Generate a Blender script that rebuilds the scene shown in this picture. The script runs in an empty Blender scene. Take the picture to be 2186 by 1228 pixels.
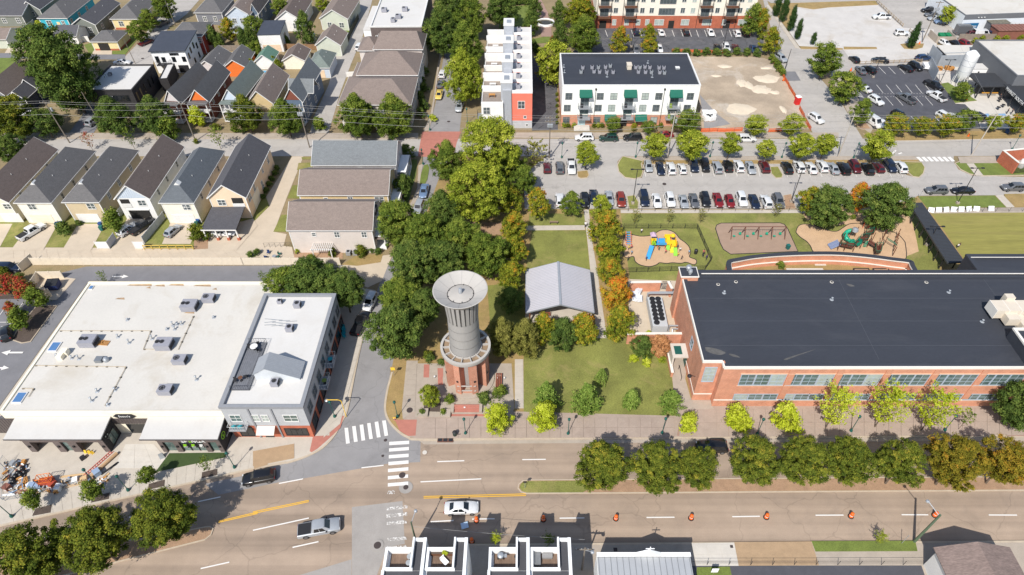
import bpy,math,random
import numpy as np
from mathutils import Vector,Matrix
R=math.radians
random.seed(7);RNG=np.random.default_rng(11)
S=bpy.context.scene
COL=S.collection
# ---------------------------------------------------------------- camera, sky, sun, exposure
CX,CY,F,CAMH,TH=1119.0,614.0,1393.0,87.0,R(44.23)
SN,CS=math.sin(TH),math.cos(TH)
cd=bpy.data.cameras.new('camera');cam=bpy.data.objects.new('camera',cd);COL.objects.link(cam)
cam.location=(0,0,CAMH);cam.rotation_euler=(R(90)-TH,0,0)
cd.sensor_width=36;cd.lens=36*F/2186;cd.shift_x=-(CX-1093)/2186
cd.clip_start=1;cd.clip_end=4000
S.camera=cam
SUN_EL,SHADOW_AZ=R(48.0),R(24.0)
w=bpy.data.worlds.new('World');S.world=w;w.use_nodes=True
nt=w.node_tree;bg=nt.nodes['Background']
sky=nt.nodes.new('ShaderNodeTexSky');sky.sky_type='NISHITA';sky.sun_disc=False
sky.sun_elevation=SUN_EL;sky.sun_rotation=SHADOW_AZ+math.pi
sky.air_density=1.0;sky.dust_density=1.0;sky.ozone_density=1.0
nt.links.new(sky.outputs[0],bg.inputs[0]);bg.inputs[1].default_value=0.13
ld=bpy.data.lights.new('sun','SUN');ld.energy=4.7;ld.angle=R(0.5);ld.color=(1,.96,.895)
sun=bpy.data.objects.new('sun',ld);COL.objects.link(sun);sun.location=(0,0,150)
_sd=Vector((math.sin(SHADOW_AZ)*math.cos(SUN_EL),math.cos(SHADOW_AZ)*math.cos(SUN_EL),-math.sin(SUN_EL)))
sun.rotation_euler=_sd.to_track_quat('-Z','Y').to_euler()
S.view_settings.view_transform='Standard';S.view_settings.look='None'
S.view_settings.exposure=0.1;S.view_settings.gamma=1.0
S.render.engine='CYCLES'
try:
 S.cycles.max_bounces=6;S.cycles.diffuse_bounces=3;S.cycles.glossy_bounces=2;S.cycles.transmission_bounces=3;S.cycles.transparent_max_bounces=6
 S.cycles.caustics_reflective=False;S.cycles.caustics_refractive=False
except Exception:pass
# ---------------------------------------------------------------- survey: photo point -> place on a level plane
def g(p,z=0.0):
 u=(p[0]-CX)/F;v=(p[1]-CY)/F
 t=(z-CAMH)/(-SN-v*CS)
 return Vector((u*t,(CS-v*SN)*t,z))
def _reg(x0,y0,s):return lambda x,y:(x0+x/s,y0+y/s)
A1,A2,A3,A4=_reg(0,0,3.962),_reg(540,0,3.962),_reg(1080,0,3.962),_reg(1620,0,3.862)
B1,B2,B3,B4=_reg(0,290,3.962),_reg(540,290,3.962),_reg(1080,290,3.962),_reg(1620,290,3.862)
C1,C2,C3,C4=_reg(0,580,3.962),_reg(540,580,3.962),_reg(1080,580,3.962),_reg(1620,580,3.862)
D1,D2,D3,D4=_reg(0,870,3.431),_reg(540,870,3.431),_reg(1080,870,3.431),_reg(1620,870,3.429)
Z1,Z2,Z3,Z4=_reg(1900,960,4.58),_reg(900,560,3.838),_reg(1380,560,3.612),_reg(800,1090,4.968)
Z5,Z6,Z7,Z8=_reg(0,880,5.339),_reg(1320,470,9.108),_reg(1680,460,7.287),_reg(1900,0,6.822)
PX=lambda x,y:(x,y)
# ---------------------------------------------------------------- materials
def lin(c):return c/12.92 if c<=.04045 else((c+.055)/1.055)**2.4
def C(r,gg,b,k=1.15):return tuple(min(.85,lin(x/255)/k)for x in(r,gg,b))
MATS={}
def M(name,col,rough=.85,var=.10,scale=.8,fine=0.0,fscale=12.0,bump=0.0,bscale=25.0,metal=0.0,col2=None,streak=None,stain=0.0,stcol=None,spec=None,obj=False,stscale=.25,crack=0.0,band=None):
 if name in MATS:return MATS[name]
 m=bpy.data.materials.new(name);m.use_nodes=True;MATS[name]=m
 n,l=m.node_tree.nodes,m.node_tree.links;b=n['Principled BSDF']
 b.inputs['Roughness'].default_value=rough;b.inputs['Metallic'].default_value=metal
 if spec is not None:b.inputs['Specular IOR Level'].default_value=spec
 if obj:
  tc=n.new('ShaderNodeTexCoord');pos=tc.outputs['Object']
 else:
  ge=n.new('ShaderNodeNewGeometry');pos=ge.outputs['Position']
 if streak:
  mp=n.new('ShaderNodeMapping');mp.inputs['Scale'].default_value=streak;l.new(pos,mp.inputs['Vector']);pos=mp.outputs[0]
 c1=tuple(x*(1-var)for x in col);c2=col2 or tuple(min(.9,x*(1+var))for x in col)
 nz=n.new('ShaderNodeTexNoise');nz.inputs['Scale'].default_value=scale;nz.inputs['Detail'].default_value=6;nz.inputs['Roughness'].default_value=.65
 l.new(pos,nz.inputs['Vector'])
 rp=n.new('ShaderNodeValToRGB');rp.color_ramp.elements[0].position=.32;rp.color_ramp.elements[1].position=.68
 rp.color_ramp.elements[0].color=(*c1,1);rp.color_ramp.elements[1].color=(*c2,1)
 l.new(nz.outputs['Fac'],rp.inputs[0]);out=rp.outputs[0]
 if fine:
  fz=n.new('ShaderNodeTexNoise');fz.inputs['Scale'].default_value=fscale;fz.inputs['Detail'].default_value=3
  l.new(pos,fz.inputs['Vector'])
  mr=n.new('ShaderNodeMapRange');mr.inputs[1].default_value=.3;mr.inputs[2].default_value=.7;mr.inputs[3].default_value=1-fine;mr.inputs[4].default_value=1+fine
  l.new(fz.outputs['Fac'],mr.inputs[0])
  mx=n.new('ShaderNodeMix');mx.data_type='RGBA';mx.blend_type='MULTIPLY';mx.inputs[0].default_value=1
  l.new(out,mx.inputs[6]);l.new(mr.outputs[0],mx.inputs[7]);out=mx.outputs[2]
 if stain:
  sz=n.new('ShaderNodeTexNoise');sz.inputs['Scale'].default_value=stscale;sz.inputs['Detail'].default_value=8;sz.inputs['Roughness'].default_value=.7;sz.inputs['Distortion'].default_value=.6
  l.new(pos,sz.inputs['Vector'])
  mr=n.new('ShaderNodeMapRange');mr.inputs[1].default_value=.52;mr.inputs[2].default_value=.72;mr.inputs[3].default_value=0;mr.inputs[4].default_value=stain
  l.new(sz.outputs['Fac'],mr.inputs[0])
  mx=n.new('ShaderNodeMix');mx.data_type='RGBA';l.new(mr.outputs[0],mx.inputs[0]);l.new(out,mx.inputs[6])
  mx.inputs[7].default_value=(*(stcol or tuple(x*.6 for x in col)),1);out=mx.outputs[2]
 if band:
  ge2=n.new('ShaderNodeNewGeometry');mp=n.new('ShaderNodeMapping');mp.inputs['Scale'].default_value=(.006,band[0],0);l.new(ge2.outputs['Position'],mp.inputs['Vector'])
  bz=n.new('ShaderNodeTexNoise');bz.inputs['Scale'].default_value=1;bz.inputs['Detail'].default_value=4;l.new(mp.outputs[0],bz.inputs['Vector'])
  mr=n.new('ShaderNodeMapRange');mr.inputs[1].default_value=.38;mr.inputs[2].default_value=.62;mr.inputs[3].default_value=1-band[1];mr.inputs[4].default_value=1+band[1]*.6;l.new(bz.outputs['Fac'],mr.inputs[0])
  mx=n.new('ShaderNodeMix');mx.data_type='RGBA';mx.blend_type='MULTIPLY';mx.inputs[0].default_value=1;l.new(out,mx.inputs[6]);l.new(mr.outputs[0],mx.inputs[7]);out=mx.outputs[2]
 if crack:
  ge2=n.new('ShaderNodeNewGeometry');dz_=n.new('ShaderNodeTexNoise');dz_.inputs['Scale'].default_value=.5;l.new(ge2.outputs['Position'],dz_.inputs['Vector'])
  av=n.new('ShaderNodeMix');av.data_type='RGBA';av.blend_type='LINEAR_LIGHT';av.inputs[0].default_value=1.6;l.new(ge2.outputs['Position'],av.inputs[6]);l.new(dz_.outputs['Color'],av.inputs[7])
  vo=n.new('ShaderNodeTexVoronoi');vo.feature='DISTANCE_TO_EDGE';vo.inputs['Scale'].default_value=.11;l.new(av.outputs[2],vo.inputs['Vector'])
  mr=n.new('ShaderNodeMapRange');mr.inputs[1].default_value=.003;mr.inputs[2].default_value=.010;mr.inputs[3].default_value=1-crack;mr.inputs[4].default_value=1;l.new(vo.outputs['Distance'],mr.inputs[0])
  mx=n.new('ShaderNodeMix');mx.data_type='RGBA';mx.blend_type='MULTIPLY';mx.inputs[0].default_value=1;l.new(out,mx.inputs[6]);l.new(mr.outputs[0],mx.inputs[7]);out=mx.outputs[2]
 l.new(out,b.inputs['Base Color'])
 if bump:
  bz=n.new('ShaderNodeTexNoise');bz.inputs['Scale'].default_value=bscale;bz.inputs['Detail'].default_value=4;l.new(pos,bz.inputs['Vector'])
  bp=n.new('ShaderNodeBump');bp.inputs['Strength'].default_value=bump;bp.inputs['Distance'].default_value=.05
  l.new(bz.outputs['Fac'],bp.inputs['Height']);l.new(bp.outputs[0],b.inputs['Normal'])
 return m
def plain(name,col,rough=.6,metal=0.0,**k):return M(name,col,rough,var=.06,scale=2.0,metal=metal,**k)
def glow(name,col):return plain(name,col)
def wearmat(name,col,lo,hi,scale=6.0):
 """road paint that has flaked away in patches"""
 m=bpy.data.materials.new(name);m.use_nodes=True;MATS[name]=m
 n,l=m.node_tree.nodes,m.node_tree.links;b=n['Principled BSDF'];b.inputs['Base Color'].default_value=(*col,1);b.inputs['Roughness'].default_value=.8
 ge=n.new('ShaderNodeNewGeometry');nz=n.new('ShaderNodeTexNoise');nz.inputs['Scale'].default_value=scale;nz.inputs['Detail'].default_value=6;nz.inputs['Roughness'].default_value=.7
 l.new(ge.outputs['Position'],nz.inputs['Vector'])
 mr=n.new('ShaderNodeMapRange');mr.inputs[1].default_value=lo;mr.inputs[2].default_value=hi;l.new(nz.outputs['Fac'],mr.inputs[0]);l.new(mr.outputs[0],b.inputs['Alpha'])
 return m
asphalt_tan=M('asphalt_tan',C(170,150,131),.9,.09,.22,.07,9,bump=.15,bscale=18,stain=.30,stcol=C(126,114,104),crack=.16,band=(.42,.2))
asphalt_grey=M('asphalt_grey',C(150,147,146),.9,.08,.3,.06,9,bump=.12,bscale=18,stain=.4,stcol=C(122,119,118),crack=.12)
AsP=M('asphalt_pale',C(184,178,171),.9,.07,.25,.06,8,stain=.42,stcol=C(150,143,136),crack=.13,band=(.3,.07))
asphalt_dark=M('asphalt_dark',C(84,84,90),.85,.10,.5,.07,9,stain=.35,stcol=C(112,112,116))
AsL=M('asphalt_lane',C(128,127,130),.9,.08,.4,.06,9,stain=.3,stcol=C(108,107,110))
asphalt_black=M('asphalt_black',C(92,92,96),.9,.22,.35,.1,9,stain=.6,stcol=C(140,137,134),crack=.45)
concrete=M('concrete',C(200,190,176),.9,.07,.6,.06,10,stain=.35,stcol=C(168,156,142))
COld=M('concrete_old',C(180,167,152),.9,.08,.6,.07,10,stain=.4,stcol=C(148,134,120))
CPal=M('concrete_pale',C(212,205,194),.9,.06,.6,.05,10,stain=.3,stcol=C(184,174,162))
CDrv=M('concrete_drive',C(206,190,168),.9,.06,.4,.05,8,stain=.35,stcol=C(180,164,144))
concrete_patch=M('concrete_patch',C(166,160,154),.9,.08,.5,.07,9,stain=.35,stcol=C(144,138,132))
kerb_mat=M('kerb_concrete',C(196,180,158),.9,.08,1.2,.06,12)
plaza_mat=M('plaza_concrete',C(176,158,144),.9,.08,.7,.07,10,stain=.4,stcol=C(150,130,118))
paver_mat=M('brick_pavers',C(166,136,124),.9,.10,1.5,.10,16)
RBrk=M('red_brick_pavers',C(186,122,106),.9,.09,1.2,.08,14)
gravel_white=M('gravel_white',C(206,201,195),.95,.07,.25,.10,6,bump=.3,bscale=10,stain=.5,stcol=C(178,162,138),stscale=.12)
dirt_mat=M('building_site_dirt',C(180,162,140),.95,.24,.1,.18,4,bump=.5,bscale=5,stain=.9,stcol=C(214,206,194),stscale=.07)
GrG=M('lawn_green',C(130,132,66),.95,.24,.2,.24,6,bump=.7,bscale=8,stain=.75,stcol=C(180,156,108),stscale=.1)
GrL=M('lawn_lush',C(112,126,56),.95,.18,.5,.22,7,bump=.6,bscale=9,stain=.2,stcol=C(140,136,76))
GrD=M('lawn_dry',C(164,138,90),.95,.16,.4,.2,7,bump=.6,bscale=9,stain=.6,stcol=C(134,126,66),stscale=.3)
grass_mown=M('field_grass',C(146,140,72),.95,.16,.8,.14,7,bump=.4,bscale=9,streak=(.06,1.0,1),stain=.4,stcol=C(168,148,96))
turf_mat=M('artificial_turf',C(66,84,42),.95,.12,.6,.12,9)
mulch_tan=M('playground_mulch',C(206,172,136),.95,.08,.5,.10,10,bump=.4,bscale=12,stain=.3,stcol=C(184,146,112))
MuB=M('wood_mulch',C(170,138,110),.95,.14,.8,.18,9,bump=.5,bscale=12,stain=.4,stcol=C(184,154,118))
mulch_dark=M('dark_mulch',C(88,76,68),.95,.16,1.0,.2,12,bump=.5,bscale=12)
rubber_pad=M('swing_pad_mulch',C(168,142,122),.95,.07,.6,.08,12)
ground_mat=M('bare_ground',C(150,132,100),.95,.16,.10,.16,5,bump=.5,bscale=6,stain=.55,stcol=C(112,114,62))
white_paint=wearmat('road_paint_white',C(236,232,226),.22,.36)
white_worn=wearmat('road_paint_worn',C(232,228,222),.44,.56,4.0)
yellow_paint=wearmat('road_paint_yellow',C(238,184,60),.2,.36)
blue_paint=plain('road_paint_blue',C(140,176,214))
black_rubber=plain('edging_black',(.03,.03,.03))
# ---------------------------------------------------------------- mesh helpers
class MB:
 def __init__(s):s.v=[];s.f=[];s.m=[]
 def add(s,vs,fs,m=0):
  o=len(s.v);s.v+=[tuple(v)for v in vs];s.f+=[tuple(i+o for i in f)for f in fs];s.m+=[m]*len(fs);return s
 def box(s,x0,x1,y0,y1,z0,z1,m=0):
  return s.add([(x0,y0,z0),(x1,y0,z0),(x1,y1,z0),(x0,y1,z0),(x0,y0,z1),(x1,y0,z1),(x1,y1,z1),(x0,y1,z1)],
  [(3,2,1,0),(4,5,6,7),(0,1,5,4),(1,2,6,5),(2,3,7,6),(3,0,4,7)],m)
 def obox(s,c,d,a,m=0,tilt=0.0):
  """box of size d centred at c, turned by a about z (tilt about its own x first)"""
  q=Matrix.Rotation(a,3,'Z')@Matrix.Rotation(tilt,3,'X');c=Vector(c);t=MB().box(-d[0]/2,d[0]/2,-d[1]/2,d[1]/2,-d[2]/2,d[2]/2)
  return s.add([c+q@Vector(v)for v in t.v],t.f,m)
 def prism(s,poly,z0,z1,m=0,mside=None):
  a=sum(p[0]*q[1]-q[0]*p[1]for p,q in zip(poly,poly[1:]+poly[:1]))
  if a<0:poly=poly[::-1]
  n=len(poly);vs=[(p[0],p[1],z0)for p in poly]+[(p[0],p[1],z1)for p in poly]
  s.add(vs,[tuple(range(n,2*n))],m)
  return s.add(vs,[tuple(range(n))[::-1]]+[(i,(i+1)%n,n+(i+1)%n,n+i)for i in range(n)],m if mside is None else mside)
 def poly(s,pts,m=0):return s.add(pts,[tuple(range(len(pts)))],m)
 def tube(s,p,q,r,n=8,r2=None,m=0,cap=True):
  p,q=Vector(p),Vector(q);d=(q-p).normalized();r2=r if r2 is None else r2
  a=d.orthogonal().normalized();b=d.cross(a);vs=[]
  for c,rr in((p,r),(q,r2)):
   for i in range(n):
    t=2*math.pi*i/n;vs.append(c+a*math.cos(t)*rr+b*math.sin(t)*rr)
  fs=[(i,(i+1)%n,n+(i+1)%n,n+i)for i in range(n)]
  if cap:fs+=[tuple(range(n))[::-1],tuple(range(n,2*n))]
  return s.add(vs,fs,m)
 def path(s,pts,r,n=6,m=0):
  for a,b in zip(pts,pts[1:]):s.tube(a,b,r,n,m=m)
  return s
 def lathe(s,prof,n=24,c=(0,0,0),m=0,a0=0.0,a1=2*math.pi):
  """prof: (radius, z) from bottom to top on the outside"""
  full=abs(a1-a0-2*math.pi)<1e-6;k=n if full else n+1;vs=[]
  for r,z in prof:
   for i in range(k):
    t=a0+(a1-a0)*i/n;vs.append((c[0]+r*math.cos(t),c[1]+r*math.sin(t),c[2]+z))
  fs=[]
  for j in range(len(prof)-1):
   for i in range(n):
    i2=(i+1)%k;fs.append((j*k+i,j*k+i2,(j+1)*k+i2,(j+1)*k+i))
  return s.add(vs,fs,m)
 def ball(s,c,r,n=8,m=0,sz=1.0):
  prof=[(r*math.sin(math.pi*j/n)+1e-4,-r*sz*math.cos(math.pi*j/n))for j in range(n+1)]
  return s.lathe(prof,n+2,c,m)
 def mesh(s,name,mats,smooth=False):
  me=bpy.data.meshes.new(name);me.from_pydata(s.v,[],s.f)
  if not isinstance(mats,(list,tuple)):mats=[mats]
  for mm in mats:me.materials.append(mm)
  if any(s.m):me.polygons.foreach_set('material_index',s.m)
  if smooth:
   me.polygons.foreach_set('use_smooth',[True]*len(me.polygons))
   try:me.set_sharp_from_angle(angle=R(smooth if smooth is not True else 40))
   except Exception:pass
  me.validate();me.update();return me
 def build(s,name,mats,parent=None,loc=(0,0,0),rz=0.0,smooth=False):return put(name,s.mesh(name,mats,smooth),parent,loc,rz)
def put(name,me,parent=None,loc=(0,0,0),rz=0.0):
 o=bpy.data.objects.new(name,me);COL.objects.link(o);o.location=loc;o.rotation_euler=(0,0,rz)
 if parent is not None:o.parent=parent
 return o
def tag(o,label,cat,group=None,kind=None):
 if label:o['label']=label
 if cat:o['category']=cat
 if group:o['group']=group
 if kind:o['kind']=kind
 return o
def thing(name,label,cat,loc=(0,0,0),rz=0.0,group=None):
 o=put(name,None,None,loc,rz);return tag(o,label,cat,group)
def struct(name,mb,mats,label=None,smooth=False):
 o=mb.build(name,mats,smooth=smooth);o['kind']='structure';o['label']=label or name.replace('_',' ');return o
def copy_tree(o,parent=None,names=None):
 c=o.copy();COL.objects.link(c);c.parent=parent
 for ch in o.children:copy_tree(ch,c)
 return c
ORD='first second third fourth fifth sixth seventh eighth ninth tenth eleventh twelfth thirteenth fourteenth fifteenth sixteenth seventeenth eighteenth nineteenth twentieth'.split()
# ---------------------------------------------------------------- ground sheets, slabs, kerbs
ZK=.12
SHN=[0]
def sheet(name,pts,z,mat,label,kind='structure'):
 SHN[0]+=1;z+=SHN[0]*.00035
 mb=MB();ps=[g(p,z)if not isinstance(p,Vector)else Vector((p.x,p.y,z))for p in pts]
 a=sum(p.x*q.y-q.x*p.y for p,q in zip(ps,ps[1:]+ps[:1]))
 if a<0:ps=ps[::-1]
 mb.poly(ps);o=mb.build(name,mat);o['kind']=kind;o['label']=label;return o
def slab(name,pts,z1,mat,label,z0=-.05,side=None):
 ps=[g(p,z1)if not isinstance(p,Vector)else p for p in pts]
 mb=MB().prism([(p.x,p.y)for p in ps],z0,z1,0,1);o=mb.build(name,[mat,side or kerb_mat]);o['kind']='structure';o['label']=label;return o
def smooth_line(pts,k=6,closed=False):
 """Catmull-Rom through photo points"""
 n=len(pts);out=[]
 for i in range(n if closed else n-1):
  p=[pts[(i+j)%n]if closed else pts[max(0,min(n-1,i+j))]for j in(-1,0,1,2)]
  for t in np.linspace(0,1,k,endpoint=False):
   out.append(tuple(.5*(2*p[1][d]+(p[2][d]-p[0][d])*t+(2*p[0][d]-5*p[1][d]+4*p[2][d]-p[3][d])*t*t+(3*p[1][d]-p[0][d]-3*p[2][d]+p[3][d])*t**3)for d in(0,1)))
 if not closed:out.append(tuple(pts[-1]))
 return out
def strip_mb(line,w0,w1,z0,z1,closed=False):
 """ribbon prism along world polyline, offset w0..w1 to its left"""
 mb=MB();n=len(line);off=[]
 for i in range(n):
  a=line[(i-1)%n]if(closed or i>0)else line[i];b=line[(i+1)%n]if(closed or i<n-1)else line[i]
  d=Vector((b[0]-a[0],b[1]-a[1])).normalized();off.append(Vector((-d.y,d.x)))
 for i in range(n if closed else n-1):
  j=(i+1)%n;P0,P1=Vector(line[i][:2]),Vector(line[j][:2])
  q=[P0+off[i]*w0,P1+off[j]*w0,P1+off[j]*w1,P0+off[i]*w1]
  vs=[(p.x,p.y,z0)for p in q]+[(p.x,p.y,z1)for p in q]
  mb.add(vs,[(4,5,6,7),(0,1,5,4),(2,3,7,6),(1,2,6,5),(3,0,4,7),(3,2,1,0)])
 return mb
def kerb(pts,label,w=.16,h=.145,closed=False,name='kerb',mat=None,side=1,k=None):
 if k:pts=smooth_line(pts,k,closed)
 ln=[g(p,h)for p in pts];o=strip_mb(ln,0 if side>0 else-w,w if side>0 else 0,-.02,h,closed).build(name,mat or kerb_mat)
 o['kind']='structure';o['label']=label;return o
# short hands: a box, tube, turned or free shape as a new mesh; Q turns a run of numbers into photo points
Bx=lambda*a,**k:MB().box(*a,**k)
Tu=lambda*a,**k:MB().tube(*a,**k)
La=lambda*a,**k:MB().lathe(*a,**k)
Ad=lambda*a,**k:MB().add(*a,**k)
En=enumerate
Q=lambda f,*n:[f(n[i],n[i+1])for i in range(0,len(n),2)]
HXA=[(0,1,2,3),(7,6,5,4),(0,4,5,1),(1,5,6,2),(2,6,7,3),(3,7,4,0)]
HXB=[(3,2,1,0),(4,5,6,7),(0,1,5,4),(1,2,6,5),(2,3,7,6),(3,0,4,7)]
def W(x,y):return Vector((x,y,0))
# ================================================================ THE GROUND
gm=MB().poly([(-900,-300,-.03),(900,-300,-.03),(900,1500,-.03),(-900,1500,-.03)])
struct('ground',gm,ground_mat,'dry grass and bare soil between the streets')
# --- streets and lots (asphalt level, z about 0)
sheet('main_road',[(-500,1245),(-60,1139),(0,1124),(536,1003),(621,987),(700,940),(760,860),(830,860),(898,938),(1090,938),(2186,932),(2500,931),
(2500,1160),(2186,1160),(1281,1160),(1000,1160),(910,1172),(880,1300),(860,1600),(-700,1900)],.004,asphalt_tan,'four lane main road of worn tan asphalt')
st=[(740,886),(767,757),(788,672),(812,600),(835,555),(862,500),(882,440),(893,400),(905,330),(912,290),(935,200),(950,100),(965,0),(978,-90),
(1030,-90),(1010,0),(1000,100),(990,200),(980,290),(965,330),(945,360),(930,400),(912,450),(900,500),(885,560),(870,620),(857,680),(845,740),(835,794),(822,890)]
sheet('side_street',st,.008,asphalt_grey,'grey side street beside the park')
sheet('road_patch',[D2(0,466),D2(280,402),D2(480,322),D2(590,222),D2(660,100),D2(700,0),D2(960,0),D2(1000,80),D2(1060,160),D2(1130,215),D2(1228,246),D2(1225,400),D2(990,412),D2(370,520),D2(190,548),D1(1600,640),D1(1500,560),D1(1760,505)],
.012,asphalt_grey,'newer grey asphalt at the crossing')
sheet('road_patch',Q(D2,725,730,1095,685,1112,1000,985,1020,940,1140,900,1250,725,1250),.012,concrete_patch,'pale concrete road patch under the worn crossing')
sheet('road_patch',Q(D2,330,1232,722,1112,722,1260,300,1260),.0125,concrete_patch,'concrete road patch at the bottom of the frame')
sheet('gutter',Q(PX,895,941,1090,938.5,1630,935.5,2186,932.5,2500,931.5,2500,939,2186,941,1630,944,1090,947,905,949),.012,COld,'pale concrete gutter along the plaza')
sheet('cross_street',[(-400,297),(2600,296),(2600,333),(-400,334)],.008,AsP,'pale cross street behind the parking lot')
sheet('brick_crossing',Q(PX,901,281,984,281,975,305,968,332,940,337,892,334,897,305),.013,RBrk,'red brick paved street crossing')
sheet('parking_lot',[(1118,376),(1150,345),(1160,339),(1180,332),(1330,332),(1318,345),(1320,365),(1345,382),(1370,380),(1380,350),(1925,350),(1935,374),(1952,378),(1972,372),(1968,345),(1950,334),
(2036,332),(2036,345),(2046,362),(2075,375),(2186,378),(2500,378),(2500,416),(2122,417),(1959,418),(1940,430),(1720,446),(1120,446)],.010,AsP,'pale asphalt parking lot north of the playground')
sheet('diagonal_street',Q(A4,20,-60,60,100,210,600,330,850,470,1150,860,1150,760,985,700,880,590,740,500,640,400,480,330,395,80,40,50,-60),.010,AsP,'pale diagonal street between the lots')
sheet('lot_approach',Q(A4,330,395,700,405,1000,410,1500,400,1480,620,820,560,690,640,500,640),.006,AsP,'pale drive between the gravel lot and the asphalt lot')
sheet('top_street',Q(A4,-40,-60,2600,-60,2600,330,1440,340,1190,230,960,30,100,25),.005,AsP,'pale street and forecourt at the top right')
sheet('gravel_lot',Q(A4,290,55,450,78,570,62,980,42,1190,230,1440,242,1480,420,1350,470,830,530,740,470,690,400,330,380,240,250),.014,gravel_white,'white gravel lot with two vehicles')
sheet('market_lot',Q(A4,800,545,1330,540,1440,590,1620,855,1700,860,1800,960,1830,1062,935,1062,840,870,800,750),.012,asphalt_dark,'dark asphalt car park with white stall lines')
sheet('market_forecourt',Q(A4,1330,540,1480,560,1700,500,2400,700,2400,1062,1830,1062,1800,960,1700,860,1620,855,1440,590),.009,CPal,'pale concrete forecourt at the dark market hall')
sheet('apartment_lot',Q(A3,760,236,2130,236,2180,300,2180,445,560,445,700,300),.010,asphalt_black,'cracked dark asphalt lot below the long apartment block')
sheet('building_site',[A3(1550,478),A4(0,470),A4(110,500),A4(200,640),A4(330,850),A4(420,1060),A4(0,1090),A3(1660,1118),A3(1640,900),A3(1600,700)],.014,dirt_mat,'cleared building site of pale bare earth','structure')
sheet('rear_lane',Q(PX,-400,1180,-120,1030,0,866,190,600,600,604,770,614,800,560,735,566,185,569,60,600,-500,640),.004,AsL,'asphalt lane and car park behind the white roofed store')
sheet('gravel_apron',Q(PX,722,572,760,553,838,543,815,600,785,614,735,596),.010,CDrv,'pale worn apron where the lane meets the street')
sheet('concrete_alley',Q(PX,-60,528,200,529,440,531,490,515,545,470,562,430,624,334,648,334,613,420,585,495,612,500,600,545,545,550,60,556,-60,582),.012,CDrv,'wide concrete alley behind the row of houses')
sheet('north_street',Q(A1,1010,530,1200,330,1330,150,1440,-40,1720,-40,1580,120,1430,230,1330,380,1290,560,960,700),.006,AsP,'pale street between the bungalows')
sheet('bungalow_lane',Q(A1,-100,448,1060,462,1060,505,-100,492),.007,AsL,'narrow grey lane behind the bungalows')
sheet('black_house_street',Q(A1,540,1180,690,985,760,840,860,840,830,1060,760,1180),.006,AsL,'short street beside the black brick house')
sheet('townhouse_alley',Q(A2,910,-40,1020,-40,930,300,830,540,740,780,620,1185,470,1185,510,1000,640,720,700,480,800,380,890,130),.007,AsP,'pale alley behind the brown roofed townhouses')
sheet('rowhouse_drive',Q(A3,225,480,340,640,430,700,440,1100,220,1105),.006,asphalt_black,'dark drive between coral rowhouses and white apartments')
sheet('site_road',[(-60,297),(60,297),(55,270),(-60,262)],.0065,AsL,'lane at the left edge')
# --- kerbed blocks
slab('park_block',[(835,794),(825,832),(820,865),(822,885),(831,903),(849,922),(869,934),(898,940),(1090,938),(1630,935),(2186,932),(2500,931),(2500,417),(2122,418),(1959,419),(1940,431),(1720,446.5),(1120,446.5),
(1118,376),(1150,345),(1160,338),(965,334),(945,360),(930,400),(912,450),(900,500),(885,560),(870,620),(857,680),(845,740)],ZK,GrD,'park and school grounds of dry grass')
slab('store_block',Q(PX,-60,1139,0,1124,536,1003,621,987,680,963,712,934,732,899,744,870,767,757,788,672,802,620,770,614,600,606,190,602,0,868,-120,1032),ZK,concrete,'concrete sidewalk around the store corner')
slab('south_pavement',Q(PX,910,1173,1000,1161,1281,1159,2186,1154,2500,1153,2500,1700,870,1700,880,1300),ZK,COld,'south pavement along the main road')
slab('house_lots',Q(PX,-60,400,560,400,575,440,545,470,490,512,440,529,-60,527),.06,GrG,'lawn strips between the driveways',side=GrG)
m1=[D3(85,590),D3(92,560),D3(125,532),D3(175,527),D3(880,522),D4(0,515),D4(1300,506),D4(2500,500),D4(2500,606),D4(1941,608),D4(0,620),D3(880,628),D3(150,632),D3(110,620)]
slab('road_median',m1,.13,MuB,'long planted median with a row of trees',side=kerb_mat)
sheet('median_grass',Q(D3,100,588,108,562,130,540,540,536,600,600,560,624,150,624,118,612),.134,GrG,'grass end of the long median')
m2=Q(PX,456,1128,449,1123,437,1124,300,1150,0,1179,-300,1235,-300,1340,60,1248,140,1228,437,1153,451,1142)
slab('road_median',m2,.13,MuB,'left planted median with three trees',side=kerb_mat)
for pts,lb in((m1,'pale kerb around the long median'),(m2,'pale kerb around the left median')):
 kerb(pts,lb,closed=True,side=-1 if lb.startswith('pale kerb around the long')else 1)
kerb(Q(PX,835,794,825,832,820,865,822,885,831,903,849,922,869,934,898,940,1090,938,1630,935,2186,932,2500,931),'kerb along the park corner and plaza',w=.3,k=4)
kerb(Q(PX,-60,1139,0,1124,536,1003,621,987,680,963,712,934,732,899,744,870,767,757,788,672),'kerb along the store corner',w=.3,k=4)
kerb([(910,1173),(1000,1161),(1281,1159),(2186,1154),(2500,1153)],'kerb along the south pavement',w=.25,side=-1)
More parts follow.
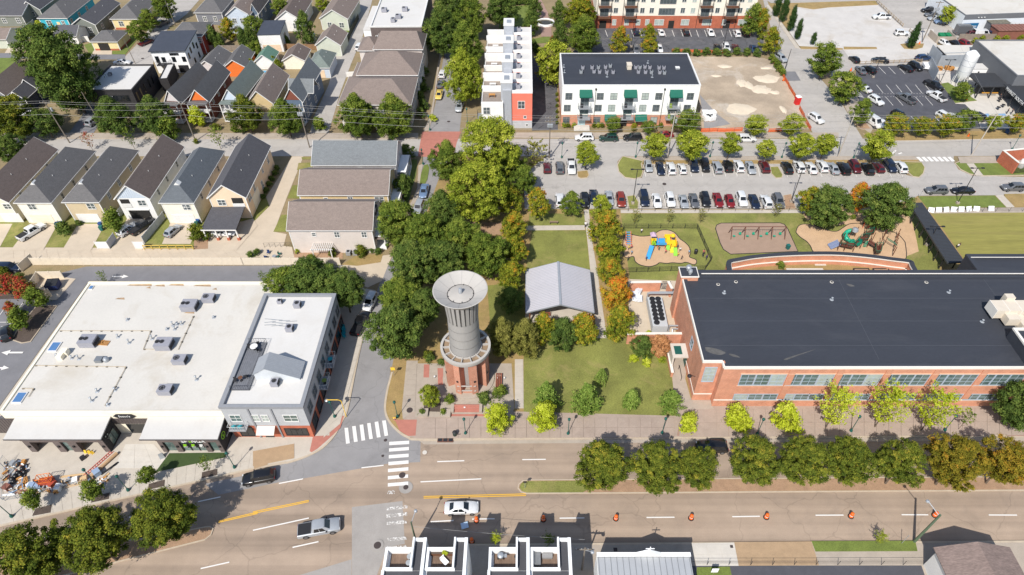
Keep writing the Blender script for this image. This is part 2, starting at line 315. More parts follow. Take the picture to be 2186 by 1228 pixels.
# --- park surfaces on the block
z1,z2,z3=ZK+.004,ZK+.008,ZK+.012
sheet('lawn',Q(PX,1118,762,1118,886,1447,888,1434,807,1430,772,1345,722,1297,716,1158,730),z1,GrG,'front lawn with young conifers beside the school')
sheet('lawn',Q(PX,1136,492,1251,492,1262,600,1266,700,1120,700,1122,580),z1,GrG,'mown lawn behind the pavilion')
sheet('lawn',[(1040,610),(1120,600),(1120,740),(1050,740)],z1,GrG,'lawn between tower and pavilion')
sheet('lawn',[(1130,456),(1247,456),(1250,482),(1128,482)],z1,GrG,'grass strip behind the bench')
sheet('school_lawn',Q(PX,1325,456,1722,455,1760,470,1830,480,1960,455,2010,560,2000,600,1330,600,1345,598),z1,GrG,'school play lawn')
sheet('sports_field',Q(PX,1985,452,2186,449,2500,447,2500,560,2060,556,2000,470),z1,grass_mown,'mown sports field right of the covered walkway')
sheet('verge',Q(B4,1312,500,1945,492,2040,590,1385,592),z1,GrL,'green verge below the parked dark cars')
sheet('verge',Q(B4,2020,480,2300,474,2300,582,2105,586),z1,GrD,'dry verge at the right edge')
sheet('path',Q(B4,1950,492,2012,486,2110,588,2045,592),z1,concrete,'short concrete path across the verge')
sheet('path',[(1325,447.5),(1720,447.5),(1720,455),(1325,455)],z2,concrete,'concrete strip along the school fence')
sheet('path',Q(B4,1400,600,2500,588,2500,630,1420,640),z2,COld,'concrete strip below the row of white panels')
sheet('path',[(1099,767),(1117,767),(1118,872),(1099,872)],z2,concrete,'concrete path beside the front lawn')
sheet('path',Q(PX,1246,447.5,1257,447.5,1262,500,1275,580,1296,722,1273,722,1264,580,1251,492),z2,concrete,'concrete path right of the pavilion')
sheet('path',[(1120,482),(1248,481),(1249,491),(1122,492)],z3,concrete,'concrete path below the park bench')
sheet('plaza',Q(PX,862,872,1447,888,1460,850,1490,850,2186,868,2500,872,2500,931.5,2186,932.5,1630,935.5,1090,938.5,898,939,872,933,862,900),z1,plaza_mat,'pinkish concrete plaza along the main road')
for i,x in En((1447,1547,1640,1740,1845,1945,2050,2150)):
 sheet('paver_band',[(x+6,884),(x+52,885),(x+44,931),(x-2,931)],z2,paver_mat,ORD[i]+' brick paver band from the lawn along the plaza')
sheet('paver_square',[(843,896),(890,896),(887,930),(871,931),(853,920)],z2+.004,RBrk,'red brick corner pavers at the crosswalk')
sheet('paver_square',Q(D2,565,85,668,60,640,150,560,225,475,300,430,328,415,320,440,210,560,205),z2,RBrk,'red corner paving at the store')
sheet('street_verge',Q(PX,834,783,868,780,858,872,842,892,828,886,826,868,831,832),z1,GrD,'dry grass verge along the side street')
sheet('path',[(868,770),(892,770),(888,872),(860,895),(858,872)],z1,COld,'sidewalk along the dry verge')
sheet('tower_plaza',[(892,776),(1092,776),(1098,872),(1090,890),(886,890)],z2,COld,'concrete plaza around the tower')
for i,(a,b)in En((((905,778),(914,806)),((934,786),(945,822)))):
 sheet('paver_band',[(a[0],a[1]),(a[0]+12,a[1]),(b[0]+2,b[1]),(b[0]-10,b[1])],z3,RBrk,('left' if i==0 else 'right')+' brick band set in the tower plaza')
sheet('paver_band',[(948,884),(1052,884),(1052,889),(948,889)],z3,RBrk,'long brick band below the tower steps')
sheet('bed',Q(D2,1255,-60,1375,-60,1370,32,1250,28),z3,mulch_dark,'mulch bed below the small green tree')
sheet('mulch_ground',[(985,475),(1075,475),(1080,500),(985,505)],z1,MuB,'bare brown ground under the park trees')
sheet('chiller_yard',[(1340,596),(1455,600),(1440,725),(1345,722)],z2,CDrv,'pale concrete yard for the chiller')
sheet('path',Q(Z3,195,620,310,620,320,720,300,900,345,1060,500,1070,515,1120,560,1190,230,1190,200,900),z2+.006,COld,'concrete walk at the side door of the school')
sheet('swing_pad',Q(PX,1528,487,1531,480,1540,476.5,1665,476,1674,479,1681,488,1703,536,1560,542,1545,532,1538,518),z2,rubber_pad,'brown swing pad with rounded corners')
tp=smooth_line(Q(Z6,130,300,430,315,640,300,720,260,800,210,900,190,1010,205,1110,260,1190,360,1300,440,1370,520,1400,620,1380,715,1510,775,1480,860,1320,812,1220,832,1050,822,940,835,800,822,740,860,620,895,500,885,400,850,330,790,295,700,120,700),4,True)
sheet('toddler_pad',tp,z2,mulch_tan,'tan mulch pad under the colourful playset')
kerb(tp,'black rubber edging of the toddler pad',w=.14,h=.22,closed=True,name='edging',mat=black_rubber)
bp=smooth_line(Q(Z7,150,240,190,160,280,135,420,150,520,200,640,232,720,250,800,240,880,190,960,140,1050,125,1250,130,1500,200,1700,280,1800,370,1840,460,1825,700,1500,740,1000,660,480,600,370,470,310,400,220,340,160,280),4,True)
sheet('bare_earth',Q(Z7,240,-40,700,-80,1500,-120,1900,-60,2000,300,2050,560,1850,640,1600,240,900,140,500,190,300,60),z2-.002,mulch_tan,'bare worn earth under the playground trees')
sheet('play_pad',bp,z2+.002,mulch_tan,'big tan mulch pad under the green climbing frame')
kerb(bp,'black rubber edging of the big play pad',w=.14,h=.22,closed=True,name='edging',mat=black_rubber)
kerb(Q(PX,1528,487,1531,480,1540,476.5,1665,476,1674,479,1681,488,1703,536,1560,542,1545,532,1538,518),'black rubber edging of the swing pad',w=.14,h=.22,closed=True,name='edging',mat=black_rubber)
sheet('courtyard_ground',Q(PX,1562,578,1580,558,1640,550,1780,548,1880,560,1945,575,1950,600,1560,600),z3,GrD,'grass in the curved brick courtyard')
# --- strips along the cross street
def strip(name,x0,x1,y0,y1,z,mat,lb,top=True):return slab(name,[(x0,y0),(x1,y0),(x1,y1),(x0,y1)],z,mat,lb)
strip('pavement',-300,893,284,296,.11,COld,'north pavement of the cross street, left part')
strip('pavement',990,1790,283,294,.11,COld,'north pavement before the apartments and building site')
slab('pavement',Q(A4,860,1100,2700,1060,2700,1130,1100,1160,920,1140),.11,GrD,'dry grass strip before the market car park')
slab('pavement',[(1330,334),(1950,333),(1962,341),(1330,342)],.11,COld,'pavement between street and parked cars')
slab('lot_strip',[(1330,342.5),(1960,341.5),(1958,349),(1380,350),(1376,352)],.10,GrD,'dry grass strip behind the upper parking row')
for pts,lb in((Q(PX,1330,334,1324,342,1319,352,1322,366,1335,378,1355,381,1368,377,1372,366,1368,350,1372,344),'grass island at the left lot entrance'),
(Q(B4,1170,210,1340,215,1372,260,1360,310,1325,342,1270,335,1215,290),'grass island at the right lot entrance'),
(Q(B4,92,255,160,252,200,320,192,345,140,348,100,310),'small grass island among the upper parking row'),
(Q(B3,1020,510,1090,500,1125,560,1120,620,1040,620),'small grass island among the lower parking row'),
(Q(B3,600,300,690,290,705,330,690,355,630,360,605,345),'small island under the lime tree'),
(Q(B4,200,490,270,480,310,600,215,605),'mulch island by the last car of the lower row'),
(Q(B4,1640,215,1720,170,2600,170,2600,320,1850,330,1740,315,1660,275,1615,225),'grass corner beside the brick enclosure')):
 slab('island',pts,.12,MuB if 'mulch' in lb else(GrL if 'corner' in lb else GrD if 'lime' in lb else GrG),lb)
 kerb(pts,'kerb of the '+lb,closed=True,w=.18,side=-1)
sheet('path',Q(B4,1640,172,2600,165,2600,224,1660,226),.126,COld,'pavement at the brick enclosure')
sheet('path',Q(B4,1712,228,1772,228,1852,328,1790,330),.128,concrete,'concrete path at the lot corner')
slab('island',Q(A4,80,30,960,5,985,40,570,62,450,78,290,52,240,250,330,380,690,398,690,410,350,404,200,200),.1,GrD,'dry grass border of the gravel lot')
slab('island',Q(A4,700,385,970,388,975,404,700,408),.1,GrD,'dry grass strip below the gravel lot')
slab('island',Q(A4,1165,365,1240,352,1362,360,1350,392,1290,408,1200,402),.1,GrD,'dry grass island with a leaning cypress')
slab('island',Q(A4,585,740,640,720,760,830,740,862,680,855),.1,mulch_dark,'mulch bed under the lot tree')
slab('island',Q(A4,430,560,480,540,600,600,590,640,500,640),.1,MuB,'mulch bed under the corner tree')
slab('island',Q(A4,770,1000,880,1010,920,1060,850,1070),.1,MuB,'mulch bed at the lot corner')
slab('island',Q(A4,1500,690,1560,680,1800,830,1620,850),.1,GrL,'green bed at the market hall')
slab('pavement',Q(A4,590,640,690,640,800,760,840,870,940,1062,920,1100,760,985),.09,COld,'pavement between diagonal street and market car park')
slab('pavement',Q(A4,60,40,82,40,210,215,345,405,300,390),.09,concrete,'pavement beside the cypress row')
sheet('asphalt_repair',Q(A4,220,590,300,590,345,665,220,668),.016,AsL,'dark square repair in the diagonal street')
sheet('wet_ground',Q(A3,1640,800,1780,960,1900,1050,1680,1090),.018,asphalt_grey,'greyish damp ground on the building site')
# --- residential surfaces, left
for i,(q,lb)in En(((Q(B1,-90,745,105,745,0,940,-200,960),'first'),(Q(B1,262,742,490,742,365,968,90,968),'second'),(Q(B1,662,745,890,745,770,968,525,968),'third'),
(Q(B1,1075,700,1330,700,1200,968,935,968),'fourth'),(Q(B1,1440,738,1690,738,1610,915,1370,915),'fifth'),(Q(B1,1760,800,2140,700,2179,760,2000,968,1740,968),'sixth'))):
 sheet('driveway',q,.064,CDrv,lb+' driveway from the left behind the house row')
sheet('bed',Q(B1,1640,860,1760,850,1760,955,1640,960),.066,MuB,'brown bed beside the carport')
for i,q in En((Q(B2,410,180,490,180,490,200,415,200),Q(B2,385,230,500,226,505,290,372,290),Q(B2,335,420,400,415,400,530,290,530),Q(B2,240,668,300,668,300,812,172,812))):
 sheet('lawn_patch',q,.02,GrG,('small','upper','middle','lower')[i]+' lawn patch beside the three long houses')
sheet('patio',Q(B2,100,915,330,940,350,1030,60,1035),.02,CDrv,'patio with garden chairs behind the white fence')
sheet('bed',Q(B2,345,970,760,960,760,1040,345,1040),.018,MuB,'brown bed under the white pergola')
sheet('rough_grass',Q(B2,750,1090,880,1010,1100,1000,1080,1070,880,1100),.016,GrD,'rough dry grass at the end of the fence')
slab('pavement',Q(B2,1310,600,1340,560,1390,440,1400,250,1440,235,1420,330,1405,470,1365,680,1310,700),.11,COld,'sidewalk beside the parked blue cars')
slab('verge',Q(B2,1445,250,1478,240,1492,270,1475,370,1455,405,1410,405,1420,330),.12,GrL,'small grass verge above the blue cars')
sheet('yard',Q(B2,1250,200,1390,200,1380,330,1300,600,1180,600,1220,360),.018,GrL,'shaded front yards of the three long houses')
slab('pavement',Q(A2,1440,1110,1500,980,1535,780,1560,560,1590,400,1612,400,1570,600,1545,800,1515,1000,1490,1100),.11,COld,'sidewalk before the brown roofed townhouses')
sheet('yard',Q(A1,0,490,170,490,200,640,-60,640),.016,GrL,'lawn beside the big dark trees')
sheet('yard',Q(A1,710,380,810,350,800,440,760,460),.016,GrL,'lawn left of the cream carport')
sheet('yard',Q(A1,1020,300,1180,310,1060,460,950,460,950,400),.016,GrL,'lawn right of the cream carport')
sheet('yard',Q(A1,270,250,440,220,500,260,400,330,240,300),.016,GrG,'back yard of the turquoise house')
sheet('driveway',Q(A1,800,420,950,410,945,462,770,462),.018,CDrv,'drive into the cream carport')
sheet('driveway',Q(A1,100,350,240,340,160,450,40,450),.018,CDrv,'drive beside the fenced yard')
sheet('yard',Q(A2,720,250,830,200,880,180,800,330,740,320),.016,GrL,'small back yard beside the alley')
sheet('lawn',Q(A3,-60,60,250,40,280,200,220,230,-60,240),.02,GrL,'striped green lawn at the top of the park')
sheet('lawn',Q(A3,225,330,380,300,380,360,230,370),.02,GrL,'green lawn below the round fountain')
sheet('garden_path',Q(A3,260,0,290,80,290,160,300,310,385,310,385,160,340,80,300,0),.022,paver_mat,'brick garden path to the round fountain')
sheet('turf',Q(D1,1240,335,1650,330,1655,365,1135,475),z2,turf_mat,'dark green artificial turf before the gym')
sheet('pavement_patch',Q(D2,0,320,302,265,302,372,0,432),z2,M('tan_pavement',C(178,150,118),.9,.09,.8,.08,10),'tan brick patch in the store pavement')
sheet('tree_pit_strip',Q(D1,1860,330,1960,300,1960,420,1860,450),z3,M('tan_pavement',(.3,.2,.1)),'tan edge of the pavement patch')
for q,lb in((Q(D1,235,795,260,740,380,712,370,770),'leftmost'),(Q(D1,665,698,680,650,805,622,798,670),'second'),(Q(D1,1082,605,1090,560,1208,528,1204,575),'third'),(Q(D1,1475,520,1480,475,1592,448,1592,494),'rightmost')):
 sheet('tree_pit',q,z2+.004,mulch_dark,lb+' dark tree pit in the store pavement')
for i,(x,y)in En(((1063,925),(1163,927))):
 sheet('tree_pit',[(x-16,y-9),(x+16,y-9),(x+17,y+8),(x-17,y+8)],z3,MuB,('left' if i==0 else 'right')+' tree pit of the two ginkgos by the lawn')
for i,x in En((1465,1570,1668,1766,1864,1966,2062)):
 sheet('tree_pit',[(x-15,912),(x+15,912),(x+16,927),(x-17,927)],z3,MuB,ORD[i]+' tree pit of the row before the school')
sheet('island_bed',Q(C1,185,430,310,285,485,285,400,400,260,590,180,605,95,575),.09,mulch_dark,'dark mulch island behind the store')
kerb(Q(C1,185,430,310,285,485,285,400,400,260,590,180,605,95,575),'kerb of the dark mulch island',closed=True,side=-1)
sheet('bed',Q(C1,-100,60,150,40,160,230,-100,235),.02,mulch_dark,'dark bed at the car park edge')
sheet('pad',Q(C1,250,200,340,20,640,60,480,240,360,240),.03,CDrv,'concrete pad of the waste enclosure')
sheet('verge',Q(D4,385,978,1145,975,1162,1052,415,1055),z1,GrL,'green verge with a small lime tree')
sheet('pavement_patch',[D3(1672,985),D4(385,980),D4(440,1155),D4(0,1158),D3(1705,1160)],z1,M('tan_pavement',(.3,.2,.1)),'tan concrete driveway on the south side')
sheet('pavement_patch',Q(D3,1360,995,1672,990,1705,1160,1395,1165),z2,CPal,'pale concrete pavement beside the church')
sheet('dark_yard',Q(D4,-600,1160,1190,1158,1240,1300,-600,1300),z2,asphalt_dark,'dark asphalt yard at the bottom edge')
sheet('lawn_patch',Q(D3,1400,1170,1640,1165,1660,1260,1390,1260),z3,GrL,'small lawn beside the church')
# ================================================================ LIBRARY: windows, buildings, trees, cars
glass=M('window_glass',(.085,.105,.11),.08,.25,.6,spec=.8)
GlG=M('window_glass_green',(.11,.16,.15),.10,.35,.9,spec=.8)
car_glass=M('car_glass',(.012,.015,.018),.06,.1,1,spec=.8)
blind=M('window_blind',C(176,186,178),.5,.15,1.2)
WhT=plain('white_trim',C(236,234,230),.5)
DkM=plain('dark_metal',(.025,.025,.028),.5)
GyM=plain('grey_metal',C(150,154,158),.45,.4)
galv=plain('galvanised_metal',C(180,184,188),.45,.35)
wood_pole=M('weathered_pole',C(132,122,110),.9,.15,2.0,.1,20)
teal_green=plain('lamp_post_green',C(28,92,84),.5)
WM={}
def win_mesh(w,h,nx,nz,t,d=.07):
 k=(round(w,2),round(h,2),nx,nz,t)
 if k in WM:return WM[k]
 f=MB();f.box(-w/2-t,w/2+t,-d,.0,h,h+t);f.box(-w/2-t,w/2+t,-d-.03,.0,-t,0)
 f.box(-w/2-t,-w/2,-d,0,0,h);f.box(w/2,w/2+t,-d,0,0,h)
 b=.035 if t<.12 else .05
 for i in range(1,nx):x=-w/2+w*i/nx;f.box(x-b,x+b,-d*.8,0,0,h)
 for i in range(1,nz):z=h*i/nz;f.box(-w/2,w/2,-d*.75,0,z-b*.8,z+b*.8)
 p=MB()
 p.box(-w/2/nx+b*.9,w/2/nx-b*.9,-.025,-.005,b*.7,h/nz-b*.7)
 WM[k]=(f,p,{});return WM[k]
SIDE={'f':0.0,'b':math.pi,'l':-math.pi/2,'r':math.pi/2}
def spot(side,u,z,Wd,D,off=0.0):
 return{'f':(u,-off,z),'b':(u,D+off,z),'l':(-off,u,z),'r':(Wd+off,u,z)}[side]
def window(par,side,u,z,w,h,Wd,D,nx=2,nz=2,t=.1,frame=None,gl=None,off=.003,name='window',panes=True):
 f,p,c=win_mesh(w,h,nx,nz,t);frame=frame or WhT;gl=gl or glass
 if frame.name not in c:c[frame.name]=f.mesh('window',frame)
 o=put(name,c[frame.name],par,spot(side,u,z,Wd,D,off),SIDE[side])
 if('p',gl.name)not in c:c[('p',gl.name)]=p.mesh('pane',gl)
 for i in range(nx):
  for j in range(nz):
   put('pane',c[('p',gl.name)],o,(-w/2+w*(i+.5)/nx,0,h*j/nz))
 return o
def panel(par,name,side,u,z,w,h,Wd,D,mat,d=.05,off=.003,grooves=0,vertical=False):
 m=MB()
 if grooves:
  for i in range(grooves):
   if vertical:m.box(-w/2+w*i/grooves+.01,-w/2+w*(i+1)/grooves-.01,-d,0,0,h)
   else:m.box(-w/2,w/2,-d,0,h*i/grooves+.012,h*(i+1)/grooves-.012)
 else:m.box(-w/2,w/2,-d,0,0,h)
 return m.build(name,mat,par,spot(side,u,z,Wd,D,off),SIDE[side])
def place(p0,p1,z):
 """ground spot, heading and length of a level edge seen from photo point p0 to p1 at height z"""
 a,b=g(p0,z),g(p1,z);d=b-a;return Vector((a.x,a.y,0)),math.atan2(d.y,d.x),math.hypot(d.x,d.y)
def shell(par,Wd,D,h,mat,name='wall',z0=0.0):return Bx(0,Wd,0,D,z0,h).build(name,mat,par)
def prfRoof(par,Wd,D,h,roofm,capm,t=.3,ph=.45,name='roof',x0=0,y0=0):
 r=Bx(x0+t-.02,x0+Wd-t+.02,y0+t-.02,y0+D-t+.02,h-.2,h+.03).build(name,roofm,par)
 c=MB();e=.05
 c.box(x0-e,x0+Wd+e,y0-e,y0+t,h+.0,h+ph);c.box(x0-e,x0+Wd+e,y0+D-t,y0+D+e,h,h+ph)
 c.box(x0-e,x0+t,y0+t,y0+D-t,h,h+ph);c.box(x0+Wd-t,x0+Wd+e,y0+t,y0+D-t,h,h+ph)
 c.build('parapet',capm,par);return r
def gable_roof(par,Wd,D,he,rise,style,mat,ov=.4,t=.14,x0=0.0,y0=0.0,trim=None,name='roof',ovg=None,hipin=None):
 """style gy: ridge runs away from the front, gx: ridge along the front, hip/hipy: hipped ends"""
 ovg=ov if ovg is None else ovg;m=MB();X0,X1,Y0,Y1=x0-ov,x0+Wd+ov,y0-ov,y0+D+ov
 if style in('gy','hipy'):X0,X1,Y0,Y1=x0-ov,x0+Wd+ov,y0-ovg,y0+D+ovg
 if style in('gx','hip'):X0,X1,Y0,Y1=x0-ovg,x0+Wd+ovg,y0-ov,y0+D+ov
 if style in('gy','gx'):
  sl=rise/((Wd if style=='gy' else D)/2);ze=he-sl*ov;zr=he+rise
  if style=='gy':xm=(X0+X1)/2;q=[[(X0,Y0,ze),(xm,Y0,zr),(xm,Y1,zr),(X0,Y1,ze)],[(xm,Y0,zr),(X1,Y0,ze),(X1,Y1,ze),(xm,Y1,zr)]]
  else:ym=(Y0+Y1)/2;q=[[(X0,Y0,ze),(X1,Y0,ze),(X1,ym,zr),(X0,ym,zr)],[(X0,ym,zr),(X1,ym,zr),(X1,Y1,ze),(X0,Y1,ze)]]
  for k in q:
   k=[(a,b,c+t)for a,b,c in k];lo=[(a,b,c-t)for a,b,c in k]
   m.add(k+lo,HXA)
  o=m.build(name,mat,par)
  if trim:
   b=MB()
   for k in q:
    for(p,s)in((k[0],k[1]),(k[1],k[2]),(k[2],k[3]),(k[3],k[0])):
     if abs(p[2]-s[2])>.1:
      e=.03 if(p[1]>(Y0+Y1)/2 if style=='gy' else p[0]>(X0+X1)/2)else-.03
      dx,dy=(0,e)if style=='gy' else(e,0)
      P=[(p[0]+dx,p[1]+dy,p[2]-.12),(s[0]+dx,s[1]+dy,s[2]-.12),(s[0]+dx,s[1]+dy,s[2]+t+.01),(p[0]+dx,p[1]+dy,p[2]+t+.01)]
      Q=[(v[0]-dx*1.9,v[1]-dy*1.9,v[2])for v in P]
      b.add(P+Q,[(0,1,2,3),(7,6,5,4),(0,4,5,1),(2,6,7,3),(1,5,6,2),(3,7,4,0)])
   if style=='gy':b.box(X0-.1,X0-.005,Y0,Y1,ze-.02,ze+.1);b.box(X1+.005,X1+.1,Y0,Y1,ze-.02,ze+.1)
   else:b.box(X0,X1,Y0-.1,Y0-.005,ze-.02,ze+.1);b.box(X0,X1,Y1+.005,Y1+.1,ze-.02,ze+.1)
   b.build('fascia',trim,o)
  return o
 ze=he;zr=he+rise
 if style=='hip':
  i=(Y1-Y0)/2 if hipin is None else hipin;ym=(Y0+Y1)/2;r0,r1=(X0+i,ym,zr),(X1-i,ym,zr)
  if i*2>X1-X0:i=(X1-X0)/2-.05;r0,r1=(X0+i,ym,zr),(X1-i,ym,zr)
  e=[(X0,Y0,ze),(X1,Y0,ze),(X1,Y1,ze),(X0,Y1,ze)];fs=[(0,1,5,4),(1,2,5),(2,3,4,5),(3,0,4)]
 else:
  i=(X1-X0)/2 if hipin is None else hipin;xm=(X0+X1)/2
  if i*2>Y1-Y0:i=(Y1-Y0)/2-.05
  r0,r1=(xm,Y0+i,zr),(xm,Y1-i,zr)
  e=[(X0,Y0,ze),(X1,Y0,ze),(X1,Y1,ze),(X0,Y1,ze)];fs=[(0,1,4),(1,2,5,4),(2,3,5),(3,0,4,5)]
 vs=e+[r0,r1]+[(a,b,c-t)for a,b,c in e]
 m.add(vs,fs+[(9,8,7,6)]+[(0,6,7,1),(1,7,8,2),(2,8,9,3),(3,9,6,0)])
 o=m.build(name,mat,par)
 if trim:
  b=MB();k=.06
  b.box(X0-k,X1+k,Y0-k,Y0-.005,ze-t-.03,ze+.01);b.box(X0-k,X0-.005,Y0,Y1,ze-t-.03,ze+.01);b.box(X1+.005,X1+k,Y0,Y1,ze-t-.03,ze+.01)
  b.build('fascia',trim,o)
 return o
def gable_wall(par,Wd,D,he,rise,style,mat,name='wall'):
 m=MB()
 if style=='gy':
  p=[(0,0),(Wd,0),(Wd,he),(Wd/2,he+rise),(0,he)];n=5
  m.add([(x,0,z)for x,z in p]+[(x,D,z)for x,z in p],[tuple(range(5)),tuple(range(5,10))[::-1]]+[((i+1)%n,i,n+i,n+(i+1)%n)for i in range(n)])
 elif style=='gx':
  p=[(0,0),(D,0),(D,he),(D/2,he+rise),(0,he)];n=5
  m.add([(0,y,z)for y,z in p]+[(Wd,y,z)for y,z in p],[tuple(range(5))[::-1],tuple(range(5,10))]+[(i,(i+1)%n,n+(i+1)%n,n+i)for i in range(n)])
 else:m.box(0,Wd,0,D,0,he-.1)
 return m.build(name,mat,par)
def siding(name,col,pitch=.2):
 """lap siding: colour plus fine horizontal relief"""
 m=M(name,col,.75,.05,.7,.04,5)
 if 'siding' in m:return m
 m['siding']=1;n,l=m.node_tree.nodes,m.node_tree.links;b=n['Principled BSDF'];ge=n.new('ShaderNodeNewGeometry')
 mp=n.new('ShaderNodeMapping');mp.inputs['Scale'].default_value=(0,0,1/pitch);l.new(ge.outputs['Position'],mp.inputs[0])
 wv=n.new('ShaderNodeTexWave');wv.wave_type='BANDS';wv.bands_direction='Z';wv.wave_profile='SAW';wv.inputs['Scale'].default_value=.314;l.new(mp.outputs[0],wv.inputs['Vector'])
 bp=n.new('ShaderNodeBump');bp.inputs['Strength'].default_value=.6;bp.inputs['Distance'].default_value=.03;l.new(wv.outputs['Fac'],bp.inputs['Height']);l.new(bp.outputs[0],b.inputs['Normal']);return m
def shingle(name,col):return M(name,col,.92,.10,1.2,.16,4.5,bump=.5,bscale=7,streak=(1,1,3.0),stain=.25,stscale=.5)
def brickm(name,c1,c2,mortar,sc=1.0):
 if name in MATS:return MATS[name]
 m=bpy.data.materials.new(name);m.use_nodes=True;MATS[name]=m
 n,l=m.node_tree.nodes,m.node_tree.links;b=n['Principled BSDF'];b.inputs['Roughness'].default_value=.9
 ge=n.new('ShaderNodeTexCoord');sp=n.new('ShaderNodeSeparateXYZ');l.new(ge.outputs['Object'],sp.inputs[0])
 ad=n.new('ShaderNodeMath');l.new(sp.outputs[0],ad.inputs[0]);l.new(sp.outputs[1],ad.inputs[1]);cb=n.new('ShaderNodeCombineXYZ');l.new(ad.outputs[0],cb.inputs[0]);l.new(sp.outputs[2],cb.inputs[1])
 bt=n.new('ShaderNodeTexBrick');bt.inputs['Scale'].default_value=1/sc;bt.inputs['Brick Width'].default_value=.24;bt.inputs['Row Height'].default_value=.08;bt.inputs['Mortar Size'].default_value=.008
 bt.inputs['Color1'].default_value=(*c1,1);bt.inputs['Color2'].default_value=(*c2,1);bt.inputs['Mortar'].default_value=(*mortar,1);l.new(cb.outputs[0],bt.inputs['Vector'])
 nz=n.new('ShaderNodeTexNoise');nz.inputs['Scale'].default_value=.7;nz.inputs['Detail'].default_value=6;l.new(ge.outputs['Object'],nz.inputs['Vector'])
 mr=n.new('ShaderNodeMapRange');mr.inputs[1].default_value=.3;mr.inputs[2].default_value=.7;mr.inputs[3].default_value=.86;mr.inputs[4].default_value=1.12;l.new(nz.outputs['Fac'],mr.inputs[0])
 mx=n.new('ShaderNodeMix');mx.data_type='RGBA';mx.blend_type='MULTIPLY';mx.inputs[0].default_value=1;l.new(bt.outputs['Color'],mx.inputs[6]);l.new(mr.outputs[0],mx.inputs[7]);l.new(mx.outputs[2],b.inputs['Base Color']);return m
BrO=brickm('orange_brick',C(200,136,106,.95),C(184,118,90,.95),C(202,164,140,.95))
brick_red=brickm('red_brick',C(182,96,66,.95),C(160,80,56,.95),C(170,120,98,.95))
BrB=brickm('black_brick',(.032,.030,.032),(.022,.021,.023),(.045,.043,.043))
BrN=brickm('brown_brick',C(104,92,88,.95),C(88,78,75,.95),C(118,108,104,.95))
roof_white=M('white_membrane_roof',C(214,209,200),.8,.045,.12,.03,3,stain=.6,stcol=C(188,176,156),stscale=.1)
RfW2=M('bright_membrane_roof',C(218,215,210),.75,.02,.2,.02,3,stain=.35,stcol=C(196,188,176),stscale=.15)
RfB=M('black_membrane_roof',C(58,61,69),.7,.09,.15,.06,4,stain=.38,stcol=C(82,83,88),stscale=.16,streak=(.35,1,1))
roof_metal=M('standing_seam_metal',C(200,196,200),.55,.04,.3,.02,6)
SidW=siding('white_siding',C(232,230,226,.98))
stucco_white=M('white_stucco',C(238,235,229,.98),.85,.03,.5,.02,8,stain=.12,stcol=C(212,205,196))
sh_dark=shingle('charcoal_shingles',C(104,102,102));sh_brown=shingle('brown_shingles',C(112,99,93));sh_taupe=shingle('taupe_shingles',C(136,122,114))
sh_grey=shingle('grey_shingles',C(122,126,128));sh_green=shingle('grey_green_shingles',C(120,130,124));sh_black=shingle('black_shingles',C(88,87,91));sh_blue=shingle('blue_grey_shingles',C(98,103,108))
# ---------------------------------------------------------------- trees
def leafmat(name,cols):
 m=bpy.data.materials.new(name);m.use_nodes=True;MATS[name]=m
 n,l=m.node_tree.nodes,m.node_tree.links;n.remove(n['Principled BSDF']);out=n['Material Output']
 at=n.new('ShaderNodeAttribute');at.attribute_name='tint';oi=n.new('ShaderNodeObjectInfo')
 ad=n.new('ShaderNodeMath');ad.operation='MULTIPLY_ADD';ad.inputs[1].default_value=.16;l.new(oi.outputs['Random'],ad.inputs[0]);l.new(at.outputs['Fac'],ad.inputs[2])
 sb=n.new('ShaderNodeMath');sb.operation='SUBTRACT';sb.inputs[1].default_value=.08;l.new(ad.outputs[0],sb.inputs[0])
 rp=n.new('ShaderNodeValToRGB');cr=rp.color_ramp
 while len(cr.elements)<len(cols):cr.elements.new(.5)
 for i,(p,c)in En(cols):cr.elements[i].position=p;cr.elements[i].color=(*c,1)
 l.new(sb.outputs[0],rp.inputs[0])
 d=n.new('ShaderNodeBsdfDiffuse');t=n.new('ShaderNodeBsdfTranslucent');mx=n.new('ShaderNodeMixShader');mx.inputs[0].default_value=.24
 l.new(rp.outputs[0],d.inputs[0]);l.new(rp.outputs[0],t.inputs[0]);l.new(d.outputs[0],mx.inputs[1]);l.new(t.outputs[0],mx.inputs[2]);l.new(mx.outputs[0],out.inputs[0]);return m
def LC(*a):return[(p,C(*c,1.0))for p,c in a]
lfG=leafmat('leaf_green',LC((0,(72,92,38)),(.45,(104,122,50)),(.8,(136,148,62)),(1,(158,164,74))))
lfD=leafmat('leaf_dark_green',LC((0,(66,86,42)),(.5,(94,114,54)),(.9,(124,138,66)),(1,(142,150,76))))
lfL=leafmat('leaf_lime',LC((0,(106,122,40)),(.5,(146,156,54)),(.85,(176,180,68)),(1,(194,196,82))))
lfK=leafmat('leaf_ginkgo_yellow',LC((0,(140,154,36)),(.5,(182,192,54)),(1,(214,216,96))))
lfM=leafmat('leaf_maple_turning',LC((0,(92,108,36)),(.4,(128,136,46)),(.66,(160,156,52)),(.84,(190,154,56)),(1,(204,120,48))))
lf_orange=leafmat('leaf_maple_orange',LC((0,(120,128,40)),(.35,(168,154,50)),(.65,(204,138,52)),(1,(208,92,44))))
lfO=leafmat('leaf_olive',LC((0,(66,82,34)),(.5,(106,116,44)),(.85,(142,144,54)),(1,(166,152,60))))
lf_bronze=leafmat('leaf_bronze',LC((0,(92,94,34)),(.45,(132,122,44)),(.8,(166,140,50)),(1,(182,126,50))))
lf_fir=leafmat('leaf_fresh_conifer',LC((0,(92,118,50)),(.5,(124,148,66)),(1,(160,176,90))))
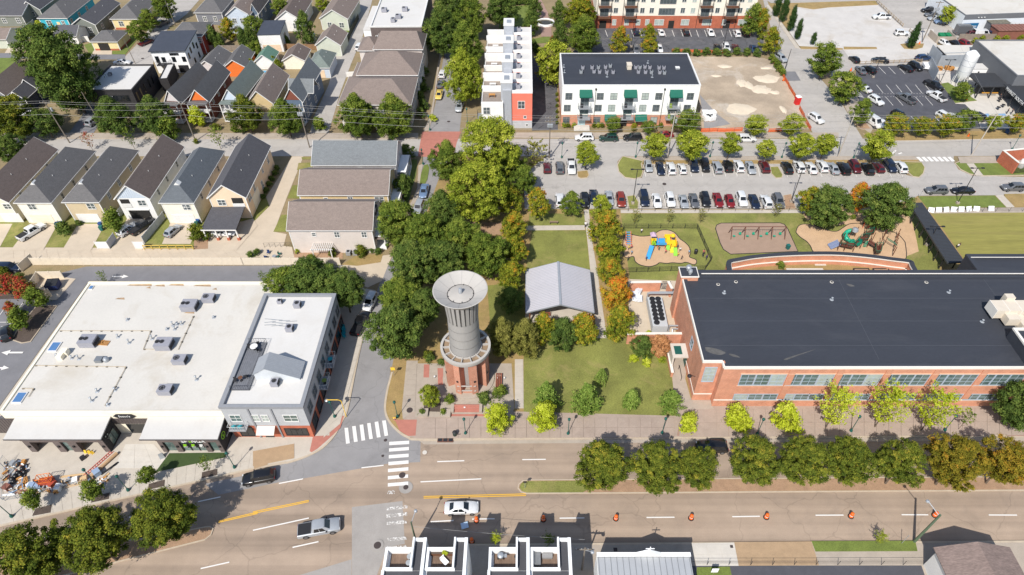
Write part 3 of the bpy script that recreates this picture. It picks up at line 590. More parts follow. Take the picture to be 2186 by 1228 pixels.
lf_brown=leafmat('leaf_dead_brown',LC((0,(172,120,80)),(.5,(198,146,100)),(1,(214,168,120))))
lf_red=leafmat('leaf_red',LC((0,(110,116,50)),(.45,(150,110,60)),(.7,(176,72,60)),(1,(190,60,60))))
lf_grey=leafmat('leaf_dull_olive',LC((0,(100,102,48)),(.5,(134,132,66)),(1,(160,154,84))))
lf_flower=leafmat('blossom',LC((0,(206,196,180)),(1,(238,226,212))))
lf_pine=leafmat('leaf_cypress',LC((0,(44,66,36)),(.6,(66,90,48)),(1,(92,114,62))))
bark=M('bark',C(112,98,84),.95,.2,3,.15,20,obj=True)
def leaf_mesh(name,P,N,size,tint,mat,rng,aspect=.62):
 n=len(P);a=rng.normal(size=(n,3));N=N/(np.linalg.norm(N,axis=1,keepdims=True)+1e-9)
 U=np.cross(N,a);U/=np.linalg.norm(U,axis=1,keepdims=True)+1e-9;V=np.cross(N,U)
 s=(size*rng.uniform(.65,1.35,n))[:,None];bend=N*s*.22
 v=np.stack([P-U*s-bend,P-V*s*aspect,P+U*s-bend,P+V*s*aspect],1).reshape(-1,3)
 me=bpy.data.meshes.new(name);me.vertices.add(4*n);me.vertices.foreach_set('co',v.astype(np.float32).ravel())
 me.loops.add(4*n);me.loops.foreach_set('vertex_index',np.arange(4*n,dtype=np.int32))
 me.polygons.add(n);me.polygons.foreach_set('loop_start',np.arange(0,4*n,4,dtype=np.int32));me.polygons.foreach_set('loop_total',np.full(n,4,np.int32))
 me.materials.append(mat);me.update(calc_edges=True)
 at=me.attributes.new('tint','FLOAT','FACE');at.data.foreach_set('value',np.clip(tint,0,1).astype(np.float32));me.validate();return me
PROF={'round':lambda t:np.sqrt(np.clip(1-(2*t-1)**2,0,1)),'egg':lambda t:np.sin(np.pi*np.clip(t,0,1)**.62)**.8,
'vase':lambda t:np.sin(np.pi*np.clip(t,0,1)**1.35)**.75,'cone':lambda t:(1-t)**.75*np.minimum(1,t*6+.35),'column':lambda t:np.sin(np.pi*np.clip(t,0,1)**.6)**.55,
'dome':lambda t:np.sqrt(np.clip(1-t**2.2,0,1))}
def crownM(name,shape,nclump,per,csize,lsize,seed,mat=lfG,lobe=1.0):
 """unit crown: radius 1, z from -1 to 1, built of leaf clumps"""
 r=np.random.default_rng(seed);P,N,T=[],[],[]
 lob=r.uniform(0,2*np.pi,3)
 for i in range(nclump):
  t=r.beta(1.25,1.15);a=r.uniform(0,2*np.pi);R0=PROF[shape](np.array([t]))[0]
  R0*=1+lobe*(.14*math.sin(2*a+lob[0]+3*t)+.13*math.sin(3*a+lob[1])+.10*math.sin(5*a+lob[2]+5*t))
  rho=R0*(1-r.random()**1.9*.85)*(1-csize*.45)
  c=np.array([rho*math.cos(a),rho*math.sin(a),(2*t-1)*(1-csize*.4)+r.normal()*.03])
  cs=csize*r.uniform(.5,1.35);d=r.normal(size=(per,3));d/=np.linalg.norm(d,axis=1,keepdims=True)
  d[:,2]=np.where(r.random(per)<.55,np.abs(d[:,2]),d[:,2])
  rad=cs*r.uniform(.25,1.3,per);p=c+d*rad[:,None]*np.array([1,1,.82])
  P.append(p);N.append(d+np.array([0,0,.5])+r.normal(size=(per,3))*.45)
  T.append(np.clip(r.normal(.42,.18)+r.normal(0,.16,per),0,1))
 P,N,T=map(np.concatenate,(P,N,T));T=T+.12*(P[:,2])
 return leaf_mesh(name,P,N,lsize,T,mat,r)
def branch_crown(name,n,per,rise,lsize,seed,shape='cone',mat=lf_fir,spread=.16,droop=.0):
 """unit crown whose leaves follow separate branches, with gaps between"""
 r=np.random.default_rng(seed);P,N,T=[],[],[]
 for i in range(n):
  t=(i+.5)/n;a=i*2.4+r.normal()*.3;L=PROF[shape](np.array([t*.94]))[0]*r.uniform(.7,1.1)+.06
  z0=-1+1.95*t;s=np.linspace(.06,1,per)**.8
  d=np.array([math.cos(a),math.sin(a)]);q=np.stack([d[0]*L*s,d[1]*L*s,z0+rise*L*s-droop*L*s**2],1)
  w=spread*(1.1-.75*s)[:,None]*L**.5;q=q+r.normal(size=(per,3))*w*np.array([1,1,.5])
  P.append(q);N.append(np.tile([0,0,1.0],(per,1))+r.normal(size=(per,3))*.55);T.append(np.clip(r.normal(.45,.12)+r.normal(0,.18,per),0,1))
 return leaf_mesh(name,np.concatenate(P),np.concatenate(N),lsize,np.concatenate(T),mat,r,.5)
def trunk_mesh(seed,limbs=6,lo=.45,rad=.05):
 r=np.random.default_rng(seed);m=MB();m.tube((0,0,0),(.02,-.01,.5),rad*1.15,8,rad*.8);m.tube((.02,-.01,.5),(0,.02,1.05),rad*.8,7,rad*.35)
 for i in range(limbs):
  a=i*2.4+r.normal()*.3;z=lo+(1-lo)*.7*i/limbs;L=r.uniform(.45,.75)
  mid=(math.cos(a)*L*.5,math.sin(a)*L*.5,z+.14);m.tube((0,0,z),mid,rad*.5,6,rad*.35);m.tube(mid,(math.cos(a+.2)*L,math.sin(a+.2)*L,z+.32),rad*.35,5,rad*.15)
 return m.mesh('trunk',bark,smooth=True)
TRUNK=[trunk_mesh(i)for i in range(3)];TRUNK_THIN=[trunk_mesh(9,5,.35,.035)]
CR={}
def crowns(key,n,fn):CR[key]=[fn(i)for i in range(n)]
crowns('L',4,lambda i:crownM('crown','round',290,115,.155,.033,100+i,lobe=.75))
crowns('Le',3,lambda i:crownM('crown','egg',280,115,.155,.033,120+i))
crowns('Ld',3,lambda i:crownM('crown','round',340,100,.13,.03,140+i,lobe=.45))
crowns('Mr',4,lambda i:crownM('crown','round',125,85,.2,.046,160+i))
crowns('Me',4,lambda i:crownM('crown','egg',125,85,.2,.046,180+i))
crowns('Mv',4,lambda i:crownM('crown','vase',125,85,.2,.046,200+i))
crowns('Mc',3,lambda i:crownM('crown','column',80,70,.34,.07,220+i))
crowns('S',4,lambda i:crownM('crown','round',44,70,.34,.085,240+i))
crowns('Mco',3,lambda i:crownM('crown','cone',90,80,.26,.06,260+i))
crowns('Fir',4,lambda i:branch_crown('crown',52,70,.25,.058,280+i))
crowns('Gk',5,lambda i:branch_crown('crown',40,52,.75,.05,300+i,'egg',lfK,.15))
crowns('Sp',3,lambda i:branch_crown('crown',20,16,.7,.10,320+i,'egg',lfG,.16))
crowns('Wl',1,lambda i:branch_crown('crown',60,46,.3,.05,340+i,'dome',lf_fir,.06,1.5))
crowns('Ht',3,lambda i:crownM('crown','dome',40,60,.36,.09,360+i))
TN=[0]
def pxm(p):return F/(p.y*CS-(p.z-CAMH)*SN)
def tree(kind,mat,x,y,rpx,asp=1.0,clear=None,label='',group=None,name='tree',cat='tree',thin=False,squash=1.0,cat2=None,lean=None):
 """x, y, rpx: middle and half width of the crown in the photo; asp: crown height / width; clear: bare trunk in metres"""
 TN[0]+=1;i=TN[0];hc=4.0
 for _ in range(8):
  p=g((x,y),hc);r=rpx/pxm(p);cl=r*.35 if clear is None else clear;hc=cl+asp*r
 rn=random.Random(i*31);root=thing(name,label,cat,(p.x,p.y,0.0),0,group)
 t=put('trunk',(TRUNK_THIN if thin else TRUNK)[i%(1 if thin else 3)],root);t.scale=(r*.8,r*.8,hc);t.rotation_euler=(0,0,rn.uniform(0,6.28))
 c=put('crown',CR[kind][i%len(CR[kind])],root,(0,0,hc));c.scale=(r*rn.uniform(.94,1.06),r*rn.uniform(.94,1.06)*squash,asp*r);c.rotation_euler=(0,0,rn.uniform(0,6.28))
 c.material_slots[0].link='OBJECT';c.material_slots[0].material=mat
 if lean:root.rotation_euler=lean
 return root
def shrub(mat,x,y,rpx,asp=.8,label='',group=None,kind='Ht',name='shrub',cat='shrub'):
 p=g((x,y),.4);r=rpx/pxm(p);TN[0]+=1;i=TN[0]
 o=tag(put(name,CR[kind][i%len(CR[kind])],None,(p.x,p.y,asp*r*.92+.1),i*1.7),label,cat,group);o.scale=(r,r,asp*r)
 o.material_slots[0].link='OBJECT';o.material_slots[0].material=mat;return o
# ---------------------------------------------------------------- vehicles
tyre=plain('tyre',(.02,.02,.02),.9);rimm=plain('wheel_rim',C(150,152,156),.35,.7);lampw=plain('headlight',C(225,228,230),.15);lampr=plain('taillight',(.25,.012,.012),.2);BkP=plain('black_plastic',(.02,.02,.022),.6);plate=plain('number_plate',C(220,222,224))
PAINT={}
def paint(name,c):
 m=plain('paint_'+name,c,.28,.15);b=m.node_tree.nodes['Principled BSDF'];b.inputs['Coat Weight'].default_value=.7;b.inputs['Coat Roughness'].default_value=.06;PAINT[name]=m
for k,c in dict(white=(.75,.75,.74),silver=(.36,.38,.40),grey=(.13,.135,.145),black=(.012,.012,.014),blue=(.02,.045,.11),navy=(.012,.02,.045),red=(.22,.014,.016),maroon=(.10,.012,.018),rust=(.25,.035,.018),green=(.01,.045,.035),lightblue=(.16,.24,.38),yellow=(.75,.55,.12),champagne=(.35,.33,.30)).items():paint(k,c)
KINDS={
'sedan':(4.85,.92,[(0,.72,.74),(.12,.93,.84),(.5,1.0,.89),(1.2,1.0,.92),(2.4,.96,.92),(3.45,.95,.92),(4.2,.86,.9),(4.62,.76,.84),(4.85,.58,.68)],(.62,1.45,2.75,3.6,.96,1.46,.60,2,.33)),
'coupe':(4.5,.9,[(0,.72,.74),(.12,.92,.84),(.5,.98,.88),(1.2,.98,.9),(2.4,.93,.9),(3.2,.92,.9),(3.9,.82,.88),(4.3,.72,.82),(4.5,.55,.66)],(.4,1.2,2.35,3.2,.94,1.36,.58,2,.33)),
'hatch':(4.15,.88,[(0,.8,.78),(.1,.98,.85),(.5,1.02,.88),(1.5,.99,.88),(2.9,.98,.88),(3.6,.88,.86),(3.95,.76,.8),(4.15,.6,.66)],(.12,.55,2.3,3.15,1.0,1.52,.6,2,.32)),
'suv':(4.7,.95,[(0,.9,.84),(.08,1.08,.92),(.5,1.12,.94),(1.6,1.1,.95),(3.2,1.1,.95),(4.1,1.02,.93),(4.5,.92,.88),(4.7,.7,.74)],(.1,.5,2.75,3.5,1.1,1.72,.68,3,.37)),
'minivan':(5.1,.98,[(0,.9,.86),(.08,1.06,.94),(.5,1.1,.97),(2.0,1.06,.98),(3.7,1.04,.98),(4.5,.92,.95),(4.9,.8,.88),(5.1,.6,.72)],(.08,.35,3.0,4.1,1.06,1.76,.72,3,.34)),
'jeep':(4.3,.9,[(0,1.0,.84),(.05,1.12,.88),(.5,1.12,.9),(1.6,1.1,.9),(2.9,1.1,.88),(3.9,1.06,.82),(4.2,1.02,.78),(4.3,.8,.72)],(.08,.18,2.45,2.75,1.12,1.84,.76,3,.42)),
'pickup':(5.75,.99,[(0,1.0,.94),(.06,1.1,.97),(.5,1.1,.98),(2.0,1.1,.98),(3.0,1.12,.98),(4.5,1.14,.98),(5.3,1.08,.96),(5.62,.98,.9),(5.75,.75,.8)],(1.95,2.15,3.75,4.5,1.12,1.86,.72,2,.42)),
'van':(5.6,1.0,[(0,1.0,.96),(.05,1.2,.99),(.5,1.25,1.0),(2.0,1.25,1.0),(4.4,1.2,1.0),(5.1,1.05,.98),(5.45,.9,.92),(5.6,.65,.8)],(.04,.1,3.9,4.75,1.22,2.25,.84,3,.36)),
'boxtruck':(6.6,1.05,[(0,.95,1.0),(.05,1.0,1.02),(2.0,1.0,1.02),(4.3,1.15,1.02),(5.6,1.2,1.02),(6.3,1.05,.98),(6.5,.95,.92),(6.6,.7,.85)],(4.3,4.4,5.2,5.75,1.2,2.1,.84,1,.42))}
CARM={}
def car_parts(kind):
 if kind in CARM:return CARM[kind]
 L,hw,stn,(rb,rr,fr,fb,belt,roof,rw,nsplit,wr)=KINDS[kind];zb=.24;b=MB();n=10;vs=[]
 for x,zt,w_ in stn:
  zb_=zb+(.14 if x in(stn[0][0],stn[-1][0])else 0);zm=zb_+(zt-zb_)*.5
  half=[(w_*.84,zb_),(w_,zb_+.16),(w_*1.0,zm+.1),(w_*.965,zt-.07),(w_*.86,zt)]
  vs+=[(x,y,z)for y,z in half]+[(x,-y,z)for y,z in half[::-1]]
 fs=[]
 for j in range(len(stn)-1):
  for i in range(n):
   i2=(i+1)%n;fs.append((j*n+i,(j+1)*n+i,(j+1)*n+i2,j*n+i2))
 k=(len(stn)-1)*n;fs+=[tuple(range(n)),tuple(range(k,k+n))[::-1]];b.add(vs,fs)
 bw=hw*.93;zl=belt-.1
 lo=[(rb,bw*.82),(rb+.25,bw),(fb-.45,bw),(fb,bw*.78)];hi=[(rr,rw*.86),(rr+.25,rw),(fr-.25,rw),(fr,rw*.88)]
 ring=lambda q,z,s=1.0,cxs=None:[(x,y*s,z)for x,y in q]+[(x,-y*s,z)for x,y in q[::-1]]
 cxm=(rr+fr)/2;top=[(cxm+(x-cxm)*.88,y*.8)for x,y in hi]
 v3=ring(lo,zl)+ring(hi,roof-.05)+ring(top,roof);m8=8;f3=[]
 for j in range(2):
  for i in range(m8):i2=(i+1)%m8;f3.append((j*m8+i2,j*m8+i,(j+1)*m8+i,(j+1)*m8+i2))
 f3.append(tuple(range(2*m8,3*m8))[::-1]);b.add(v3,f3)
 if kind=='boxtruck':b.box(0,4.2,-1.08,1.08,1.0,3.0)
 parts=[('body',b.mesh('body',PAINT['white'],38),None)]
 def lerp(p,q,t):return tuple(p[i]+(q[i]-p[i])*t for i in range(3))
 def gpane(q,nm,off):
  c=[lerp(lerp(q[0],q[1],u),lerp(q[3],q[2],u),v)for u,v in((.06,.16),(.94,.16),(.95,.93),(.05,.93))]
  c2=[tuple(a+o for a,o in zip(p,off))for p in c];mm=Ad(c+c2,HXA);parts.append((nm,mm.mesh(nm,car_glass),None))
 zr=roof-.05
 gpane([(fb,-bw*.78,zl),(fb,bw*.78,zl),(fr,rw*.88,zr),(fr,-rw*.88,zr)],'windscreen',(.02,0,.012))
 gpane([(rb,bw*.82,zl),(rb,-bw*.82,zl),(rr,-rw*.86,zr),(rr,rw*.86,zr)],'rear_window',(-.02,0,.012))
 if kind=='van':xs=[(fb-1.5,fb-.5)]
 else:xs=None
 for s in(1,-1):
  A,B_=(rb+.25,s*bw,zl),(fb-.45,s*bw,zl);Cc,Dd=(fr-.25,s*rw,zr),(rr+.25,s*rw,zr)
  for i in range(nsplit):
   if kind=='van' and i<2:continue
   u0,u1=i/nsplit,(i+1)/nsplit;gpane([lerp(A,B_,u0),lerp(A,B_,u1),lerp(Dd,Cc,u1),lerp(Dd,Cc,u0)],'side_window',(0,s*.016,.006))
 wm=MB();wx=.12;wm.tube((0,-wx,0),(0,wx,0),wr,14);wme=wm.mesh('tyre',tyre,40);rm=Tu((0,-wx-.012,0),(0,wx+.012,0),wr*.62,10).mesh('rim',rimm)
 wb0,wb1=L*.19,L*.81
 for x in(wb0,wb1):
  for s in(1,-1):parts.append(('wheel',wme,((x,s*(hw-.09),wr),rm)))
 zt0=stn[1][1];zf=stn[-2][1]
 for s in(1,-1):
  parts.append(('headlight',Bx(L-.30,L-.06,*(sorted((s*hw*.56,s*hw*.86))),zf-.16,zf-.04).mesh('headlight',lampw),None))
  parts.append(('taillight',Bx(-.015,.10,*(sorted((s*hw*.62,s*hw*.89))),zt0-.26,zt0-.08).mesh('taillight',lampr),None))
  parts.append(('mirror',Bx(fb-.62,fb-.48,*(sorted((s*hw*.95,s*(hw+.16)))),belt-.02,belt+.12).mesh('mirror',BkP),None))
 if kind=='pickup':parts.append(('bed',Bx(.12,1.88,-.82,.82,.9,1.115).mesh('bed',BkP),None))
 parts.append(('bumper',Bx(L-.1,L+.02,-hw*.7,hw*.7,.32,.48).box(-.03,.1,-hw*.75,hw*.75,.34,.5).mesh('bumper',BkP),None))
 CARM[kind]=(L,parts);return CARM[kind]
CARN=[0]
def car(kind,color,px,py,heading,label,group=None,z=.012,scale=1.0,simple=False):
 """px, py: photo point under the middle of the car; heading in degrees, 0 = nose right, 90 = nose away"""
 L,parts=car_parts(kind);p=g((px,py),z+.5);a=R(heading)
 nm={'pickup':'pickup_truck','van':'van','boxtruck':'box_truck'}.get(kind,'car');cat={'pickup':'pickup truck','van':'van','boxtruck':'truck'}.get(kind,'car')
 root=thing(nm,label,cat,(p.x-math.cos(a)*L/2,p.y-math.sin(a)*L/2,z),a,group)
 for nme,me,ex in parts:
  o=put(nme,me,root,ex[0]if ex else(0,0,0))
  if nme=='body':o.material_slots[0].link='OBJECT';o.material_slots[0].material=PAINT[color]
  if nme=='wheel':
   put('rim',ex[1],o)
 return root
# ================================================================ NEAR BUILDINGS (metres; x right, y away)
def ac_unit(x,y,z,label,s=1.0,w=2.2,d=1.5,h=1.1,group='rooftop units',rz=0.0,fans=2,name='air_conditioner',mat=None):
 t=thing(name,label,'air conditioner',(x,y,z),rz,group)
 mm=mat or M('ac_housing',C(158,158,166),.6,.08,2)
 b=Bx(-w/2,w/2,-d/2,d/2,.12,h);b.box(-w/2+.06,w/2-.06,-d/2+.06,d/2-.06,0,.12);b.box(-w/2-.02,w/2+.02,-d/2-.02,d/2+.02,h-.06,h+.02);b.build('housing',mm,t)
 for i in range(fans):
  fx=-w*.36+i*w*.3 if fans>1 else(-w*.18 if w>1.3 else 0)
  r=min(w/max(2,fans),d)*.25 if fans>1 else min(w,d)*.28
  f=La([(r+.05,0),(r+.05,.08),(r,.08),(r,.02)],16,(fx,0,h+.02)).build('fan_ring',DkM,t)
  k=MB()
  for j in range(4):k.obox((fx,0,h+.045),(2*r*.94,.12,.02),j*math.pi/4)
  k.tube((fx,0,h),(fx,0,h+.07),.12,8);k.build('fan',BkP,f)
 lv=MB()
 for i in range(5):lv.box(w/2+.021,w/2+.05,-d/2+.1,d/2-.1,.25+i*.15,.33+i*.15)
 lv.build('louvre',DkM,t);return t
def text(body,size,loc,rot,mat,par,name='lettering',ex=.02,align='CENTER',sx=1.0):
 c=bpy.data.curves.new(name,'FONT');c.body=body;c.size=size;c.extrude=ex;c.align_x=align;c.align_y='CENTER'
 t=bpy.data.objects.new(name,c);COL.objects.link(t);bpy.context.view_layer.update()
 me=bpy.data.meshes.new_from_object(t.evaluated_get(bpy.context.evaluated_depsgraph_get()));bpy.data.objects.remove(t);me.materials.clear();me.materials.append(mat)
 o=bpy.data.objects.new(name,me);COL.objects.link(o);o.location=loc;o.rotation_euler=rot;o.scale=(sx,1,1);o.parent=par;return o
def railing(mb,pts,z,h=1.0,n=8,r=.025,bars=True):
 for a,b in zip(pts,pts[1:]):
  mb.tube((*a,z+h),(*b,z+h),r,5);mb.tube((*a,z+.1),(*b,z+.1),r*.7,4)
  L=math.hypot(b[0]-a[0],b[1]-a[1]);k=max(1,int(L/.35))if bars else max(1,int(L/1.2))
  for i in range(k+1):t=i/k;x,y=a[0]+(b[0]-a[0])*t,a[1]+(b[1]-a[1])*t;mb.tube((x,y,z),(x,y,z+h),r*(.6 if 0<i<k else 1),4)
 return mb
def pipe_vent(x,y,z,label,h=.5,group='roof vents'):
 t=Tu((0,0,0),(0,0,h),.09,8).lathe([(.02,h+.12),(.2,h+.02),(.2,h)],8).lathe([(.35,0),(.12,.1)],8).build('roof_vent',galv,None,(x,y,z));tag(t,label,'vent',group);return t
# ---- white roofed store
Z5H=5.3
store=thing('store','long single storey store with huge stained white roof','building',(-78.5,56.9,0))
sw,sd=33.7,28.2
brown_metal=M('brown_metal_cladding',C(88,80,78,.95),.6,.08,2)
cream_wall=M('cream_wall',C(238,226,204,.98),.85,.04,.6,stain=.15,stcol=C(206,190,164))
Bx(0,sw,0,sd,0,Z5H).build('wall',cream_wall,store)
Bx(.2,sw-.2,.3,sd-.3,Z5H-.1,Z5H+.02).build('roof',roof_white,store)
pm=MB();pm.box(-.12,sw+.05,-.08,.3,Z5H,Z5H+.28);pm.box(-.12,.25,.3,sd-.3,Z5H,Z5H+.22);pm.box(-.12,sw+.05,sd-.3,sd+.08,Z5H,Z5H+.3);pm.build('parapet',cream_wall,store)
Bx(-.45,-.14,sd-11,sd-1.5,3.9,4.5).box(-.5,-.14,sd-19.5,sd-12.5,4.2,4.9).build('gutter',galv,store)
for i,(x0,x1)in En(((-6,3.8),(15.2,22.0))):
 for k in range(int((x1-x0)/.45)):
  xx=x0+k*.45;Bx(xx,xx+.38,-.06,-.002,2.6 if i else .0,4.0).build('cladding_panel',brown_metal,store)
sg=MB().prism(Q(PX,-1.7,0,-1.1,-.5,-.5,-.58,.5,-.58,1.1,-.5,1.7,0,1.1,.5,-1.1,.5),0,.06)
sg.v=[(x+18.4,-.09+z*-1,y+4.72)for x,y,z in sg.v];sgo=sg.build('sign',BkP,store)
text("Scout's",.62,(18.4,-.17,4.72),(R(90),0,0),WhT,sgo)
Bx(17.6,20.6,-.05,-.003,0,2.5).build('entrance_door',car_glass,store)
def front_pavilion(x0,x1,rx0,rx1,label,bays,gym):
 t=thing('shop_pavilion',label,'building',(x0,53.5,0));Wd=x1-x0;D=3.35;zt=3.75
 w_=MB()
 for a,b in bays['pillars']:w_.box(a*Wd,b*Wd,0,.6,0,2.75)
 w_.box(0,Wd,0.01,.6,2.75,3.35);w_.box(Wd-.35,Wd,.6,D,0,zt);w_.box(0,.35,.6,D,0,zt)
 if gym:w_.box(.35,Wd-.35,.75,1.0,0,zt)
 w_.build('wall',BrN,t)
 Bx(Wd+.003,Wd+.06,.05,D,0,zt).build('side_wall',BrB,t)
 r=MB();X0,X1=rx0-x0,rx1-x0
 q=[(X0,-.35,4.1),(X1,-.35,4.1),(X1,D,4.55),(X0,D,4.55)];lo=[(a,b,c-.22)for a,b,c in q]
 r.add(q+lo,HXA);ro=r.build('roof',M('flat_white_roof',C(208,205,200),.8,.03,.3,.02,4,stain=.3,stcol=C(190,182,172)),t)
 Bx(X0-.03,X1+.03,-.42,-.36,3.86,4.13).build('fascia',M('fascia_dark',C(96,92,92),.6),ro)
 n=max(3,int(Wd/1.3))
 for i in range(n):
  Bx(-.48,.48,-.03,0,0,.42).build('clerestory_pane',GlG,t,((i+.5)*Wd/n,.02,3.38))
 for i in range(5):Bx(-.12,.12,-.3,.6,0,.2).build('rafter',M('stained_wood',C(112,74,52)),t,(.3+(Wd-.6)*i/4,-.02,3.6))
 for a,b in bays['glass']:
  window(t,'f',(a+b)/2*Wd,.05,(b-a)*Wd-.2,2.55,Wd,D,1 if(b-a)*Wd<1.6 else 2,2,.08,DkM,GlG,-.3)
 for a,b in bays['pillars']:
  put('wall_lamp',Bx(-.13,.13,-.2,0,0,.32).mesh('wall_lamp',BkP),t,((a+b)/2*Wd,-.002,1.6))
 return t,Wd,D
t,Wd,D=front_pavilion(-74.6,-62.6,-76.6,-62.3,'left dark brick shop front with open bays and flat white roof',dict(pillars=[(0,.075),(.365,.45),(.54,.65),(.93,1.0)],glass=[(.45,.54)]),False)
window(t,'r',1.9,.5,1.7,2.1,Wd,D,2,1,.08,DkM,GlG,.065)
for(u,z)in((.8,2.9),(1.3,2.75),(1.0,2.2)):window(t,'r',u,z,.3,.35,Wd,D,1,1,.05,DkM,blind,.065)
t,Wd,D=front_pavilion(-54.6,-45.3,-56.6,-45.1,'dark brick gym front with green artificial turf before it',dict(pillars=[(0,.07),(.24,.33),(.72,.8),(.93,1.0)],glass=[(.07,.24),(.33,.46),(.46,.59),(.59,.72),(.8,.93)]),True)
neon=plain('sign_green',C(150,214,40));wsign=plain('sign_white',C(245,245,242))
text('SP',.95,(Wd*.44,-.03,3.02),(R(90),0,0),wsign,t);text('E',.95,(Wd*.535,-.03,3.02),(R(90),0,0),neon,t);text('NGA',.95,(Wd*.665,-.03,3.02),(R(90),0,0),wsign,t)
for i,a in En((.395,.525,.655)):
 po=Bx(-.48,.48,-.03,0,0,1.15).build('poster',BkP,t,(a*Wd,.18,1.1));Bx(-.2,.3,-.045,-.031,.55,.9).box(-.3,.1,-.045,-.031,.3,.5).build('poster_print',neon if i<2 else wsign,po)
 Bx(-.3,.3,-.045,-.031,.12,.22).build('poster_print',wsign,po)
rg=La([(.62,0),(.62,.05),(.5,.05),(.5,0)],24);rg.v=[(z,x,y)for x,y,z in rg.v];rg.build('logo_ring',neon,t,(Wd+.065,1.25,2.75))
text('g',.8,(Wd+.09,1.25,2.85),(R(90),0,R(90)),neon,t,'logo');text('SPENGA',.3,(Wd+.09,2.2,1.6),(R(90),0,R(90)),wsign,t,sx=.8)
for i,(c,lb)in En(((C1(1605,290),'large grey rooftop unit of the top pair on the store roof'),(C1(1765,225),'smaller grey rooftop unit of the top pair on the store roof'),(C1(750,590),'grey rooftop unit beside the wooden pallets on the store roof'),(C1(1390,615),'grey rooftop unit in the middle of the store roof'),(C1(1520,745),'single fan rooftop unit below the middle unit on the store roof'),(C1(1400,1000),'single fan rooftop unit nearest the front of the store roof'))):
 p=g(c,Z5H+.6);big=i in(0,2,3);ac_unit(p.x,p.y,Z5H+.03,lb,w=2.5 if big else 2.0,d=2.0 if big else 1.5,h=1.25 if big else 1.05,fans=2 if big else 1,group='store rooftop units')
sky_glass=M('skylight_glass',C(92,132,180),.15,.08,1)
for c,lb in((C1(465,640),'blue skylight near the left edge of the store roof'),(C1(170,1070),'blue skylight at the front left of the store roof'),(C1(775,140),'small blue skylight at the back of the store roof')):
 p=g(c,Z5H);s=.45 if 'small' in lb else 1.0;t=thing('skylight',lb,'skylight',(p.x,p.y,Z5H+.02));Bx(-.75*s,.75*s,-1.0*s,1.0*s,0,.18).build('curb',WhT,t);Bx(-.62*s,.62*s,-.86*s,.86*s,.185,.22).build('pane',sky_glass,t)
for i,c in En((C1(1080,410),C1(1000,555),C1(1095,605),C1(1415,490),C1(1480,490),C1(1465,455),C1(1500,450),C1(1540,445),C1(1290,570),C1(1810,390),C1(610,735),C1(670,740),C1(480,710),C1(825,1015),C1(780,1095),C1(915,1130),C1(975,1005),C1(1665,915))):
 p=g(c,Z5H);pipe_vent(p.x,p.y,Z5H+.02,ORD[i]+' small metal vent pipe on the store roof, counted from the back',.35+.25*(i%3),'vents on the store roof')
p=g(C1(870,755),Z5H);t=thing('exhaust_hood','teal grey exhaust hood on the store roof','vent',(p.x,p.y,Z5H+.02));Bx(-1.0,.1,-.5,.5,0,.6).build('housing',GyM,t);La([(.45,0),(.45,.5),(.25,.75),(.01,.8)],12,(.65,0,0)).build('hood',galv,t)
p=g(C1(540,715),Z5H);t=thing('exhaust_hood','beige stepped duct on the left of the store roof','vent',(p.x,p.y,Z5H+.02));Bx(-.6,.3,-.9,0,0,.8).build('housing',cream_wall,t);Bx(-.3,.7,0,.9,0,1.0).build('hood',cream_wall,t)
palw=M('pallet_wood',C(196,140,76),.9,.15,3)
def pallet(x,y,z,label,rz=0.0,mat=None,group=None):
 t=thing('pallet',label,'pallet',(x,y,z),rz,group);mm=mat or palw
 for i in range(6):put('slat',Bx(-.06,.06,-.5,.5,.1,.125).mesh('slat',mm),t,(-.5+.2*i,0,0))
 for j in(-.44,0,.44):put('bearer',Bx(-.56,.56,-.05,.05,0,.098).mesh('bearer',mm),t,(0,j,0))
 return t
p=g(C1(845,605),Z5H);pallet(p.x,p.y,Z5H+.03,'left wooden pallet lying on the store roof',.2);p=g(C1(895,607),Z5H);pallet(p.x,p.y,Z5H+.03,'right wooden pallet lying on the store roof',-.1)
rs_=M('rust_streak',C(176,148,116),.9,.25,1.5)
for i,(x0,x1,y)in En(((1080,1290,108),(1310,1400,112),(1430,1560,106),(1640,1790,112),(1240,1280,128),(1800,1840,140),(1560,1650,340),(980,1060,222))):
 a,b=g(C1(x0,y),Z5H),g(C1(x1,y+8),Z5H);MB().poly([(a.x+78.5,b.y-56.9-.1,Z5H+.028),(b.x+78.5,b.y-56.9-.25,Z5H+.028),(b.x+78.2,b.y-56.9+.3,Z5H+.028),(a.x+78.9,b.y-56.9+.2,Z5H+.028)]).build('rust_stain',rs_,store)
pr=plain('roof_pipe',C(182,166,140),.6)
for i,(pts,lb)in En(((Q(C1,300,798,1070,810,890,1140),'pipe run bending to the front of the store roof'),(Q(C1,510,505,1280,505,1215,660,1310,662),'pipe run bending in the middle of the store roof'),([C1(1640,380),C1(1510,665)],'short pipe run between rooftop units'),(Q(C1,190,992,290,994,245,1065),'short pipe run at the skylight'))):
 q=[g(c,Z5H)for c in pts];t=thing('roof_pipe',lb,'pipe',(0,0,0));MB().path([(a.x,a.y,Z5H+.16)for a in q],.05,6).build('pipe',pr,t);k=0
 for a,b in zip(q,q[1:]):
  n=max(1,int((b-a).length/1.6))
  for j in range(n):c=a.lerp(b,(j+.1)/n);put('block',Bx(-.15,.15,-.1,.1,0,.12).mesh('block',BkP),t,(c.x,c.y,Z5H+.02))
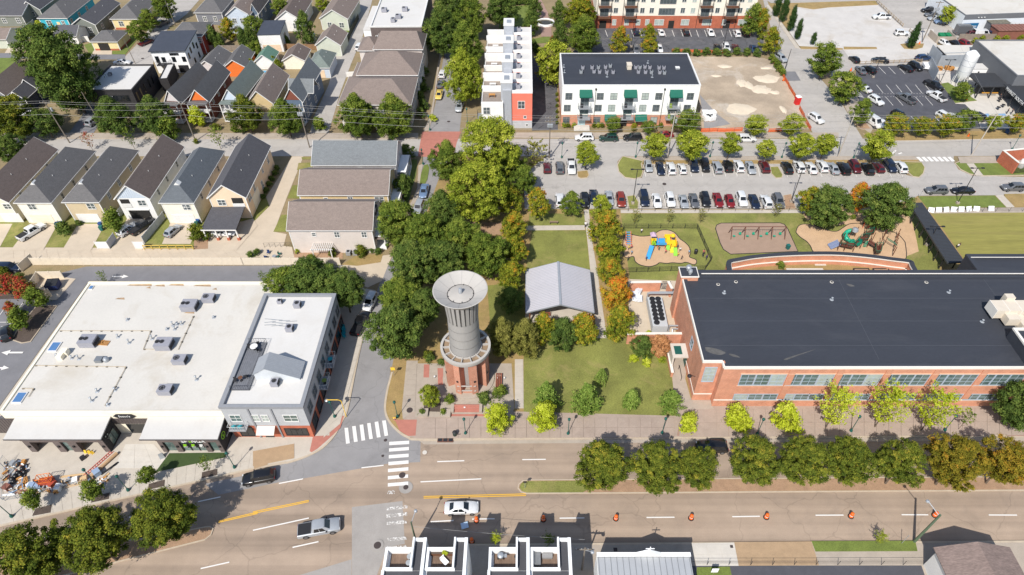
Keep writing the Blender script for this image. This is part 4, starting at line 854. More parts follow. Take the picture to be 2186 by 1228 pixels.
# ---- grey two storey corner building
gx0,gy0=-44.6,56.15;gw,gd,gh=12.2,23.4,7.6
grey_siding=siding('grey_siding',C(176,178,180,.98));corner=thing('corner_building','grey two storey corner building with white roof and roof terrace','building',(gx0,gy0,0))
Bx(0,gw,0,gd,3.2,gh).build('upper_wall',grey_siding,corner);Bx(.02,gw-.02,.02,gd-.02,0,3.2).build('lower_wall',brick_red,corner)
Bx(2.9,gw-.45,1.2,gd-.4,gh-.1,gh+.03).build('roof',RfW2,corner);Bx(.4,2.9,.4,gd-.4,gh-.12,gh+.025).build('roof',RfW2,corner);Bx(2.9,gw-.45,.4,1.2,gh-.12,gh+.026).build('roof',RfW2,corner)
cap=plain('grey_parapet',C(150,152,156),.6);pm=MB();pm.box(-.1,gw+.12,-.12,.4,gh,gh+.5);pm.box(-.1,gw+.12,gd-.4,gd+.1,gh,gh+.5);pm.box(-.1,.55,.4,gd-.4,gh,gh+.55);pm.box(gw-.45,gw+.12,.4,gd-.4,gh,gh+.5);pm.build('parapet',cap,corner)
dk=M('terrace_boards',C(120,122,128),.8,.1,2)
tr=Bx(.6,3.4,3.2,12.6,gh+.03,gh+.16).build('roof_terrace',dk,corner)
for i in range(9):Bx(.62+.31*i,.88+.31*i,3.22,12.58,.162,.19).build('board',dk,tr,(0,0,gh))
railing(MB(),[(.65,3.2),(3.4,3.2),(3.4,12.6),(.65,12.6)],gh+.19,1.0).build('terrace_railing',DkM,corner)
ph=MB()
O_=Vector((gx0,gy0,0));rz_=gh+2.9;Rb,Rf,Eb,Ef=(g(c,z)-O_ for c,z in((C2(140,655),rz_),(C2(105,800),rz_),(C2(435,785),gh+.55),(C2(390,930),gh+.55)))
xr,xe,y0_,y1_=(Rb.x+Rf.x)/2,(Eb.x+Ef.x)/2,(Rf.y+Ef.y)/2,(Rb.y+Eb.y)/2;xl=xr-1.9;pf=[(xl,gh),(xe-.15,gh),(xe-.15,gh+.5),(xr,rz_-.08),(xl,rz_-1.3)]
ph.add([(x,y0_+.15,z)for x,z in pf]+[(x,y1_-.15,z)for x,z in pf],[(0,1,2,3,4),(9,8,7,6,5)]+[(i,5+i,5+(i+1)%5,(i+1)%5)for i in range(5)]);ph.build('stair_house',siding('pale_grey_siding',C(198,202,206,.98)),corner)
def slope(xa,za,xb,zb_,t_,m_,nm,par,ya=y0_,yb=y1_):return Ad([(xa,ya,za),(xb,ya,zb_),(xb,yb,zb_),(xa,yb,za),(xa,ya,za-t_),(xb,ya,zb_-t_),(xb,yb,zb_-t_),(xa,yb,za-t_)],HXA).build(nm,m_,par)
dmet=M('dormer_metal',C(158,162,168),.55,.05,1);gr_=slope(xr,rz_,xe,gh+.55,.07,dmet,'stair_roof',corner);slope(xl-.15,rz_-1.4,xr-.002,rz_,.07,dmet,'stair_roof',corner)
for i in range(12):yy=y0_+.02+(y1_-y0_-.1)*i/11;slope(xr,rz_+.04,xe,gh+.59,.038,galv,'seam',gr_,yy,yy+.05)
for u,w_ in((1.6,1.5),(4.6,.9),(6.0,.9),(9.8,2.0)):
 window(corner,'f',u,4.4,w_,1.5,gw,gd,2,2,.09,WhT,blind if 4<u<7 else GlG)
window(corner,'f',9.8,.7,3.3,1.7,gw,gd,4,1,.1,DkM,car_glass);window(corner,'f',2.2,.5,2.0,2.2,gw,gd,2,1,.1,DkM,car_glass)
panel(corner,'entrance_door','f',5.4,.0,1.3,2.4,gw,gd,DkM)
aw=MB();aw.add([(4.2,-.02,3.15),(6.9,-.02,3.15),(6.9,-1.3,2.55),(4.2,-1.3,2.55),(4.2,-.02,3.05),(6.9,-.02,3.05),(6.9,-1.3,2.45),(4.2,-1.3,2.45)],[(0,3,2,1),(4,5,6,7),(3,7,6,2),(0,4,7,3),(1,2,6,5)]);aw.build('awning',M('awning_fabric',C(226,214,204),.8),corner)
for x in(7.4,4.0):Bx(x-.12,x+.12,-.14,-.003,0,gh).build('corner_board',cap,corner)
for i,u in En((2.0,4.9,7.8,10.7,13.6,16.5,19.4,22.0)):
 window(corner,'r',u,4.3,1.6,1.8,gw,gd,2,2,.09,GyM,glass);window(corner,'r',u,.6,1.9,2.2,gw,gd,2,1,.09,DkM,car_glass)
for u in(7.8,12.2):
 b=Bx(0,1.3,-1.3,1.3,0,.15).build('balcony',cap,corner,(gw+.003,u,3.35));railing(MB(),[(.02,-1.27),(1.27,-1.27),(1.27,1.27),(.02,1.27)],.15).build('balcony_railing',WhT,b)
b=Bx(-1.3,1.3,-1.2,0,0,.15).build('balcony',cap,corner,(1.7,-.003,3.35));railing(MB(),[(-1.27,-.02),(-1.27,-1.17),(1.27,-1.17),(1.27,-.02)],.15).build('balcony_railing',WhT,b)
for i,(c,lb)in En(((C2(375,280),'rooftop condenser at the back of the corner building'),(C2(310,480),'rooftop condenser beside the spilled slats on the corner building'),(C2(185,940),'rooftop condenser in front of the stair house on the corner building'),(C2(225,250),'small dark rooftop condenser at the back left of the corner building'))):
 p=g(c,gh+.5);ac_unit(p.x,p.y,gh+.04,lb,w=.75 if i==3 else 1.1,d=.7 if i==3 else 1.1,h=.7 if i==3 else .95,fans=1,group='corner building condensers')
for i in range(11):
 p=g(C2(130+(i%4)*60,405+i*6),gh);t=Bx(-.9,.9,-.05,.05,0,.04).build('metal_strip',galv,None,(p.x+.3,p.y,gh+.04+.004*i),.06*(i%5)-.1);tag(t,ORD[i]+' of the loose metal slats on the white corner roof, from the top','metal strip','loose slats on the corner roof')
def tset(x,y,z,label,top,chair=None,n=3,r=.45):
 t=thing('terrace_table',label,'table',(x,y,z));La([(r,.68),(r,.72),(.01,.725)],14).build('table_top',top,t);Tu((0,0,0),(0,0,.68),.04,6).lathe([(.28,0),(.05,.04)],10).build('leg',DkM,t)
def chair_mesh():
 s=Bx(-.25,.25,-.25,.25,.38,.44);b=Bx(-.25,.25,.2,.26,.45,.9);l=Bx(-.02,.02,-.02,.02,0,.38);return s,b,l
CHM={}
def gchair(x,y,z,rz,label,mat,group):
 if mat.name not in CHM:s,b,l=chair_mesh();CHM[mat.name]=(s.mesh('seat',mat),b.mesh('backrest',mat),l.mesh('leg',mat))
 s,b,l=CHM[mat.name];t=thing('garden_chair',label,'chair',(x,y,z),rz,group);put('seat',s,t);put('backrest',b,t)
 for a in(-.22,.22):
  for c in(-.22,.22):put('leg',l,t,(a,c,0))
teal_pl=plain('teal_plastic',C(40,168,180));tz=gh+.2
tset(gx0+1.9,gy0+11.2,tz,'round table at the back of the roof terrace',WhT,r=.6)
for i,(dx,dy)in En(((-.9,.1),(.8,-.5),(.2,.9))):gchair(gx0+1.9+dx,gy0+11.2+dy,tz,i*2.0,('left','right','rear')[i]+' dark chair at the back terrace table',DkM,'terrace chairs')
tset(gx0+1.7,gy0+5.0,tz,'low table at the front of the roof terrace',M('stained_wood',(.1,.05,.03)),r=.35)
for i,(dx,dy)in En(((-.8,-.3),(.7,.5))):gchair(gx0+1.7+dx,gy0+5.0+dy,tz,i*3,('left','right')[i]+' dark chair at the front terrace table',DkM,'terrace chairs')
for i,dx in En((-.55,.35)):gchair(gx0+1.7+dx,gy0-.65,3.51,3.14,('left','right')[i]+' turquoise chair on the front balcony',teal_pl,'turquoise balcony chairs')
for i,(u,c)in En(((7.8,'front'),(12.2,'rear'))):
 tset(gx0+gw+.65,gy0+u,3.51,c+' side balcony table of the corner building',teal_pl if i else plain('lime_plastic',C(140,160,70)),r=.4)
for i in range(6):
 p=g(C2(765+(i%2)*8,475+i*15),.4);gchair(p.x,p.y,ZK,.5*i,ORD[i]+' turquoise chair in the row on the side pavement',teal_pl,'turquoise pavement chairs')
# ---- the tower
conc=M('tower_concrete',C(160,157,153),.85,.05,.35,.04,6,stain=.35,stcol=C(146,140,132),streak=(1,1,.25));conc_pale=M('dish_concrete',C(188,183,176),.85,.05,.5,.03,6,stain=.3,stcol=C(164,157,149));tile_floor=M('ring_floor',C(150,128,104),.9,.15,1.2,.1,8,stain=.5,stcol=C(110,94,80))
tw=thing('water_tower','tall concrete tower with funnel shaped bowl on brick piers','tower',(-9.27,67.48,0));tbr=brickm('tower_brick',C(194,134,108,1.0),C(180,118,94,1.0),C(200,162,140,1.0))
La([(4.3,0),(4.3,.35),(3.9,.38),(.05,.4)],32).build('plinth',COld,tw,smooth=30)
La([(2.1,.4),(2.1,7.9)],32).build('drum',conc,tw,smooth=40)
for i in range(8):
 a=i*math.pi/4+math.pi/8
 m=MB();m.box(-.5,.5,-.62,.9,.3,8.0);pr_=m.build('pier',tbr,tw,(math.cos(a)*2.95,math.sin(a)*2.95,0),a+math.pi/2)
 Bx(-.16,.16,-.74,-.62,0,.3).build('pier_lamp',BkP,pr_,(0,0,3.4))
ar=MB()
for k,z in En((1.1,2.3)):ar.box(-1.5,1.5,-3.4,-3.25,z,z+.16)
ar.build('gate_bar',conc_pale,tw);La([(3.2,.4),(3.2,.75),(2.9,.78)],20,a0=-2.1,a1=-1.04).build('front_kerb',tbr,tw)
rg=MB();rg.lathe(Q(PX,2.2,7.85,3.9,7.85,3.98,8.0,3.98,8.65,3.6,8.65,3.6,8.2,2.5,8.2),40);rg.build('ring',conc_pale,tw,smooth=30)
La([(3.58,8.22),(2.45,8.225)],40).build('ring_floor',tile_floor,tw)
for i in range(14):
 a=i*2*math.pi/14+.1;Bx(2.45,3.62,-.07,.07,8.2,8.62).build('ring_rib',conc_pale,tw,(0,0,0),a)
La([(2.62,8.2),(2.62,8.5),(2.46,8.52)],36).build('collar',conc_pale,tw,smooth=30)
zs=[8.5,10.3,12.1,13.9,15.4]
for a,b in zip(zs,zs[1:]):La([(2.42-(a-8.5)*.012,a+.03),(2.42-(b-8.5)*.012,b-.03)],40).lathe([(2.38-(b-8.5)*.012,b-.03),(2.38-(b-8.5)*.012,b+.03)],40).build('shaft_section',conc,tw,smooth=40)
La([(2.14,15.4),(2.14,19.2)],40).build('shaft_core',M('slot_concrete',C(122,120,117),.9),tw,smooth=40)
for i in range(22):
 a=i*2*math.pi/22;m=MB();m.add([(2.1,-.22,15.4),(2.34,-.22,15.4),(2.34,.22,15.4),(2.1,.22,15.4),(2.1,-.22,19.6),(2.62,-.22,19.6),(2.62,.22,19.6),(2.1,.22,19.6)],[(0,1,2,3)[::-1],(4,5,6,7),(0,1,5,4),(1,2,6,5),(2,3,7,6),(3,0,4,7)]);m.build('flute',conc,tw,(0,0,0),a)
dish=La(Q(PX,2.35,19.0,3.9,20.85,4.0,21.0,3.86,21.02,1.98,20.02,1.9,20.0),48).build('bowl',conc_pale,tw,smooth=30)
La([(1.92,20.0),(1.8,20.05),(.05,20.25)],36).build('bowl_floor',conc_pale,dish,smooth=30);La([(1.98,19.98),(1.98,20.07),(1.9,20.07)],36).build('floor_shadow_ring',DkM,dish)  # dark ring puts the shadow line round the bowl floor into colour
La([(.28,20.1),(.26,21.05),(.22,21.1),(.01,21.11)],14).build('centre_post',galv,dish,smooth=40)
for i in range(12):
 a=i*math.pi/6;m=MB();m.add([(3.84,-.03,21.01),(3.84,.03,21.01),(2.0,.02,20.03),(2.0,-.02,20.03)],[(0,1,2,3)]);m.build('joint',conc,dish,(0,0,.015),a)
for i in range(9):a=i*.7;Bx(-.04,.04,-.04,.04,0,.18).build('bolt',BkP,dish,(1.85*math.cos(a),1.85*math.sin(a),20.05))
t=thing('brick_steps','brick steps in front of the tower','steps',(-9.2,61.6,ZK))
for i in range(3):Bx(-2.0,2.0,-.1-i*.4,.3-i*.4,0,.45-i*.15).build('step',RBrk,t)
Bx(-2.5,-2.02,-1.1,.4,0,.5).build('side_wall',COld,t);Bx(2.02,2.5,-1.1,.4,0,.5).build('side_wall',COld,t)
def bench(x,y,z,rz,label,mat,group=None,L=1.8,n=3):
 t=thing('bench',label,'bench',(x,y,z),rz,group)
 for i in range(n):put('seat_slat',Bx(-L/2,L/2,-.06,.06,.42,.46).mesh('seat_slat',mat),t,(0,-.18+.36*i/max(1,n-1),0))
 for i in range(2):Bx(-L/2,L/2,.22,.26,.55+.17*i,.67+.17*i).build('back_slat',mat,t)
 for s in(-1,1):Bx(s*L*.42-.04,s*L*.42+.04,-.24,.26,0,.418).build('leg',DkM,t)
 return t
redwood=M('red_bench_wood',C(150,88,66),.8,.1,3)
t=thing('picnic_bench','long red slatted bench right of the tower','bench',(-4.2,66.2,ZK),R(90))
for i in range(4):Bx(-2.0,2.0,-.09,.09,.45,.52).build('seat_slat',redwood,t,(0,-.42+.28*i,0))
for s in(-1.6,1.6):Bx(s-.15,s+.15,-.5,.5,0,.448).build('leg',COld,t)
for i,(x,y)in En(((1062,870-62),(1077,808),(992,871),(928,805))):
 p=g((x,y),.3);t=thing('bollard_light',('first','second','third','fourth')[i]+' small white bollard light on the tower plaza','light',(p.x,p.y,ZK),0,'plaza lights');Tu((0,0,0),(0,0,.35),.12,8).build('post',galv,t);La([(.16,.35),(.16,.42),(.02,.46)],10).build('cap',WhT,t)
for i,(x,y,m_,lb)in En(((904,882,plaza_mat,'left'),(952,883,plaza_mat,'right'))):
 p=g((x,y),.3);t=thing('planter',lb+' square concrete planter before the tower','planter',(p.x,p.y,ZK));Bx(-.75,.75,-.7,.7,0,.5).build('box',COld,t)
# ---- open pavilion
px0,px1,py0,py1=.5,12.2,79.7,90.6
pv=thing('park_pavilion','open park pavilion with pale grey standing seam roof','pavilion',(px0,py0,0));Bx(-.3,12,-.3,11.2,0,ZK+.03).build('floor',concrete,pv)
for x in(.5,11.2):
 for y in(.5,3.8,7.1,10.4):Bx(x-.15,x+.15,y-.15,y+.15,.1,3.1).build('post',M('stained_wood',(.1,.05,.03)),pv)
for x in(.5,11.2):Bx(x-.12,x+.12,.2,10.7,3.0,3.28).build('beam',M('stained_wood',(.1,.05,.03)),pv)
rf=gable_roof(pv,11.7,10.9,3.3,2.0,'gy',roof_metal,.15,.1,trim=galv);sm=MB()
for i in range(28):
 y=-.1+11.0*i/27;xm=5.85
 for xa,xb in((-.15,xm),(11.85,xm)):
  za=3.3-.05+.1;zb_=5.3+.1;sm.add([(xa,y,za),(xa,y+.04,za),(xb,y+.04,zb_),(xb,y,zb_),(xa,y,za+.05),(xa,y+.04,za+.05),(xb,y+.04,zb_+.05),(xb,y,zb_+.05)],[(0,1,5,4),(2,3,7,6),(1,2,6,5),(3,0,4,7),(4,5,6,7)])
so=sm.build('seams',galv,rf);so['kind']='stuff'
Bx(5.65,6.05,-.16,11.06,5.42,5.5).build('ridge_cap',galv,rf)
for y in(2.0,4.5,7.0):bench(px0+3.4,py0+y,ZK+.03,0,'wooden picnic bench inside the pavilion, '+{2.0:'front',4.5:'middle',7.0:'back'}[y]+' row',redwood,'pavilion benches')
# ---- the school
sch=thing('school','large two storey orange brick school with black flat roof','building',(27.25,62.05,0));SH=9.45;SWd=78.0;SD=21.4
coping=M('white_coping',C(240,234,224),.7,.03,1)
Bx(2.95,SWd,0,SD,0,SH).build('wall',BrO,sch);Bx(0,2.945,1.2,SD,0,SH).build('corner_wall',BrO,sch)
Bx(.4,SWd-.4,1.6,SD-.4,SH-.3,SH+.02).build('roof',RfB,sch);Bx(3.4,SWd-.4,.4,1.62,SH-.3,SH+.017).build('roof',RfB,sch)
pm=MB();pm.box(2.9,SWd,-.1,.12,SH,SH+.5);pm.box(-.1,2.9,1.1,1.32,SH,SH+.5);pm.box(2.8,3.02,.12,1.1,SH,SH+.5);pm.box(-.1,.08,1.32,SD-2.2,SH,SH+.5);pm.box(3.4,62,SD-1.0,SD-.85,SH+.52,SH+.62);pm.build('coping',coping,sch)
pm=MB();pm.box(2.9,SWd,.12,.75,SH-.1,SH+.42);pm.box(.08,.75,1.32,SD-1.5,SH-.1,SH+.42);pm.box(.75,2.9,1.32,1.75,SH-.1,SH+.41);pm.box(2.2,SWd,SD-.85,SD+.1,SH-.1,SH+.5);pm.box(3.0,SWd,SD-1.6,SD-1.0,SH-.1,SH+.3);pm.build('parapet',RfB,sch)
Bx(-.35,2.6,SD-2.2,SD+.2,0,SH+.9).build('chimney_block',BrO,sch);Bx(-.45,2.7,SD-2.3,SD+.3,SH+.9,SH+1.05).build('block_coping',coping,sch);Bx(-.3,2.55,SD-2.1,SD+.1,SH+1.05,SH+1.1).build('block_roof',RfB,sch)
for i,(x,y,r)in En(((1.1,SD-.6,.5),(1.2,SD-1.6,.38))):La([(r*.6,0),(r*.6,.4),(r,.45),(r,.8),(r*.7,1.0),(.02,1.05)],14).build('turbine_vent',galv,sch,(x,y,SH+1.1),smooth=30)
Bx(2.9,SWd,-.08,-.003,1.55,1.72).box(-.08,2.87,1.12,1.197,1.55,1.72).box(-.08,-.003,1.2,8.0,1.55,1.72).build('stone_band',coping,sch)
Bx(-.16,2.86,1.05,1.11,0,1.52).box(2.86,SWd,-.15,-.09,0,1.52).build('base_course',BrO,sch)
wf=plain('window_frame_bluegrey',C(176,190,204),.5)
def school_bay(u):
 for k in(-1,0,1):
  for i_,(z,h_)in En(((5.55,2.55),(1.75,1.35))):
   window(sch,'f',u+k*2.32+(0 if i_==0 else 0),z,2.1,h_,SWd,SD,2,3 if i_==0 else 2,.11,wf,blind if(k*5+i_*3+int(u))%7==0 else GlG)
 Bx(u-3.6,u+3.6,-.1,-.003,8.22,8.32).box(u-3.6,u+3.6,-.1,-.003,5.3,5.4).build('lintel',M('tan_stone',C(214,178,150,.9),.85),sch)
for i in range(10):
 p=g((1626+101.3*i,808),6.8);school_bay(p.x-27.25)
 Bx(-.5,.5,-.09,-.003,1.9,SH-.15).build('pilaster',BrO,sch,(p.x-27.25+4.15,0,0))
window(sch,'f',1.5,4.9,1.7,3.4,SWd,SD,2,4,.11,wf,blind,-1.197)
window(sch,'l',7.6,5.6,1.3,1.9,SWd,SD,2,2,.1,wf,GlG);panel(sch,'side_door','l',8.6,.1,1.5,2.3,SWd,SD,teal_green)
dc=Bx(-2.6,-.003,7.4,10.4,3.0,3.3).box(-2.6,-2.3,7.4,10.4,0,3.0).build('door_canopy',CPal,sch);Bx(-2.1,-.9,8.0,9.8,3.305,3.34).build('canopy_mat',teal_green,dc)
lp=Tu((0,0,0),(-.9,0,.25),.05,6).build('wall_lamp',DkM,sch,(-.003,2.5,4.4));La([(.35,0),(.3,.2),(.05,.3)],12).build('lamp_shade',BkP,lp,(-.95,0,.05))
seam=M('roof_seam',C(84,87,94),.8)
for y in(4.6,9.8,15.0,19.2):Bx(.8,SWd-1,y,y+.05,SH,SH+.032).build('roof_seam',seam,sch)
for x in(27.0,52.0):Bx(x,x+.05,1.8,SD-1.7,SH,SH+.034).build('roof_seam',seam,sch)
for i,(q,lb)in En(((Q(Z3,450,655,520,662,590,685,610,700,570,715,510,705,455,680),'front left'),(Q(Z3,635,705,690,715,720,735,660,725),'small'),(Q(C4,720,100,760,105,790,120,750,122),'rear'),(Q(C4,210,720,300,690,470,640,330,690,230,728),'long'))):
 q=[g(c,SH+.03)for c in smooth_line(q,4,True)];MB().poly([(a.x-27.25,a.y-62.05,SH+.026+.002*i)for a in q][::-1]).build('dust_stain',M('roof_dust',C(96,94,92),.9,.2,1.2,.1,4),sch)
for i,(c,lb)in En(((C3(1795,110),'left'),(C3(1945,88),'second'),(C4(600,88),'third'),(C4(1380,90),'rightmost'))):
 p=g(c,SH);t=thing('roof_drain',lb+' pale round drain along the back of the school roof','drain',(p.x,p.y,SH+.03),0,'school roof drains');La([(.32,0),(.3,.05),(.2,.06)],14).build('rim',CPal,t);La([(.18,.04),(.02,.1)],10).build('grate',DkM,t)
for i,(c,lb)in En(((C3(1845,182),'left'),(C4(600,232),'middle'),(C4(1565,172),'right'),(C4(1840,415),'white'))):
 p=g(c,SH);pipe_vent(p.x,p.y,SH+.03,lb+' short vent pipe standing on the school roof',.45,'school roof vents')
dz=SH+.03;p=g(C4(1900,330),SH+1);dx,dy=p.x,p.y;duct=M('white_duct',C(222,210,192),.7,.04,1)
t=thing('roof_duct','big cream metal air duct on the right of the school roof','duct',(dx,dy,dz));Bx(0,18,-1.2,1.2,.7,2.4).build('main_duct',duct,t);Bx(1.4,3.4,-2.6,-1.2,.5,1.9).build('branch_duct',duct,t);Bx(3.4,4.6,-3.4,-1.2,0,1.4).build('drop_duct',duct,t);Bx(2.6,4.0,1.21,2.2,.2,2.9).build('end_hood',duct,t)
for i in range(9):Bx(2.0*i-.04,2.0*i+.04,-1.24,1.24,.66,2.44).build('flange',coping,t)
for i in range(5):Bx(2.0+3.5*i,2.2+3.5*i,-1,1,0,.66).build('leg',DkM,t)
p=g(C4(2070,500),SH+1.3);pb=thing('roof_penthouse','low black penthouse with white coping at the right of the school roof','building',(p.x,p.y-9.5,dz));Bx(0,14,0,9.5,0,2.0).build('wall',RfB,pb);prfRoof(pb,14,9.5,2.0,RfB,coping,.35,.3)
an=thing('school_annex','black roofed wing behind the school at the right','building',(78.5,83.6,0));AH=9.35;p=g(B4(1700,990),AH)
Bx(p.x-78.5,40,0.02,p.y-83.6,0,AH).build('wall',RfB,an);prfRoof(an,40-(p.x-78.5),p.y-83.6,AH,RfB,RfB,.8,.4,x0=p.x-78.5,y0=.02)
Bx(p.x-78.5+.4,40,p.y-83.6-.95,p.y-83.6-.82,AH+.4,AH+.47).build('coping',coping,an)
cl=[g(q,2.6)for q in smooth_line(Q(PX,1557,596,1553,575,1553,557,1575,551,1610,545,1660,540.5,1720,538,1785,538,1850,543,1905,550,1945,556,1953,568,1962,584,1968,596),5)]
cw=thing('courtyard_wall','curved brick courtyard wall with black coping behind the school','wall',(0,0,0));strip_mb(cl,-.75,0,0,2.4).build('wall',BrO,cw);strip_mb(cl,-.85,.08,2.4,2.62).build('wall_cap',RfB,cw);strip_mb(cl,-.98,-.76,0,.95).build('low_band',BrO,cw);strip_mb(cl,-1.02,-.76,.95,1.05).build('band_coping',coping,cw);strip_mb(cl,-.9,-.855,2.36,2.6).build('inner_coping',coping,cw)
pc=[g(q,ZK+1.9)for q in(C3(1205,215),C3(1320,215),C3(1370,455),C3(1235,470))]
cx0,cx1,cy0,cy1=(pc[0].x+pc[3].x)/2,(pc[1].x+pc[2].x)/2,(pc[2].y+pc[3].y)/2,(pc[0].y+pc[1].y)/2
ch=thing('chiller','large grey chiller with two rows of black fans','chiller',(cx0,cy0,ZK));cw_,cd_=cx1-cx0,cy1-cy0;Bx(0,cw_,0,cd_,.25,1.9).box(.1,cw_-.1,.1,cd_-.1,0,.25).build('housing',M('chiller_grey',C(196,200,202),.6,.05,1),ch)
for i in range(13):
 col_,row=i%2,i//2;x=cw_*(.3 if col_==0 else .7);y=cd_-.55-row*(cd_-1.2)/6.2;f=La([(.52,0),(.5,.22),(.44,.22),(.42,.05)],16).build('fan_ring',DkM,ch,(x,y,1.9),smooth=40);k=Tu((0,0,.02),(0,0,.16),.13,8)
 k.lathe([(.42,.1),(.02,.12)],16)
 for j in range(3):k.obox((0,0,.135),(.8,.1,.02),j*math.pi/3)
 k.build('fan',BkP,f)
t=thing('insulated_pipe','silver insulated pipes from the chiller to the school','pipe',(cx1-.3,cy1+.7,ZK));MB().path([(-2.2,0,.3),(-2.2,0,2.2),(3.2,0,2.2)],.16,8).path([(-1.8,.45,2.0),(3.2,.45,2.0)],.16,8).build('pipe',galv,t)
t=thing('insulated_pipe','bent silver pipes below the chiller at the school wall','pipe',(cx1+.4,cy0+.6,ZK));MB().path([(0,-1.2,.2),(0,0,.2),(0,0,1.4),(1.6,0,1.4)],.16,8).path([(.5,-1.2,.2),(.5,-.4,1.0),(1.6,-.4,1.0)],.14,8).build('pipe',galv,t)
def brick_wall(p0,p1,h,label,z=ZK,t_=.35):
 a,b=g(p0,h+z),g(p1,h+z);d=b-a;t=thing('brick_wall',label,'wall',(a.x,a.y,z),math.atan2(d.y,d.x));L=d.length;Bx(0,L,-t_/2,t_/2,0,h-.12).build('wall',BrO,t);Bx(-.06,L+.06,-t_/2-.06,t_/2+.06,h-.12,h).build('coping',coping,t)
brick_wall(C3(1050,88),C3(1312,85),2.4,'brick screen wall behind the chiller');brick_wall(C3(1375,82),C3(1405,140),2.4,'short brick screen wall beside the school pillar')
brick_wall(C3(1030,523),C3(1490,520),2.6,'brick screen wall in front of the chiller');brick_wall(C3(1378,690),C3(1410,850),1.3,'low brick wall beside the school side steps')
t=thing('gate','dark metal gate between brick screen walls','gate',g(C3(1312,150),ZK));
for i in range(9):Bx(.1+.17*i,.14+.17*i,-.02,.02,.1,2.0).build('bar',DkM,t)
for z in(.1,1.95):Bx(0,1.6,-.03,.03,z,z+.08).build('rail',DkM,t)
t=thing('tarp','crumpled white tarpaulin piled behind the chiller','tarp',g(C3(1100,210),.3));tm=CR['S'][0].copy();m=MB()
r_=random.Random(4)
for i in range(7):m.obox((r_.uniform(-.7,.7),r_.uniform(-1.3,1.3),r_.uniform(.2,.7)),(r_.uniform(.8,1.5),r_.uniform(.6,1.3),r_.uniform(.5,.9)),r_.uniform(0,3),tilt=r_.uniform(-.3,.3))
m.build('cover',M('tarp_white',C(226,230,236),.7,.08,1.5),t)
t=thing('handrail','dark bent handrail on the school side steps','handrail',g(Z3(255,870),ZK));MB().path([(0,-1.2,0),(0,-1.2,.9),(0,1.2,1.0),(0,1.5,.8)],.04,6).tube((0,1.2,0),(0,1.2,1.0),.04,6).build('rail',DkM,t)
# ---- covered walkway
q=[g(B4(1240,555),3.2),g(B4(1345,550),3.2),g(B4(1700,1040),3.2),g(B4(1555,1048),3.2)]
cwk=thing('covered_walkway','long dark metal roofed walkway leading to the school','walkway',(0,0,0));m=MB();m.add([(a.x,a.y,3.2)for a in q]+[(a.x,a.y,2.9)for a in q],HXB)
rf=m.build('roof',M('dark_standing_seam',C(72,75,80),.55,.05,.5,metal=.2),cwk);sm=MB()
for i in range(44):
 t_=(i+.5)/44;a=q[0].lerp(q[3],t_);b=q[1].lerp(q[2],t_);d=(q[3]-q[0]).normalized()*.04;sm.add([(a.x,a.y,3.2),(b.x,b.y,3.2),(b.x+d.x,b.y+d.y,3.2),(a.x+d.x,a.y+d.y,3.2),(a.x,a.y,3.25),(b.x,b.y,3.25),(b.x+d.x,b.y+d.y,3.25),(a.x+d.x,a.y+d.y,3.25)],[(4,5,6,7),(0,1,5,4),(2,3,7,6)])
so=sm.build('seams',M('dark_seam',C(60,62,66),.6),rf);so['kind']='stuff'
for i in range(8):
 t_=(i+.3)/8
 for A,B_,s in((q[0],q[3],.08),(q[1],q[2],.92)):
  a=q[0].lerp(q[3],t_);b=q[1].lerp(q[2],t_);c=a.lerp(b,s);Bx(-.09,.09,-.09,.09,.1,2.9).build('post',DkM,cwk,(c.x,c.y,0))
